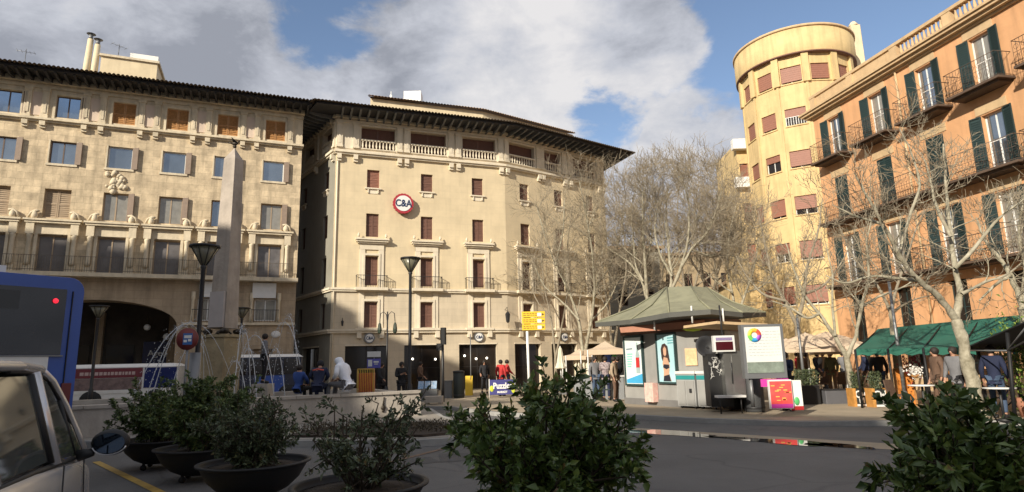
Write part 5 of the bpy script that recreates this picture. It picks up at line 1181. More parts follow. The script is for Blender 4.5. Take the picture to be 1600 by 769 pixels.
# ================================================================== BUSES
def rrect_prof(w, h, z0, r=.25, n=5):     # rounded rectangle outline in x,z
    P = []
    for cx, cz, a0 in ((w/2-r, z0+h-r, 0), (-w/2+r, z0+h-r, 90), (-w/2+r*.5, z0+r*.5, 180), (w/2-r*.5, z0+r*.5, 270)):
        rr = r if cz > z0+h/2 else r*.5
        for k in range(n+1): t = radians(a0+90*k/n); P.append((cx+rr*cos(t), cz+rr*sin(t)))
    return P
tr_ = G(139, 437, 3.1); tl_ = G(0, 425, 3.1)
dxb = (tr_-tl_); azb = degrees(atan2(dxb.x, dxb.y))
Wb = 2.6
ob_ = Vector((tr_.x, tr_.y, 0))-dxb.normalized()*Wb; ob_.z = 0
FBs = frame((ob_.x, ob_.y, 0), azb)       # x across the rear, y forward (away)
r = thing('city_bus', 'blue city bus seen from behind, with black rear window and red top lamp', 'bus', (ob_.x, ob_.y, 0))
P = rrect_prof(Wb, 2.8, .32, .2)
a = MB(FBs @ T(Wb/2, 0, 0)); f0 = [a.pt((x*.965, 0, z-.02 if z > 1.5 else z)) for x, z in P]; f1 = [a.pt((x, .12, z)) for x, z in P]; f2 = [a.pt((x, 11.5, z)) for x, z in P]; n = len(P)
for i in range(n): j = (i+1) % n; a.face([f0[j], f0[i], f1[i], f1[j]], True); a.face([f1[j], f1[i], f2[i], f2[j]], True)
a.face(f0); a.face(f2[::-1]); part('body', a, blue, r, True)
def fb(name, m, x0, x1, z0, z1, y0=-.03, y1=.02, lab=None): q = MB(FBs); q.box(x0, x1, y0, y1, z0, z1); return part(name, q, m, r, True, lab)
fb('rear_window', mat('black_bus_glass', (.014, .015, .018), .07, .5, 1.1, spec=.55), .30, Wb-.28, 1.96, 2.92)
fb('rear_panel', offwhite, .28, Wb-.42, .95, 1.94, -.025); fb('green_stripe', green, .2, Wb-1.30, 1.80, 1.945, -.032)
fb('bumper', greytrim, .1, Wb-.1, .34, .6, -.08)
for x in (.16, Wb-.16): fb('tail_lamp', mat('dull_tail_lamp', (.12, .015, .012), .3, .1), x-.06, x+.06, 1.25, 1.55, -.04)
q = MB(FBs); q.ball((Wb-.42, -.05, 2.74), .038, 10, 6, (1, .4, 1)); part('top_lamp', q, mat('red_lamp', (.8, .02, .04), .3, 0, emit=((1, .03, .06), .5)), r, True)
fb('roof_unit', offwhite, .35, Wb-.95, 3.1, 3.24, .3, 2.4)
q = MB(FBs)
for y in (1.8, 7.8):
    for x in (.12, Wb-.12): q.xf = FBs @ T(x, y, .5) @ Matrix.Rotation(pi/2, 4, 'Y'); q.lathe([(.2, -.14), (.48, -.14), (.5, -.08), (.5, .08), (.48, .14), (.2, .14)], 18); o = part('wheel', q, rubber, r, True); q = MB()
q = MB(FBs); q.tube([(Wb+.02, 10.9, 2.6), (Wb+.3, 11.1, 2.3)], .03, 5); q.cbox((Wb+.3, 11.1, 2.1), (.16, .1, .4), .03); part('mirror', q, blackplastic, r, True)
for k in range(3): q = MB(FBs); q.box(Wb-.02, Wb+.02, .8+k*3.4, 3.8+k*3.4, 1.5, 2.7); part('side_window', q, glassdark, r, True)
for z in (.62, .94): fb('panel_seam', blackplastic, .12, Wb-.12, z, z+.012, -.028)
fb('panel_seam', blackplastic, Wb-.2, Wb-.188, .7, 2.9, -.022); fb('window_trim', greytrim, .27, Wb-.25, 1.935, 1.955, -.036); fb('route_display', mat('display_black', (.01, .01, .01), .2, 0), .75, 1.75, 2.6, 2.86, -.034)
for k in range(6): fb('vent_slat', greytrim, .5, 1.5, 1.05+k*.07, 1.08+k*.07, -.034)
fb('number_plate', offwhite, 1.0, 1.52, .68, .8, -.05)
q = MB(FBs)
for x0_, w__ in ((1.75, .06), (1.86, .06)): q.box(x0_, x0_+w__, -.034, -.026, 1.55, 1.8)
part('dark_marks', q, blackplastic, r, True)['kind'] = 'stuff'
q = MB(FBs); q.tube([(.9, -.05, 1.82), (1.5, -.05, 1.82)], .02, 5); part('wiper', q, greytrim, r, True)
# coach with the burgundy advertisement, behind the fountain
def coach(x0, x1, ytop, Y0, Y1, zbot, label, ad):
    p, q_ = AT(x0, ytop, Y0), AT(x1, ytop, Y1); zt = (p.z+q_.z)/2; d = Vector((q_.x-p.x, q_.y-p.y, 0)); L_ = d.length
    F = frame((p.x, p.y, 0), degrees(atan2(d.x, d.y))); r = thing('coach', label, 'bus', (p.x, p.y, 0))
    a = MB(F); a.prism([(.0, .1), (.1, 0), (L_-.1, 0), (L_, .1), (L_, 2.4), (0, 2.4)], .3, zt-.16); part('body', a, mat('coach_dark', (.02, .025, .05), .35, .1) if not ad else offwhite, r, True)
    a = MB(F); a.prism([(-.05, .0), (L_, .0), (L_+.03, 2.4), (-.05, 2.4)], zt-.16, zt-.02, [(.1, .15), (L_-.2, .15), (L_-.2, 2.2), (.1, 2.2)]); part('roof', a, white, r, True)
    if ad:
        a = MB(F); a.box(.05, L_*.66, -.02, .02, zt-.62, zt-.2); o = part('burgundy_band', a, mat('burgundy', (.16, .03, .04), .5, .15, 3), r, True)
        gr = random.Random(2); a = MB(F); x = .35
        while x < L_*.6: w_ = gr.uniform(.05, .15); a.box(x, x+w_, -.03, -.022, zt-.5, zt-.36); x += w_+.04
        part('lettering', a, mat('pale_pink_letters', (.5, .38, .36), .5, 0), o, True)['kind'] = 'stuff'
        a = MB(F); a.box(.05, L_*.66, -.015, .02, zt-1.15, zt-.64); part('photo_band', a, mat('crowd_photo', (.10, .07, .07), .6, .5, 5, col2=(.26, .18, .17)), r, True)
        a = MB(F); a.box(.05, L_*.66, -.02, .02, zt-1.3, zt-1.15); part('white_band', a, offwhite, r, True)
        a = MB(F); a.box(L_*.68, L_-.05, -.02, .02, zt-1.1, zt-.2); part('side_window', a, mat('coach_blue_window', (.02, .03, .12), .2, .1), r, True)
    else:
        n = 4
        for k in range(n): a = MB(F); a.box(.1+k*(L_-.2)/n, (k+1)*(L_-.2)/n, -.02, .02, zt-1.0, zt-.24); part('side_window', a, glassdark, r, True)
        a = MB(F); a.box(L_*.35, L_*.75, -.02, .02, .5, zt-1.05); part('blue_panel', a, blue, r, True)
    for x in (L_*.2, L_*.8): a = MB(F @ T(x, .05, .45) @ Matrix.Rotation(pi/2, 4, 'X')); a.lathe([(.2, -.12), (.43, -.12), (.45, 0), (.43, .08), (.2, .08)], 16); part('wheel', a, rubber, r, True)
coach(112, 279, 568, 27.2, 28.6, 0, 'white coach with a burgundy advertisement, behind the left fountain jets', True)
coach(358, 474, 553, 29.6, 31.2, 0, 'dark-windowed coach with a white roof, behind the right fountain jets', False)
# small white kiosk roof above the arch sign: sloped white canopy on the first coach
# ================================================================== SILVER CAR
CF = Matrix(((cos(radians(12)), -sin(radians(12)), 0, 0), (sin(radians(12)), cos(radians(12)), 0, 0), (0, 0, 1, 0), (0, 0, 0, 1)))
cpos = Vector((-3.72, 3.62, 0))
car = thing('parked_car', 'silver people carrier with black door mirror, close at the left edge, beside the planters', 'car', tuple(cpos), radians(25))
# stations: y, half width, belt z, bonnet/floor line
st = [(-2.15, .74, .95), (-2.05, .84, 1.14), (-1.2, .90, 1.16), (-.2, .91, 1.12), (.9, .91, 1.05), (1.25, .90, 1.01), (1.6, .86, .93), (1.9, .76, .82), (2.02, .6, .66)]
a = MB()
rings = []
for y, hw, zb in st:
    ring = [(-hw*.93, y, .22), (-hw, y, .45), (-hw*1.0, y, zb*.75), (-hw*.985, y, zb-.05), (-hw*.93, y, zb), (-hw*.5, y, zb+.02+(.05 if y > 1.2 else 0)), (hw*.5, y, zb+.02+(.05 if y > 1.2 else 0)), (hw*.93, y, zb), (hw*.985, y, zb-.05), (hw, y, zb*.75), (hw, y, .45), (hw*.93, y, .22)]
    rings.append([a.pt(p) for p in ring])
for i in range(len(rings)-1):
    for k in range(12): a.face([rings[i][k], rings[i+1][k], rings[i+1][(k+1) % 12], rings[i][(k+1) % 12]], True)
a.face(rings[0]); a.face(rings[-1][::-1]); part('body', a, silver, car)
# cabin: roof, glass, pillars
zr = 1.74
def cb(y, z, s): t = (z-1.05)/(zr-1.05); return (s*(.86-.20*t), y, z)
for s in (1, -1):
    for nm, pts in (('front_window', [(.34, 1.12), (.86, 1.09), (.80, 1.32), (.62, 1.58), (.50, 1.65), (.34, 1.67)]), ('rear_window', [(-.85, 1.16), (.12, 1.14), (.12, 1.68), (-.85, 1.68)]), ('quarter_light', [(.91, 1.085), (1.12, 1.07), (.98, 1.30), (.86, 1.34)]), ('boot_side_window', [(-1.85, 1.22), (-1.05, 1.18), (-1.05, 1.64), (-1.7, 1.52)])):
        q = MB(); P = [Vector(cb(y, z, s)) for y, z in pts]; q.plate(P if s > 0 else P[::-1], .012); part(nm, q, mat('car_glass', (.13, .14, .13), .04, .3, 1.2, spec=1.0, metal=.6), car)
    for nm, pts, rad, mm in (('a_pillar', [(1.24, 1.04), (1.12, 1.22), (.94, 1.45), (.72, 1.64), (.5, 1.72)], .034, silver), ('door_pillar', [(.28, 1.1), (.28, 1.70)], .05, silver), ('door_frame', [(.18, 1.12), (.18, 1.69)], .035, blackplastic), ('rear_pillar', [(-.95, 1.15), (-.95, 1.68)], .06, silver), ('tail_pillar', [(-2.0, 1.1), (-1.8, 1.56)], .08, silver), ('roof_rail', [(.5, 1.72), (.0, 1.745), (-.6, 1.745), (-1.2, 1.71), (-1.8, 1.62)], .035, silver), ('belt_trim', [(1.25, 1.055), (-.2, 1.115), (-1.9, 1.15)], .018, blackplastic), ('window_seal', [(1.14, 1.07), (1.02, 1.28), (.84, 1.50), (.64, 1.65), (.4, 1.70), (-.22, 1.71)], .014, blackplastic), ('quarter_pillar', [(.89, 1.09), (.83, 1.5)], .018, blackplastic)):
        q = MB(); q.tube([cb(y, z, s) for y, z in pts], rad, 7); part(nm, q, mm, car)
    q = MB(); q.tube([(s*.915, .23, 1.1), (s*.925, .23, .7), (s*.91, .23, .35)], .006, 4); part('door_gap', q, blackplastic, car)
    q = MB(); q.tube([(s*.90, .98, 1.05), (s*.92, 1.0, .7), (s*.9, .9, .35)], .006, 4); part('door_gap', q, blackplastic, car)
    q = MB(); q.cbox((s*.93, -.05, .93), (.03, .2, .035), .01); part('door_handle', q, silver, car)
    q = MB(); q.tube([(s*.88, .84, 1.09), (s*.98, .83, 1.11)], [.045, .03], 7); arm = part('mirror_arm', q, blackplastic, car)
    q = MB(T(s*1.08, .84, 1.17) @ Matrix.Rotation(radians(s*-4), 4, 'Z')); q.ball((0, .02, 0), .125, 16, 10, (1.05, .55, .78)); m_ = part('mirror', q, blackplastic, car)
    q = MB(T(s*1.08, .84, 1.17) @ Matrix.Rotation(radians(s*-4), 4, 'Z') @ T(0, -.045, 0)); q.plate([(.105*cos(t), -.0, .075*sin(t)) for t in [2*pi*k/20 for k in range(20)]], .006); part('mirror_glass', q, mat('mirror_glass', (.05, .07, .10), .03, 0, metal=.9), m_)
    q = MB(T(s*1.08, .84, 1.17)); q.tube([(.115*cos(t), -.035, .085*sin(t)) for t in [radians(200+14*k) for k in range(11)]], .006, 5); part('mirror_lower_rim', q, silver, m_)
q = MB(); 
R_ = [[(-.66, .5, 1.72), (-.35, .58, 1.76), (.35, .58, 1.76), (.66, .5, 1.72)], [(-.67, -.5, 1.73), (-.36, -.5, 1.80), (.36, -.5, 1.80), (.67, -.5, 1.73)], [(-.67, -1.2, 1.72), (-.36, -1.2, 1.79), (.36, -1.2, 1.79), (.67, -1.2, 1.72)], [(-.68, -1.85, 1.60), (-.36, -1.88, 1.66), (.36, -1.88, 1.66), (.68, -1.85, 1.60)]]
I_ = [[q.pt(p) for p in row] for row in R_]
for i in range(3):
    for k in range(3): q.face([I_[i][k], I_[i][k+1], I_[i+1][k+1], I_[i+1][k]], True)
part('roof', q, silver, car)
q = MB(); q.plate([(-.8, 1.26, 1.05), (.8, 1.26, 1.05), (.64, .52, 1.72), (-.64, .52, 1.72)], .01); part('windscreen', q, MATS['car_glass'], car)
q = MB(); q.plate([(.74, -2.08, 1.12), (-.74, -2.08, 1.12), (-.64, -1.87, 1.6), (.64, -1.87, 1.6)], .01); part('rear_windscreen', q, MATS['car_glass'], car)
for s in (1, -1):
    for y in (1.35, -1.35):
        q = MB(T(s*.82, y, .31) @ Matrix.Rotation(pi/2, 4, 'Y')); q.lathe([(.18, -.1), (.29, -.1), (.31, -.06), (.31, .06), (.29, .1), (.18, .1)], 20); w_ = part('wheel', q, rubber, car); q = MB(T(s*.90, y, .31) @ Matrix.Rotation(pi/2, 4, 'Y')); q.lathe([(0, -.02), (.19, -.02), (.19, .02), (0, .02)], 16); part('rim', q, steel, w_)
    q = MB(); q.ball((s*.52, 1.93, .70), .13, 10, 6, (1.2, .5, .5)); part('headlight', q, offwhite, car)
    q = MB(); q.box(s*.8-.06, s*.8+.06, -2.1, -2.0, .85, 1.25); part('tail_light', q, red, car)
for y0, y1 in ((-.05, .4), (-1.1, -.65)):
    for s in (-.35, .35): q = MB(); q.cbox((s, (y0+y1)/2-.15, 1.05), (.42, .16, .55), .04); q.cbox((s, (y0+y1)/2-.12, 1.42), (.22, .1, .18), .03); part('seat', q, mat('seat_cloth', (.05, .05, .055), .8, .1), car)

# ================================================================== PLANTERS WITH SHRUBS
def bowl(loc, R, label, group='black bowl planters with shrubs', h=.5):
    r = thing('planter', label, 'planter', loc, 0, group)
    a = MB(); a.lathe([(0, .10), (R*.42, .10), (R*.62, .17), (R*.8, .29), (R*.92, .44), (R*.94, h-.03), (R, h-.02), (R*1.0, h), (R*.93, h+.005), (R*.91, h-.02), (R*.88, h-.08), (0, h-.08)], 40); part('bowl', a, blackplastic, r)
    a = MB(); a.lathe([(0, h-.05), (R*.5, h-.055), (R*.885, h-.07)], 28); part('soil', a, soil, r)
    for k in range(4):
        t = pi/4+k*pi/2+.3; x, y = R*.45*cos(t), R*.45*sin(t); a = MB(T(x, y, 0)); a.lathe([(.025, .055), (.025, .16)], 6); a.xf = T(x, y, .045) @ Matrix.Rotation(t, 4, 'Z') @ Matrix.Rotation(pi/2, 4, 'X'); a.lathe([(.0, -.025), (.045, -.025), (.045, .025), (0, .025)], 12); part('caster', a, rubber, r)
    return r
def shrub(loc, label, n, R, H, size, m, seed, stems=14, group=None, lobes=9, big=0, aspect=.45, zmin=.0, dense=.55, name='shrub', spiky=0):
    """leaves clustered round shoot tips grown from stems"""
    rng = np.random.default_rng(seed); r = thing(name, label, 'shrub', loc, 0, group)
    polys = []; tips = []
    for k in range(stems):
        t = rng.uniform(0, 2*pi); rad = R*.25*rng.uniform(0, 1); p = np.array([rad*cos(t), rad*sin(t), 0.0]); out_ = rng.uniform(.15, 1.0)
        d = np.array([cos(t)*out_, sin(t)*out_, 1.25-.5*out_]); L_ = H*rng.uniform(.65, 1.05)*(1 if out_ < .6 else .85)
        A = grow_line(p, d, L_, .014+.006*big, .006, 6, rng, .12, .04); polys.append(A)
        for j in range(5+lobes):
            i = rng.integers(1, 7); q = A[0][i]; dd_ = rng.normal(size=3)+np.array([q[0], q[1], 0])/R*1.2+np.array([0, 0, .7]); l_ = rng.uniform(.12, .34)*R*1.1
            Bn = grow_line(q, dd_, l_, .006, .003, 3, rng, .2, .08); polys.append(Bn); tips.append(Bn[0])
    v, f = tubes_np(polys, 4); put('stems', np_mesh('stems', v, f, twigdark), r, T(*loc))['kind'] = 'stuff'
    P = []; D = []
    per = max(3, n//len(tips))
    for tp in tips:
        for j in range(per):
            x = rng.beta(2.2, 1.0)*3; i = min(int(x), 2); fr = x-i; q = tp[i]*(1-fr)+tp[i+1]*fr; ax = tp[-1]-tp[0]; ax = ax/np.linalg.norm(ax)
            o = rng.normal(size=3); o -= o.dot(ax)*ax; o /= np.linalg.norm(o); d = o*rng.uniform(.5, 1.1)+ax*rng.uniform(.25, 1.0)+np.array([0, 0, .15])
            P.append(q+rng.normal(size=3)*.012); D.append(d)
    P = np.array(P); D = np.array(D); k = P[:, 2] > zmin; P, D = P[k], D[k]
    nb = 0
    if big:                                # the leaves that show largest are separate pieces
        w_ = P+np.array(loc); dist = np.linalg.norm(w_-np.array([0, 0, CZ]), axis=1); order = np.argsort(dist); nb = min(290, len(order)); near = order[:nb*4:4]; mask_ = np.ones(len(P), bool); mask_[near] = False
        me = None
        lv, lf = leaves_mesh(np.zeros((1, 3)), np.array([[0, 0, 1.0]]), size, aspect, 5); me = np_mesh('leaf', lv, lf, m, True)
        for i in near:
            q = Vector(D[i]).to_track_quat('Z', 'Y'); mm_ = Matrix.Translation(Vector(P[i])+Vector(loc)) @ q.to_matrix().to_4x4() @ Matrix.Rotation(rng.uniform(0, 6.28), 4, 'Z') @ Matrix.Scale(float(rng.uniform(.75, 1.25)), 4)
            put('leaf', me, r, mm_)
        P, D = P[mask_], D[mask_]
    v, f = leaves_mesh(P, D, size, aspect, seed); put('foliage', np_mesh('foliage', v, f, m, True), r, T(*loc))['kind'] = 'stuff'
    return r
pl_ = [((-6.35, 11.4, 0), 'planter farthest from the viewer, at the left end of the row of black bowls'), ((-4.98, 10.1, 0), 'second black bowl planter from the left, under a dense dark hedge'), ((-3.45, 8.4, 0), 'black bowl planter with a low twiggy shrub, third from the left'),
       ((-1.64, 6.7, 0), 'black bowl planter with a sparse open shrub, nearest whole bowl'), ((.17, 5.1, 0), 'planter under the big bushy shrub at the bottom centre'), ((2.86, 3.95, 0), 'planter under the big shrub at the bottom right corner')]
for i, (lc, lb) in enumerate(pl_): bowl(lc, .71, lb)
def up(p, z): return (p[0], p[1], z)
shrub(up(pl_[0][0], .45), 'dark small-leaved hedge shrub, leftmost of the row', 15000, .76, .98, .066, leafB, 21, 30)
shrub(up(pl_[1][0], .45), 'dense dark green hedge shrub, second from the left', 24000, .92, 1.02, .064, leafB, 22, 40)
shrub(up(pl_[2][0], .45), 'low grey-green shrub with bare reddish shoots, third from the left', 11000, .78, .80, .058, leafC, 23, 44)
shrub(up(pl_[3][0], .45), 'sparse open shrub showing its dark stems, fourth from the left', 2800, .70, 1.0, .07, leafC, 24, 26, lobes=3)
shrub(up(pl_[4][0], .45), 'big bushy dark green shrub at the bottom centre', 15500, .70, 1.1, .085, leafA, 25, 44, big=1, lobes=10)
shrub(up(pl_[5][0], .45), 'big dark large-leaved shrub filling the bottom right corner', 13000, .82, .88, .09, leafA, 26, 44, big=1, lobes=9)
# low ground cover on the island bed
def gcover():
    rng = np.random.default_rng(4); n = 2600; u = rng.uniform(size=n); x = -5.2+3.9*u; y = 14.45+rng.uniform(0, 2.0, n)-.25*(x+5.2)*.3; k = (y < 16.8); x, y = x[k], y[k]
    P = np.stack([x, y, np.full(len(x), .18)+rng.uniform(0, .12, len(x))], 1); D = rng.normal(size=P.shape)*.7+np.array([0, 0, .8]); v, f = leaves_mesh(P, D, .09, .3, 3)
    o = bpy.data.objects.new('ground_cover', np_mesh('ground_cover', v, f, mat('dry_brown_ground_cover', (.05, .045, .02), .9, .4, 5, col2=(.10, .075, .05)))); C.objects.link(o); tag(o, 'low brown and green ground cover in the island bed behind the kerb', 'ground cover', None, 'stuff')
gcover()

# ================================================================== BARE TREES
LV = [(2.1, 1.9, .45, 38), (4.2, 1.0, .5, 38), (6.0, .55, .6, 34)]
LVd = [(2.2, 2.2, .45, 32), (4.5, 1.25, .5, 32), (6.5, .65, .6, 30)]
def T0(Y, x, yb): p = AT(x, yb, Y); return (p.x, p.y, .1)
def limb(Y, r0, r1, pts, dy=0): return (P3(Y, *pts, dy=dy), r0, r1)
# big tree at the right, in front of the orange building
Yg = 15.0; b_ = AT(1527, 620, Yg); base = (b_.x, Yg, .1)
tr = [base]+P3(Yg, (1515, 575), (1504, 530), (1494, 500))
bare_tree(base, 'large pale plane tree leaning left in front of the green awning', [(tr, .155, .125),
    limb(Yg, .085, .018, [(1494, 500), (1465, 460), (1432, 438), (1405, 400), (1380, 350), (1350, 300), (1335, 270)], -.15), limb(Yg, .09, .02, [(1494, 500), (1502, 460), (1492, 420), (1486, 370), (1478, 300), (1474, 225)], .1),
    limb(Yg, .05, .012, [(1432, 438), (1400, 435), (1360, 430), (1320, 445), (1290, 430)], .15), limb(Yg, .05, .012, [(1405, 400), (1420, 340), (1440, 290), (1425, 240), (1405, 200)], -.1),
    limb(Yg, .05, .014, [(1492, 420), (1530, 380), (1560, 340), (1590, 320), (1620, 290)], -.1), limb(Yg, .045, .012, [(1502, 460), (1540, 440), (1575, 430), (1610, 400)], .1), limb(Yg, .045, .012, [(1486, 370), (1460, 320), (1452, 270), (1440, 240)], .2), limb(Yg, .04, .01, [(1380, 350), (1340, 340), (1300, 320)], .1)],
    31, [(3.0, 1.2, .42, 48), (5.5, .7, .5, 45), (8, .4, .6, 40)], mt=bark, tw=.007, wob=.2, up=.07)
Yf = 19.6; b_ = AT(1334, 630, Yf); base = (b_.x, Yf, .1)
bare_tree(base, 'slim pale forked plane tree beside the beige parasols', [([base]+P3(Yf, (1329, 590), (1323, 560)), .10, .09), limb(Yf, .075, .02, [(1323, 560), (1305, 525), (1280, 490), (1255, 460), (1240, 420), (1228, 380)], .1), limb(Yf, .07, .02, [(1323, 560), (1338, 525), (1345, 480), (1360, 430), (1352, 380), (1365, 330)], -.1),
    limb(Yf, .05, .015, [(1280, 490), (1262, 500), (1235, 480), (1205, 470)], .1), limb(Yf, .05, .015, [(1345, 480), (1380, 460), (1410, 450), (1440, 430)], .1), limb(Yf, .05, .015, [(1305, 525), (1300, 480), (1302, 430), (1290, 380)], .2)],
    32, [(2.6, 1.2, .4, 42), (4.5, .75, .5, 40), (7, .4, .6, 36)], tw=.008, wob=.2, up=.06)
Yc = 23; b_ = AT(1252, 600, Yc); base = (b_.x, Yc, .1)
bare_tree(base, 'dark-stemmed plane tree between the poster panel and the parasols', [([base]+P3(Yc, (1250, 560), (1246, 510)), .13, .11), limb(Yc, .08, .02, [(1246, 510), (1225, 470), (1205, 430), (1195, 380), (1185, 330)], .2), limb(Yc, .08, .02, [(1246, 510), (1256, 460), (1262, 410), (1280, 360), (1285, 310)], -.1), limb(Yc, .06, .02, [(1225, 470), (1190, 460), (1165, 430), (1150, 400)], .2), limb(Yc, .06, .02, [(1256, 460), (1285, 450), (1310, 420), (1330, 380)], .1)],
    33, [(2.6, 1.4, .4, 42), (4.5, .85, .5, 40), (6.5, .45, .6, 36)], mt=bark2, tw=.009, wob=.2, up=.06)
Yd = 20.5; b_ = AT(1402, 600, Yd); base = (b_.x, Yd, .1)
bare_tree(base, 'thin dark tree behind the green awning, below the iron balconies', [([base]+P3(Yd, (1398, 540), (1392, 490)), .10, .08), limb(Yd, .06, .015, [(1392, 490), (1375, 450), (1352, 425), (1330, 400), (1310, 350)], .1), limb(Yd, .06, .015, [(1392, 490), (1400, 450), (1415, 410), (1430, 360), (1445, 330)], .1), limb(Yd, .05, .015, [(1392, 490), (1420, 470), (1460, 460)], .1)],
    34, [(2.4, 1.1, .4, 42), (4.5, .7, .5, 40), (6.5, .4, .6, 36)], mt=bark2, tw=.008, wob=.2, up=.06)
Yr = 16.5; b_ = AT(1610, 600, Yr); base = (b_.x, Yr, .1)
bare_tree(base, 'plane tree at the right edge with branches over the orange wall', [([base]+P3(Yr, (1606, 540), (1598, 480)), .14, .12), limb(Yr, .08, .02, [(1598, 480), (1580, 430), (1560, 400), (1540, 380), (1525, 340)], .1), limb(Yr, .08, .02, [(1598, 480), (1605, 420), (1590, 370), (1600, 300)], 0), limb(Yr, .06, .02, [(1580, 430), (1560, 440), (1530, 470)], 0)],
    35, [(2.6, 1.2, .4, 42), (4.5, .75, .5, 40), (6.5, .4, .6, 36)], tw=.008, wob=.2, up=.06)
# trees along the avenue, centre
cen = [
 # x base, depth, seed, label, limbs in px
 (908, 33.5, 41, 'tall twin-stemmed plane tree in front of the right end of the cream building', [[(912, 560), (905, 500), (890, 450), (868, 400), (850, 340), (838, 290)], [(912, 560), (925, 500), (930, 440), (925, 370), (915, 300), (905, 245)], [(905, 500), (882, 470), (850, 440), (835, 400)], [(930, 440), (955, 400), (968, 350), (975, 300)], [(868, 400), (880, 340), (882, 280)], [(925, 500), (950, 470), (965, 430)]], .20),
 (1012, 31, 42, 'pale plane tree rising behind the left slope of the kiosk roof', [[(1012, 470), (1005, 430), (985, 395), (962, 378), (945, 362)], [(1012, 470), (1008, 400), (1005, 340), (1004, 290), (1006, 250)], [(1005, 430), (992, 400), (990, 350), (985, 300), (990, 270)], [(1008, 400), (1020, 350), (1015, 300)]], .19),
 (1045, 29, 43, 'plane tree with a fan of pale limbs above the middle of the kiosk roof', [[(1045, 460), (1050, 420), (1045, 370), (1040, 310), (1044, 250)], [(1045, 460), (1062, 410), (1080, 370), (1105, 340), (1120, 300), (1128, 260)], [(1050, 420), (1030, 380), (1022, 330), (1030, 280)], [(1062, 410), (1075, 360), (1078, 300), (1070, 250)], [(1080, 370), (1110, 385), (1140, 380), (1165, 390)]], .20),
 (1105, 34, 44, 'bare tree behind the kiosk with upright reddish twigs, left of the yellow tower', [[(1105, 500), (1100, 430), (1092, 370), (1085, 310), (1090, 250)], [(1105, 500), (1118, 430), (1130, 370), (1135, 310), (1130, 250)], [(1100, 430), (1080, 390), (1065, 340)], [(1118, 430), (1150, 400), (1160, 350), (1155, 290)]], .20),
 (1150, 30, 45, 'bare tree beside the foot of the yellow tower, right of the kiosk roof', [[(1150, 500), (1145, 450), (1135, 400), (1140, 340), (1150, 290)], [(1150, 500), (1165, 450), (1180, 400), (1185, 350)], [(1145, 450), (1120, 430), (1100, 410)], [(1165, 450), (1190, 440), (1205, 420)]], .16),
 (868, 39, 46, 'slender bare tree near the corner of the cream building', [[(868, 560), (862, 500), (850, 440), (845, 380), (850, 310)], [(868, 560), (880, 500), (890, 430), (886, 360), (895, 290)], [(862, 500), (835, 460), (825, 410)]], .15),
 (958, 42, 47, 'bare tree in front of the far end of the cream building', [[(958, 560), (950, 480), (940, 400), (938, 330), (942, 255)], [(958, 560), (968, 480), (980, 410), (975, 340), (965, 270)], [(950, 480), (925, 430), (915, 370)], [(968, 480), (995, 440), (1005, 390)]], .20),
 (1075, 45, 48, 'farther bare tree in the avenue behind the kiosk', [[(1075, 520), (1070, 440), (1060, 370), (1058, 300), (1062, 240)], [(1075, 520), (1085, 440), (1100, 370), (1105, 300), (1098, 240)], [(1070, 440), (1040, 400), (1030, 340)], [(1085, 440), (1120, 410), (1140, 360), (1145, 300)]], .22),
 (1128, 50, 49, 'farthest bare tree in the avenue, against the sky left of the tower', [[(1128, 530), (1122, 450), (1115, 380), (1118, 310), (1125, 230)], [(1128, 530), (1140, 450), (1150, 380), (1148, 300), (1140, 225)], [(1122, 450), (1095, 420), (1085, 350)], [(1140, 450), (1165, 430), (1175, 380)]], .22),
 (1020, 52, 50, 'far bare tree behind the narrow orange house', [[(1020, 530), (1010, 450), (1000, 380), (1005, 300), (1010, 250)], [(1020, 530), (1030, 450), (1040, 380), (1035, 300)], [(1010, 450), (985, 420), (975, 370)]], .20)]
for (xb, Y, seed, lab, lm_, r0) in cen:
    lm_ = [[(x_, y_+(500-y_)*.15 if y_ < 500 else y_) for x_, y_ in q] for q in lm_]
    b_ = AT(xb, 600, Y); base = (b_.x, Y, .1); s_ = Y/30
    r0 *= .8; L = [([base]+P3(Y, lm_[0][0]), r0, r0*.85)]+[(P3(Y, *q, dy=(-.35 if i % 2 else .35)), r0*(.58 if i < 2 else .38), .025) for i, q in enumerate(lm_)]
    dn = {41: .85, 46: .6, 47: .95}.get(seed, .95); bare_tree(base, lab, L, seed, dens=dn, levels=[(2.5/s_, 2.3*s_**.5, .38, 36), (5.2/s_**.5, 1.4*s_**.5, .5, 34), (5.2/s_**.5, .75*s_**.5, .55, 38)], mt=bark if Y < 34 else bark2, tw=.0085*s_, wob=.23, up=.055, group='bare plane trees along the avenue')

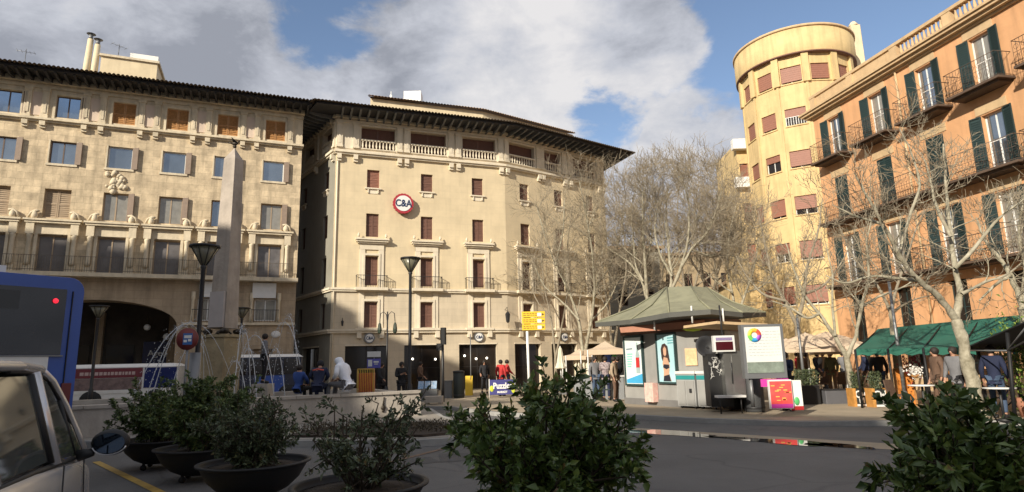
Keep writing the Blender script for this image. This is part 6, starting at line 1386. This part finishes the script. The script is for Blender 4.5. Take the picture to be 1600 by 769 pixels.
# ================================================================== PARASOLS, MARKET TENTS, AWNINGS
def parasol(x, ytop, yedge, Y, wpx, label, m=canvas, n=8, closed=False, group=None):
    p = AT(x, ytop, Y); e = AT(x, yedge, Y); R = wpx/2*Y/954.3; r = thing('parasol', label, 'parasol', (p.x, Y, .12), 0, group)
    H, E = p.z, e.z
    a = MB(); a.tube([(0, 0, 0), (0, 0, H-.12)], .03, 7); part('pole', a, offwhite, r); a = MB(); a.cbox((0, 0, .05), (.5, .5, .1), .05); part('base', a, greytrim, r)
    a = MB()
    if closed:
        prof_ = [(.0, H-.12), (.07, H-.25), (.16, H-.9), (.24, max(.75, E-.12)), (.20, max(.7, E-.16)), (.05, max(.8, E))]
        k = 16; rings = []
        for rr, z in prof_: rings.append([a.pt((rr*(1+.22*(q % 2))*cos(2*pi*q/k), rr*(1+.22*(q % 2))*sin(2*pi*q/k), z)) for q in range(k)])
        for i in range(len(rings)-1):
            for q in range(k): a.face([rings[i][q], rings[i][(q+1) % k], rings[i+1][(q+1) % k], rings[i+1][q]])
        part('folded_canopy', a, m, r); return r
    t_ = a.pt((0, 0, H-.12)); mid = []; ed = []; lo = []
    for k in range(n*2):
        t = 2*pi*k/(n*2)+.2; f = 1 if k % 2 == 0 else .94; mid.append(a.pt((R*.5*f*cos(t), R*.5*f*sin(t), (H-.12)*.52+E*.48-.02-(0 if k % 2 == 0 else .03)))); ed.append(a.pt((R*f*cos(t), R*f*sin(t), E-.12))); lo.append(a.pt((R*f*1.005*cos(t), R*f*1.005*sin(t), E-.30)))
    k = n*2
    for i in range(k): j = (i+1) % k; a.face([t_, mid[i], mid[j]]); a.face([mid[i], ed[i], ed[j], mid[j]]); a.face([ed[i], lo[i], lo[j], ed[j]])
    part('canopy', a, m, r)
    for i in range(0, k, 2): t = 2*pi*i/k+.2; a = MB(); a.tube([(0, 0, H-.2), (R*.97*cos(t), R*.97*sin(t), E-.15)], .012, 4); part('rib', a, offwhite, r)
    return r
parasol(875, 541, 575, 30, 20, 'folded pale parasol left of the beige market tent', canvas2, closed=True)
parasol(1258, 520, 543, 22.5, 104, 'wide beige parasol right behind the white poster panel', canvas, group='open beige parasols')
parasol(1315, 527, 546, 23.5, 96, 'beige parasol just left of the green awning', canvas, group='open beige parasols')
parasol(1228, 529, 545, 26, 80, 'low beige parasol half hidden by the poster panel', canvas, group='open beige parasols')
parasol(1290, 518, 540, 27.5, 110, 'beige parasol farther back in front of the yellow tower', canvas, group='open beige parasols')
# market tent with hanging cloths
def tent(x0, x1, xm, yt, ye, Y, dpt, label, m):
    A, B, M_ = AT(x0, ye, Y), AT(x1, ye, Y), AT(xm, yt, Y+dpt/2); r = thing('market_tent', label, 'tent', (M_.x, Y+dpt/2, .12))
    e = [Vector((A.x, Y, A.z)), Vector((B.x, Y, A.z)), Vector((B.x, Y+dpt, A.z)), Vector((A.x, Y+dpt, A.z))]; t = Vector((M_.x, Y+dpt/2, M_.z))
    a = MB()
    for i in range(4):
        j = (i+1) % 4; m1, m2 = e[i].lerp(t, .5)-Vector((0, 0, .1)), e[j].lerp(t, .5)-Vector((0, 0, .1)); a.quad(e[i], e[j], m2, m1); a.face([a.pt(m1), a.pt(m2), a.pt(t)]); a.quad(e[i]-Vector((0, 0, .22)), e[j]-Vector((0, 0, .22)), e[j], e[i])
    part('canopy', a, m, r, True)
    for q in e: a = MB(); a.tube([(q.x, q.y, .12), (q.x, q.y, q.z)], .03, 6); part('pole', a, offwhite, r, True)
    return r, e
def drape(root, x0, x1, yt, yb, Y, m, folds=6):
    A, B = AT(x0, yt, Y), AT(x1, yb, Y); a = MB(); prev = None; n = folds*6
    for k in range(n+1):
        f = k/n; x = A.x+(B.x-A.x)*f; y = Y+.07*sin(f*folds*2*pi); c = [a.pt((x, y, A.z)), a.pt((x+.03*sin(9*f), y*1+.03*cos(7*f), (A.z+B.z)/2)), a.pt((x, y+.02, B.z))]
        if prev: a.face([prev[0], c[0], c[1], prev[1]], True); a.face([prev[1], c[1], c[2], prev[2]], True)
        prev = c
    part('hanging_cloth', a, m, root, True)
r, e = tent(884, 925, 905, 545, 556, 31.5, 2.4, 'cream market tent behind the big central shrub, beside the twin-stemmed tree', canvas)
drape(r, 896, 924, 556, 598, 31.8, canvas2)
r, e = tent(918, 978, 945, 533, 547, 28, 3, 'larger cream market tent left of the kiosk', canvas)
drape(r, 926, 941, 547, 590, 28.6, canvas2, 4)
p0, p1 = AT(944, 549, 30), AT(962, 576, 30); a = MB(); a.box(p0.x, p1.x, 30, 30.08, p1.z, p0.z); part('blue_screen', a, mat('bright_blue_banner', (.08, .16, .62), .5, .15, 4), r, True)
a = MB(); a.box(p0.x-.1, p0.x, 29.98, 30.06, p1.z-.1, p0.z); part('screen_edge', a, blackplastic, r, True); a = MB(); a.ball((p1.x-.05, 29.95, (p0.z+p1.z)/2), .16, 8, 6, (1, .2, 2)); part('green_motif', a, MATS['leaf_print_green'], r, True)
p = AT(922, 606, 25.5); r = thing('market_table', 'grey covered market table with a white box, left of the kiosk', 'table', (p.x, 25.5, .12)); a = MB(); a.cbox((.35, 0, .45), (2.0, .7, .9), .03); part('cloth_front', a, mat('grey_table_cloth', (.24, .25, .26), .8, .1, 4), r); a = MB(); a.cbox((.35, 0, .92), (2.1, .8, .05), .02); part('table_top', a, offwhite, r)
a = MB(T(p.x+.25, 25.2, 1.07)); a.cbox((0, 0, .13), (.3, .2, .26), .01); a.cbox((0, 0, .27), (.31, .21, .02)); o = part('box', a, white, None); tag(o, 'small white box on the grey market table', 'box')
# green awning over the terrace
AWp = dict(fl=G(1337, 547, 1.98), fr=None)
EZ, RZ = 2.05, 2.95
FA_ = AT(1336, 546, 18.6); FBp = AT(1502, 545, 16.2); BA = AT(1372, 514, 22.0); BB = AT(1600, 493, 18.6); 
r = thing('terrace_awning', 'long green canvas awning with hipped left end over the café terrace', 'awning', (FA_.x, FA_.y, .12))
a = MB(); Lf, Rf, Lb, Rb = FA_, AT(1640, 540, 15.0), BA, AT(1660, 486, 17.6)
def grid_quad(a, p, q, r_, s_, n=8, m=4, sag=.08):
    I = []
    for i in range(n+1):
        row = []
        for j in range(m+1):
            u, v = i/n, j/m; P_ = p.lerp(q, u).lerp(s_.lerp(r_, u), v); P_ = P_-Vector((0, 0, sag*sin(pi*v)*(.6+.4*abs(sin(3*pi*u))))); row.append(a.pt(P_))
        I.append(row)
    for i in range(n):
        for j in range(m): a.face([I[i][j], I[i+1][j], I[i+1][j+1], I[i][j+1]], True)
grid_quad(a, Lf, Rf, Rb, Lb, 14, 5, .10)
part('canopy', a, greencanvas, r, True)
a = MB(); dv = Vector((0, 0, -.2)); n = 24; prev = None
for k in range(n+1): p_ = Lf.lerp(Rf, k/n); c_ = [a.pt(p_), a.pt(p_+dv+Vector((0, 0, .05*(k % 2))))]; prev and a.face([prev[0], c_[0], c_[1], prev[1]]); prev = c_
part('valance', a, greencanvas, r, True)
a = MB(); a.face([a.pt(Lf), a.pt(Lb), a.pt(Lb+Vector((0, 0, -.35))), a.pt(Lf+dv)]); part('end_flap', a, greencanvas, r, True)
for k in range(6): u = k/5; a = MB(); a.tube([Lf.lerp(Rf, u)+Vector((0, 0, -.02)), Lb.lerp(Rb, u)+Vector((0, 0, -.04))], .02, 5); part('rafter', a, blackplastic, r, True)
for k in range(6): u = k/5; q_ = Lf.lerp(Rf, u); a = MB(); a.tube([(q_.x, q_.y, .12), (q_.x, q_.y, q_.z)], .035, 7); part('post', a, blackplastic, r, True)
# shaded underside of the green awning's near part, built as a black sheet
r = thing('awning_underside_shade', 'shaded underside of the green awning at the right edge, built as a black sheet', 'awning', (AT(1560, 560, 14).x, 14, .12))
c0 = [AT(1500, 548, 15.8), AT(1612, 500, 12.6), AT(1720, 470, 11), AT(1700, 546, 14.5), AT(1600, 550, 15.2)]
a = MB(); a.plate(c0, .03); part('canopy', a, shadecanvas, r, True)
for p_ in (c0[0], c0[1], c0[2]): a = MB(); a.tube([p_, AT(1574, 548, 13.6)], .018, 5); part('spoke', a, greytrim, r, True)
a = MB(); b_ = AT(1576, 600, 13.6); a.tube([(b_.x, 13.6, .12), AT(1574, 520, 13.6)], .04, 8); part('pole', a, blackplastic, r, True)
# terrace wind screens and sheets
def sheet(x0, y0, x1, y1, Y, m, label, cat='screen', fr=wood, name='wind_screen'):
    p, q = AT(x0, y1, Y), AT(x1, y0, Y); r = thing(name, label, cat, ((p.x+q.x)/2, Y, .12)); W = q.x-p.x; H = q.z-.12
    zb = p.z-.12
    a = MB(); a.box(-W/2+.03, W/2-.03, -.01, .01, max(.05, zb), H-.03); part('panel', a, m, r)
    for s in (-1, 1): a = MB(); a.box(s*W/2-.03, s*W/2+.03, -.03, .03, 0, H); part('frame_post', a, fr, r)
    a = MB(); a.box(-W/2, W/2, -.03, .03, H-.04, H+.02); part('frame_rail', a, fr, r); return r
sheet(1446, 548, 1482, 598, 17.8, plasticsheet, 'orange-tinted clear sheet left of the big tree trunk under the awning', fr=blackplastic)
sheet(1536, 546, 1582, 598, 15.6, plasticsheet, 'orange-tinted clear sheet right of the big tree trunk', fr=blackplastic)
sheet(1404, 576, 1424, 632, 18.8, orangepanel, 'orange wooden menu stand at the terrace entrance')
# planters with chalk signs
def chalk_planter(px0, px1, pyb, yt, label, seed):
    p, q = G(px0, pyb, .12), G(px1, pyb, .12); W = q.x-p.x; r = thing('chalkboard_planter', label, 'planter', ((p.x+q.x)/2, p.y, .12), 0, 'timber terrace planters with chalkboards'); H = AT(px0, yt, p.y).z-.12
    a = MB(); a.box(-W/2+.04, W/2-.04, 0, .32, .04, H-.03); part('board', a, mat('chalkboard', (.025, .03, .028), .7, .15, 3), r)
    for s in (-1, 1): a = MB(); a.box(s*W/2-.045, s*W/2+.045, -.03, .35, 0, H); part('wooden_post', a, mat('orange_wood', (.50, .24, .06), .55, .2, 8), r)
    a = MB(); a.box(-W/2+.04, W/2-.04, -.02, 0, .02, .08); part('pale_foot', a, offwhite, r)
    t = text('Q4', .3, white, r, wm(r) @ T(0, -.012, H*.66) @ UPRIGHT, bold=.006); text('M', .22, white, r, wm(r) @ T(0, -.012, H*.34) @ UPRIGHT, bold=.006)
    sz = MB(); rng = np.random.default_rng(seed); P_ = np.stack([rng.uniform(-W/2+.05, W/2-.05, 700), rng.uniform(.05, .3, 700), H+rng.uniform(-.05, .45, 700)**1.0], 1); D_ = rng.normal(size=P_.shape)*.5+np.array([0, 0, 1]); v, f = leaves_mesh(P_, D_, .09, .3, seed)
    o = put('foliage', np_mesh('foliage', v, f, leafC), r, wm(r)); o['kind'] = 'stuff'
    return r
chalk_planter(1337, 1363, 636, 607, 'left timber planter with a chalkboard front and low herbs', 1); chalk_planter(1367, 1393, 637, 607, 'right timber planter with a chalkboard front and low herbs', 2)
# dark and grey terrace boxes
def tbox(px0, px1, pyb, yt, m, label, leafy=True, seed=3):
    p, q = G(px0, pyb, .12), G(px1, pyb, .12); W = q.x-p.x; r = thing('terrace_planter', label, 'planter', ((p.x+q.x)/2, p.y, .12)); H = AT(px0, yt, p.y).z-.12
    a = MB(); a.cbox((0, .2, H/2), (W, .4, H), .02); part('box', a, m, r); a = MB(); a.cbox((0, .2, H+.01), (W*1.02, .44, .03), .01); part('rim', a, iron, r)
    if leafy:
        rng = np.random.default_rng(seed); n = 900; P_ = np.stack([rng.uniform(-W/2, W/2, n), rng.uniform(.05, .4, n), H+rng.uniform(0, .5, n)], 1); D_ = rng.normal(size=P_.shape)*.6+np.array([0, 0, .8]); v, f = leaves_mesh(P_, D_, .1, .35, seed); o = put('foliage', np_mesh('foliage', v, f, leafC), r, wm(r)); o['kind'] = 'stuff'
    return r
tbox(1251, 1290, 633, 604, blackplastic, 'black terrace planter right of the white and green board', True, 4); tbox(1292, 1334, 632, 610, mat('grey_planter', (.10, .10, .11), .6, .1, 4), 'grey terrace planter left of the chalkboard planters', False)
# slim poles on the terrace
for (x0, y0, x1, y1, Y, lab) in ((1395, 440, 1414, 620, 18.3, 'tall dark slanted pole in front of the orange wall'), (1247, 492, 1258, 610, 21, 'dark pole standing behind the beige parasol')):
    t_, b_ = AT(x0, y0, Y), AT(x1, y1, Y); r = thing('pole', lab, 'pole', (b_.x, Y, .12)); a = MB(); a.tube([(b_.x, Y, .12), (b_.x, Y, t_.z)], [.055, .04], 8); part('shaft', a, greytrim, r, True); a = MB(); a.lathe([(.12, .12), (.1, .5), (.06, .6)], 10, (b_.x, Y, 0)); part('foot', a, greytrim, r, True)
# hanging flower baskets, flowers
fl = random.Random(6)
def flowers(x, y, Y, R, col, label, n=260):
    p = AT(x, y, Y); r = thing('flower_basket', label, 'flowers', (p.x, Y, p.z)); rng = np.random.default_rng(int(x)); P_ = rng.normal(size=(n, 3))*R*.5; D_ = rng.normal(size=P_.shape); v, f = leaves_mesh(P_, D_, .07, .8, 3); o = put('blossoms', np_mesh('blossoms', v, f, mat('blossom_%d' % int(x), col, .6, .3, 12)), r, wm(r)); o['kind'] = 'stuff'
    a = MB(); a.lathe([(0, -R), (R*.6, -R*.8), (R*.7, -R*.4)], 10); part('pot', a, wood, r)
flowers(1428, 566, 18.4, .34, (.35, .03, .09), 'crimson flowers hanging under the green awning'); flowers(1492, 572, 17.2, .3, (.30, .05, .12), 'dark pink flowers beside the big tree trunk'); flowers(1430, 580, 18.0, .2, (.75, .72, .68), 'white flowers above the orange menu stand')
r = thing('terrace_shrub', 'bright green potted shrub at the right edge beside the orange wall', 'shrub', tuple(AT(1600, 600, 15.0).xy)+(.12,)); rng = np.random.default_rng(3); P_ = rng.normal(size=(1400, 3))*np.array([.26, .26, .5])+np.array([0, 0, 1.35]); D_ = rng.normal(size=P_.shape); v, f = leaves_mesh(P_, D_, .1, .4, 3); put('foliage', np_mesh('foliage', v, f, leaf_mat('fresh_green_leaf', (.06, .12, .02), (.18, .26, .04), .5)), r, wm(r))['kind'] = 'stuff'
a = MB(); a.lathe([(.16, 0), (.24, .45), (.2, .45)], 12); part('pot', a, terracotta, r)
# café tables and chairs
def cafe_set():
    t = thing('cafe_table', 'round pale café table under the beige parasols', 'table', (0, 0, .12), 0, 'café tables'); a = MB(); a.lathe([(.32, .7), (.33, .73), (0, .735)], 18); part('table_top', a, offwhite, t); a = MB(); a.tube([(0, 0, .02), (0, 0, .7)], .03, 7); part('stem', a, iron, t); a = MB(); a.lathe([(.22, 0), (.04, .05)], 12); part('foot', a, iron, t)
    c = thing('cafe_chair', 'dark woven café chair', 'chair', (0, 0, .12), 0, 'café chairs'); a = MB(); a.cbox((0, 0, .44), (.44, .44, .05), .05); part('seat', a, mat('woven_brown', (.10, .06, .04), .8, .3, 20), c); a = MB(); a.plate([(-.21, .2, .46), (.21, .2, .46), (.2, .27, .85), (-.2, .27, .85)], .03); part('backrest', a, MATS['woven_brown'], c)
    for sx in (-1, 1):
        for sy in (-1, 1): a = MB(); a.tube([(sx*.19, sy*.19, 0), (sx*.18, sy*.18, .43)], .015, 5); part('leg', a, iron, c)
    return t, c
ct, cc_ = cafe_set(); places = [(1272, 24.5, 'under the wide beige parasol behind the poster panel'), (1318, 25.0, 'behind the grey terrace planter'), (1236, 26.0, 'farther back beside the dark pole'), (1440, 16.6, 'under the green awning left of the big tree'), (1560, 14.6, 'at the right edge in front of the clear sheet'), (1295, 28, 'farthest back below the yellow tower')]
for i, (px, Y, wh) in enumerate(places):
    p = AT(px, 600, Y); o = ct if i == 0 else copy_thing(ct, (p.x, Y, .12), 0, 'x'); o.location = (p.x, Y, .12); o['label'] = 'round pale café table '+wh
    for k in range(2):
        t = .6+pi*k+.5*i; q = (p.x+.62*cos(t), Y+.62*sin(t), .12); c_ = cc_ if (i == 0 and k == 0) else copy_thing(cc_, q, 0, 'x'); c_.location = q; c_.rotation_euler = (0, 0, t-pi/2); c_['label'] = ('left' if cos(t) < 0 else 'right')+' woven chair at the table '+wh
# scooter / bicycle jumble at the right edge
def bicycle(px, py, rz, label, col):
    p = G(px, py, .12) if py < 650 else G(px, py); r = thing('bicycle', label, 'bicycle', tuple(p), rz)
    for x in (-.52, .52):
        a = MB(T(x, 0, .34) @ Matrix.Rotation(pi/2, 4, 'X')); ring = [(.33*cos(t), .33*sin(t), 0) for t in [2*pi*k/24 for k in range(25)]]; a.tube(ring, .02, 5); wl = part('wheel', a, rubber, r); a = MB(T(x, 0, .34) @ Matrix.Rotation(pi/2, 4, 'X'))
        for k in range(8): a.tube([(0, 0, 0), (.32*cos(k*pi/4), .32*sin(k*pi/4), 0)], .003, 3)
        part('spokes', a, steel, wl)['kind'] = 'stuff'
    a = MB(); 
    for u, v in (((-.52, 0, .34), (-.1, 0, .3)), ((-.1, 0, .3), (.36, 0, .72)), ((-.2, 0, .78), (.36, 0, .8)), ((-.1, 0, .3), (-.22, 0, .86)), ((-.52, 0, .34), (-.2, 0, .76)), ((.52, 0, .34), (.34, 0, .92))): a.tube([u, v], .018, 6)
    part('frame', a, col, r); a = MB(); a.ball((-.24, 0, .9), .12, 10, 6, (1.2, .6, .35)); part('saddle', a, blackplastic, r); a = MB(); a.tube([(.3, -.28, .98), (.34, 0, .95), (.3, .28, .98)], .014, 6); part('handlebar', a, steel, r)
bicycle(1575, 640, radians(15), 'dark blue bicycle parked at the right edge behind the big shrub', mat('bike_navy', (.02, .03, .12), .4, .1)); bicycle(1530, 636, radians(-20), 'white-framed bicycle parked below the big tree trunk', white)

# ================================================================== PEOPLE
J0 = dict(pelvis=(0, 0, .94), waist=(0, 0, 1.10), chest=(0, .01, 1.28), neck=(0, .01, 1.45), head=(0, -.01, 1.57), crown=(0, .0, 1.68))
def person(loc, rz, label, jacket, trousers, pose='stand', hair=hairm, scale=1.0, hood=False, hat=None, seed=0, group=None, band=None):
    rn = random.Random(seed); r = thing('person', label, 'person', loc, rz, group); S_ = scale
    J = dict(J0)
    for s, n in ((-1, 'r'), (1, 'l')):
        J['sh'+n] = (s*.17, .01, 1.40); J['el'+n] = (s*.24, .03, 1.13); J['wr'+n] = (s*.25, -.06, .89)
        J['hip'+n] = (s*.09, 0, .90); J['kn'+n] = (s*.10, -.03, .50); J['an'+n] = (s*.10, .02, .09); J['toe'+n] = (s*.12, -.15, .04)
    if pose == 'walk':
        J['knl'] = (.09, -.17, .52); J['anl'] = (.09, -.24, .12); J['toel'] = (.09, -.40, .08); J['knr'] = (-.09, .06, .50); J['anr'] = (-.09, .30, .16); J['toer'] = (-.09, .18, .04); J['ell'] = (.25, .12, 1.15); J['wrl'] = (.24, .14, .92); J['elr'] = (-.25, -.08, 1.15); J['wrr'] = (-.23, -.25, 1.0)
    if pose == 'phone':
        for s, n in ((-1, 'r'), (1, 'l')): J['el'+n] = (s*.23, -.06, 1.14); J['wr'+n] = (s*.08, -.27, 1.22)
        J['head'] = (0, -.05, 1.56); J['crown'] = (0, -.05, 1.67)
    if pose in ('sit', 'sitlean'):
        d = -.82
        for k_, v in list(J.items()): J[k_] = (v[0], v[1], v[2]+d)
        for s, n in ((-1, 'r'), (1, 'l')): J['hip'+n] = (s*.10, -.02, .10); J['kn'+n] = (s*.13, -.44, .12); J['an'+n] = (s*.13, -.48, -.32); J['toe'+n] = (s*.14, -.63, -.38); J['el'+n] = (s*.25, -.10, .36); J['wr'+n] = (s*.12, -.32, .24)
        if pose == 'sitlean':
            for k_ in ('chest', 'neck', 'head', 'crown', 'shl', 'shr', 'waist'):
                f = {'waist': .25, 'chest': .6, 'neck': 1, 'head': 1.5, 'crown': 1.6, 'shl': .95, 'shr': .95}[k_]; v = J[k_]; J[k_] = (v[0], v[1]-.17*f, v[2]-.05*f)
    def sk(name, chains, m, rad, parent, sub=1, root='pelvis', extra=None):
        bm = bmesh.new(); lay = bm.verts.layers.skin.verify(); V = {}
        def gv(k):
            if k not in V:
                p = J[k] if isinstance(k, str) else k[1]; v = bm.verts.new(Vector(p)*S_); rr = rad[k] if isinstance(k, str) else k[2]
                v[lay].radius = (rr*S_, rr*S_) if not isinstance(rr, tuple) else (rr[0]*S_, rr[1]*S_); V[k] = v
            return V[k]
        for ch in chains:
            for i in range(len(ch)-1):
                u, v = gv(ch[i]), gv(ch[i+1])
                if bm.edges.get((u, v)) is None: bm.edges.new((u, v))
        V[root][lay].use_root = True
        me = bpy.data.meshes.new(name); bm.to_mesh(me); bm.free(); me.materials.append(m); o = bpy.data.objects.new(name, me); C.objects.link(o); o.parent = parent; WM[o] = wm(parent)
        md = o.modifiers.new('skin', 'SKIN'); md.use_smooth_shade = True; sb = o.modifiers.new('sub', 'SUBSURF'); sb.levels = sub; sb.render_levels = sub; return o
    RB = dict(pelvis=.11, waist=.10, chest=.12, neck=.05, head=.085, crown=.06, shl=.06, shr=.06, ell=.04, elr=.04, wrl=.028, wrr=.028, hipl=.08, hipr=.08, knl=.055, knr=.055, anl=.038, anr=.038, toel=.03, toer=.03)
    chains = [['pelvis', 'waist', 'chest', 'neck', 'head', 'crown']]
    for n in 'lr':
        chains += [['chest', 'sh'+n, 'el'+n, 'wr'+n], ['pelvis', 'hip'+n, 'kn'+n, 'an'+n, 'toe'+n]]
        w_ = Vector(J['wr'+n]); e_ = Vector(J['el'+n]); d = (w_-e_).normalized(); sd_ = d.cross(Vector((0, 1, .2))).normalized()
        pm = ('c', tuple(w_+d*.06), .024); chains.append(['wr'+n, pm])
        for q, (o_, l_) in enumerate(((-.03, .07), (-.01, .085), (.01, .08), (.03, .06))): chains.append([pm, ('c', tuple(w_+d*(.10+l_*.3)+sd_*o_), .009), ('c', tuple(w_+d*(.10+l_)+sd_*o_*1.1+Vector((0, -.012, 0))), .007)])
        chains.append(['wr'+n, ('c', tuple(w_+d*.05+sd_*.045+Vector((0, -.02, 0))), .009)])
    hd = Vector(J['head']); chains.append(['head', ('n', tuple(hd+Vector((0, -.10, -.01))), .014)])
    sk('body', chains, skin, RB, r)
    RJ = dict(pelvis=.145, waist=.135, chest=.155, neck=.07, shl=.085, shr=.085, ell=.06, elr=.06, wrl=.042, wrr=.042)
    if hood: RJ['neck'] = .09; RJ['head'] = .125; RJ['crown'] = .095
    J['cuffl'] = tuple(Vector(J['ell']).lerp(Vector(J['wrl']), .9)); J['cuffr'] = tuple(Vector(J['elr']).lerp(Vector(J['wrr']), .9)); RJ['cuffl'] = RJ['cuffr'] = .042
    if pose not in ('sit', 'sitlean'): J['hem'] = (0, 0, J['pelvis'][2]-.06); RJ['hem'] = .15
    else: J['hem'] = (0, .03, J['pelvis'][2]-.03); RJ['hem'] = .15
    ch = [['hem', 'pelvis', 'waist', 'chest', 'neck']+(['head', 'crown'] if hood else [])]+[['chest', 'sh'+n, 'el'+n, 'cuff'+n] for n in 'lr']
    RJ['hem'] = (.15, .13); RJ['pelvis'] = (.15, .125); RJ['waist'] = (.15, .12)
    sk('jacket', ch, jacket, RJ, r)
    RT_ = dict(pelvis=.125, hipl=.095, hipr=.095, knl=.07, knr=.07, cal=.055, car=.055)
    J['cal'] = tuple(Vector(J['knl']).lerp(Vector(J['anl']), .92)); J['car'] = tuple(Vector(J['knr']).lerp(Vector(J['anr']), .92))
    sk('trousers', [['pelvis', 'hipl', 'knl', 'cal'], ['pelvis', 'hipr', 'knr', 'car']], trousers, RT_, r)
    for n in 'lr':
        a = MB(); u, v = Vector(J['an'+n])*S_, Vector(J['toe'+n])*S_; a.tube([u+(u-v)*.25+Vector((0, 0, -.03*S_)), u.lerp(v, .4)+Vector((0, 0, -.01)), v, v+(v-u)*.12], [.045*S_, .055*S_, .045*S_, .02*S_], 8); part('shoe', a, blackplastic, r)
    c = Vector(J['head'])*S_+Vector((0, .02, .03))*S_
    if not hood: a = MB(); a.ball(tuple(c), .108*S_, 12, 8, (.92, 1.0, 1.0)); part('hair', a, hair, r)
    for s in (-1, 1): a = MB(); a.ball((s*.03*S_, hd.y*S_-.082*S_, hd.z*S_+.012*S_), .011*S_, 6, 4); part('eye', a, blackplastic, r)
    a = MB(); a.ball((0, hd.y*S_-.086*S_, hd.z*S_-.045*S_), .02*S_, 6, 4, (1, .3, .3)); part('mouth', a, mat('lips', (.25, .08, .07), .6, 0), r)
    if band: a = MB(); pc = Vector(J['chest'])*S_; a.tube([(-.15*S_, pc.y+.13*S_, pc.z+.10*S_), (0, pc.y+.17*S_, pc.z+.13*S_), (.15*S_, pc.y+.13*S_, pc.z+.10*S_)], .02*S_, 6); part('shoulder_stripe', a, band, r)
    return r
def cloth(name, c): return mat('cloth_'+name, c, .85, .12, 8, .15, 30)
blk = cloth('black', (.015, .015, .018)); nvy = cloth('navy', (.012, .018, .05)); wht = cloth('white_puffer', (.82, .84, .90)); gry = cloth('grey', (.16, .16, .17)); jean = cloth('denim', (.05, .08, .14)); rd = cloth('red', (.45, .03, .03)); brn = cloth('brown', (.12, .07, .045)); chk = mat('cloth_check', (.04, .02, .03), .8, .6, 14, col2=(.5, .42, .42)); beige = cloth('beige', (.35, .27, .19)); bl_ = cloth('blue', (.03, .07, .25)); camo = cloth('camo', (.10, .11, .06))
fdir = FF.to_3x3() @ Vector((0, -1, 0))
def onwall(px, z=.98): 
    o = Vector(FF.translation); n = FF.to_3x3() @ Vector((0, 1, 0)); r_ = ray(px, 600); t = (o+n*.16-Vector((0, 0, CZ))).dot(n)/r_.dot(n); return (r_.x*t, r_.y*t, z+.0)
p_ = onwall(541, 1.04); person(p_, radians(-115), 'person in a hooded white puffer jacket sitting on the fountain wall', wht, gry, 'sitlean', hood=True, scale=1.2, seed=1)
p_ = onwall(497, 1.04); person(p_, radians(-175), 'person in a navy jacket with an orange-red shoulder stripe sitting on the fountain wall', nvy, nvy, 'sitlean', scale=1.05, seed=2, hair=blk, band=mat('orange_red_stripe', (.65, .10, .06), .6, .05))
p_ = AT(519, 569, 18.6); 
p_ = onwall(437, .90); person((p_[0]+.2, p_[1]+1.0, .98), radians(160), 'person in dark blue crouching by the water, right of the obelisk', bl_, blk, 'sit', scale=.9, seed=3)
def stand(px, Y, label, jk, tr_m, pose='stand', rz=None, scale=1.0, z=.12, **k):
    p = AT(px, 600, Y); 
    return person((p.x, Y, z), rz if rz is not None else radians(random.Random(px).uniform(0, 360)), label, jk, tr_m, pose, scale=scale, seed=px, **k)
stand(411, 21.8, 'person in dark clothes standing on a block behind the jets', gry, blk, 'stand', radians(120), z=1.16, scale=1.02)
stand(627, 23.8, 'person in a black puffer coat standing left of the traffic light', blk, blk, 'phone', radians(30), z=.12)
stand(596, 25.0, 'person in a black coat behind the blue bus stop sign', blk, blk, 'walk', radians(70)); stand(657, 29.5, 'person in a brown jacket walking by the shop window left of the traffic light', brn, blk, 'walk', radians(80))
stand(757, 32.2, 'person in black walking out of the middle shop entrance', blk, blk, 'walk', radians(10)); 
stand(783, 29.6, 'person in a red coat behind the blue shop banner', rd, blk, 'stand', radians(150)); stand(793, 30.4, 'second person in red, right behind the shop banner', rd, jean, 'walk', radians(100)); 
stand(931, 25.0 , 'person in a grey coat behind the market table', gry, jean, 'stand', radians(20), z=.14); stand(947, 24.6, 'person in a checked shirt standing at the market table', chk, nvy, 'phone', radians(160), z=.14); stand(961, 23.9, 'person in beige beside the left wall of the kiosk', beige, brn, 'stand', radians(60)); stand(966, 25.6, 'person in dark clothes behind the person in beige', blk, blk, 'walk', radians(200))
stand(1231, 18.2, 'person in dark clothes standing right of the white poster panel', nvy, blk, 'phone', radians(-60)); 
for i, (px, Y, ps, jk, lab) in enumerate([(1264, 24.2, 'stand', brn, 'person in brown standing under the wide beige parasol'), (1282, 25.4, 'walk', blk, 'person in black walking between the parasols'), (1302, 24.0, 'stand', camo, 'person in olive by the grey terrace planter'), (1322, 26.2, 'phone', gry, 'person in grey behind the slim forked tree'), (1376, 20.6, 'stand', blk, 'person in black behind the chalkboard planters, under the awning'), (1355, 21.4, 'walk', nvy, 'person in navy at the left end of the green awning'), (1290, 29.0, 'walk', beige, 'person in beige far back between the parasols'), (1250, 28, 'stand', rd, 'person in red far back behind the beige parasols'), (1467, 16.4, 'stand', brn, 'person in brown under the awning left of the big trunk'), (1496, 15.6, 'stand', gry, 'person in grey right beside the big trunk'), (1556, 14.9, 'stand', nvy, 'person in navy at the right edge near the bicycles')]):
    stand(px, Y, lab, jk, [blk, jean, brn][i % 3], ps)

p = AT(411, 600, 21.8); r = thing('stone_block', 'stone block inside the basin under the standing person', 'block', (p.x, 21.8, .5)); a = MB(); a.cbox((0, 0, .33), (.6, .6, .66), .04); part('block', a, basinm, r); a = MB(); a.cbox((0, 0, .05), (.7, .7, .1), .03); part('foot', a, basinm, r)
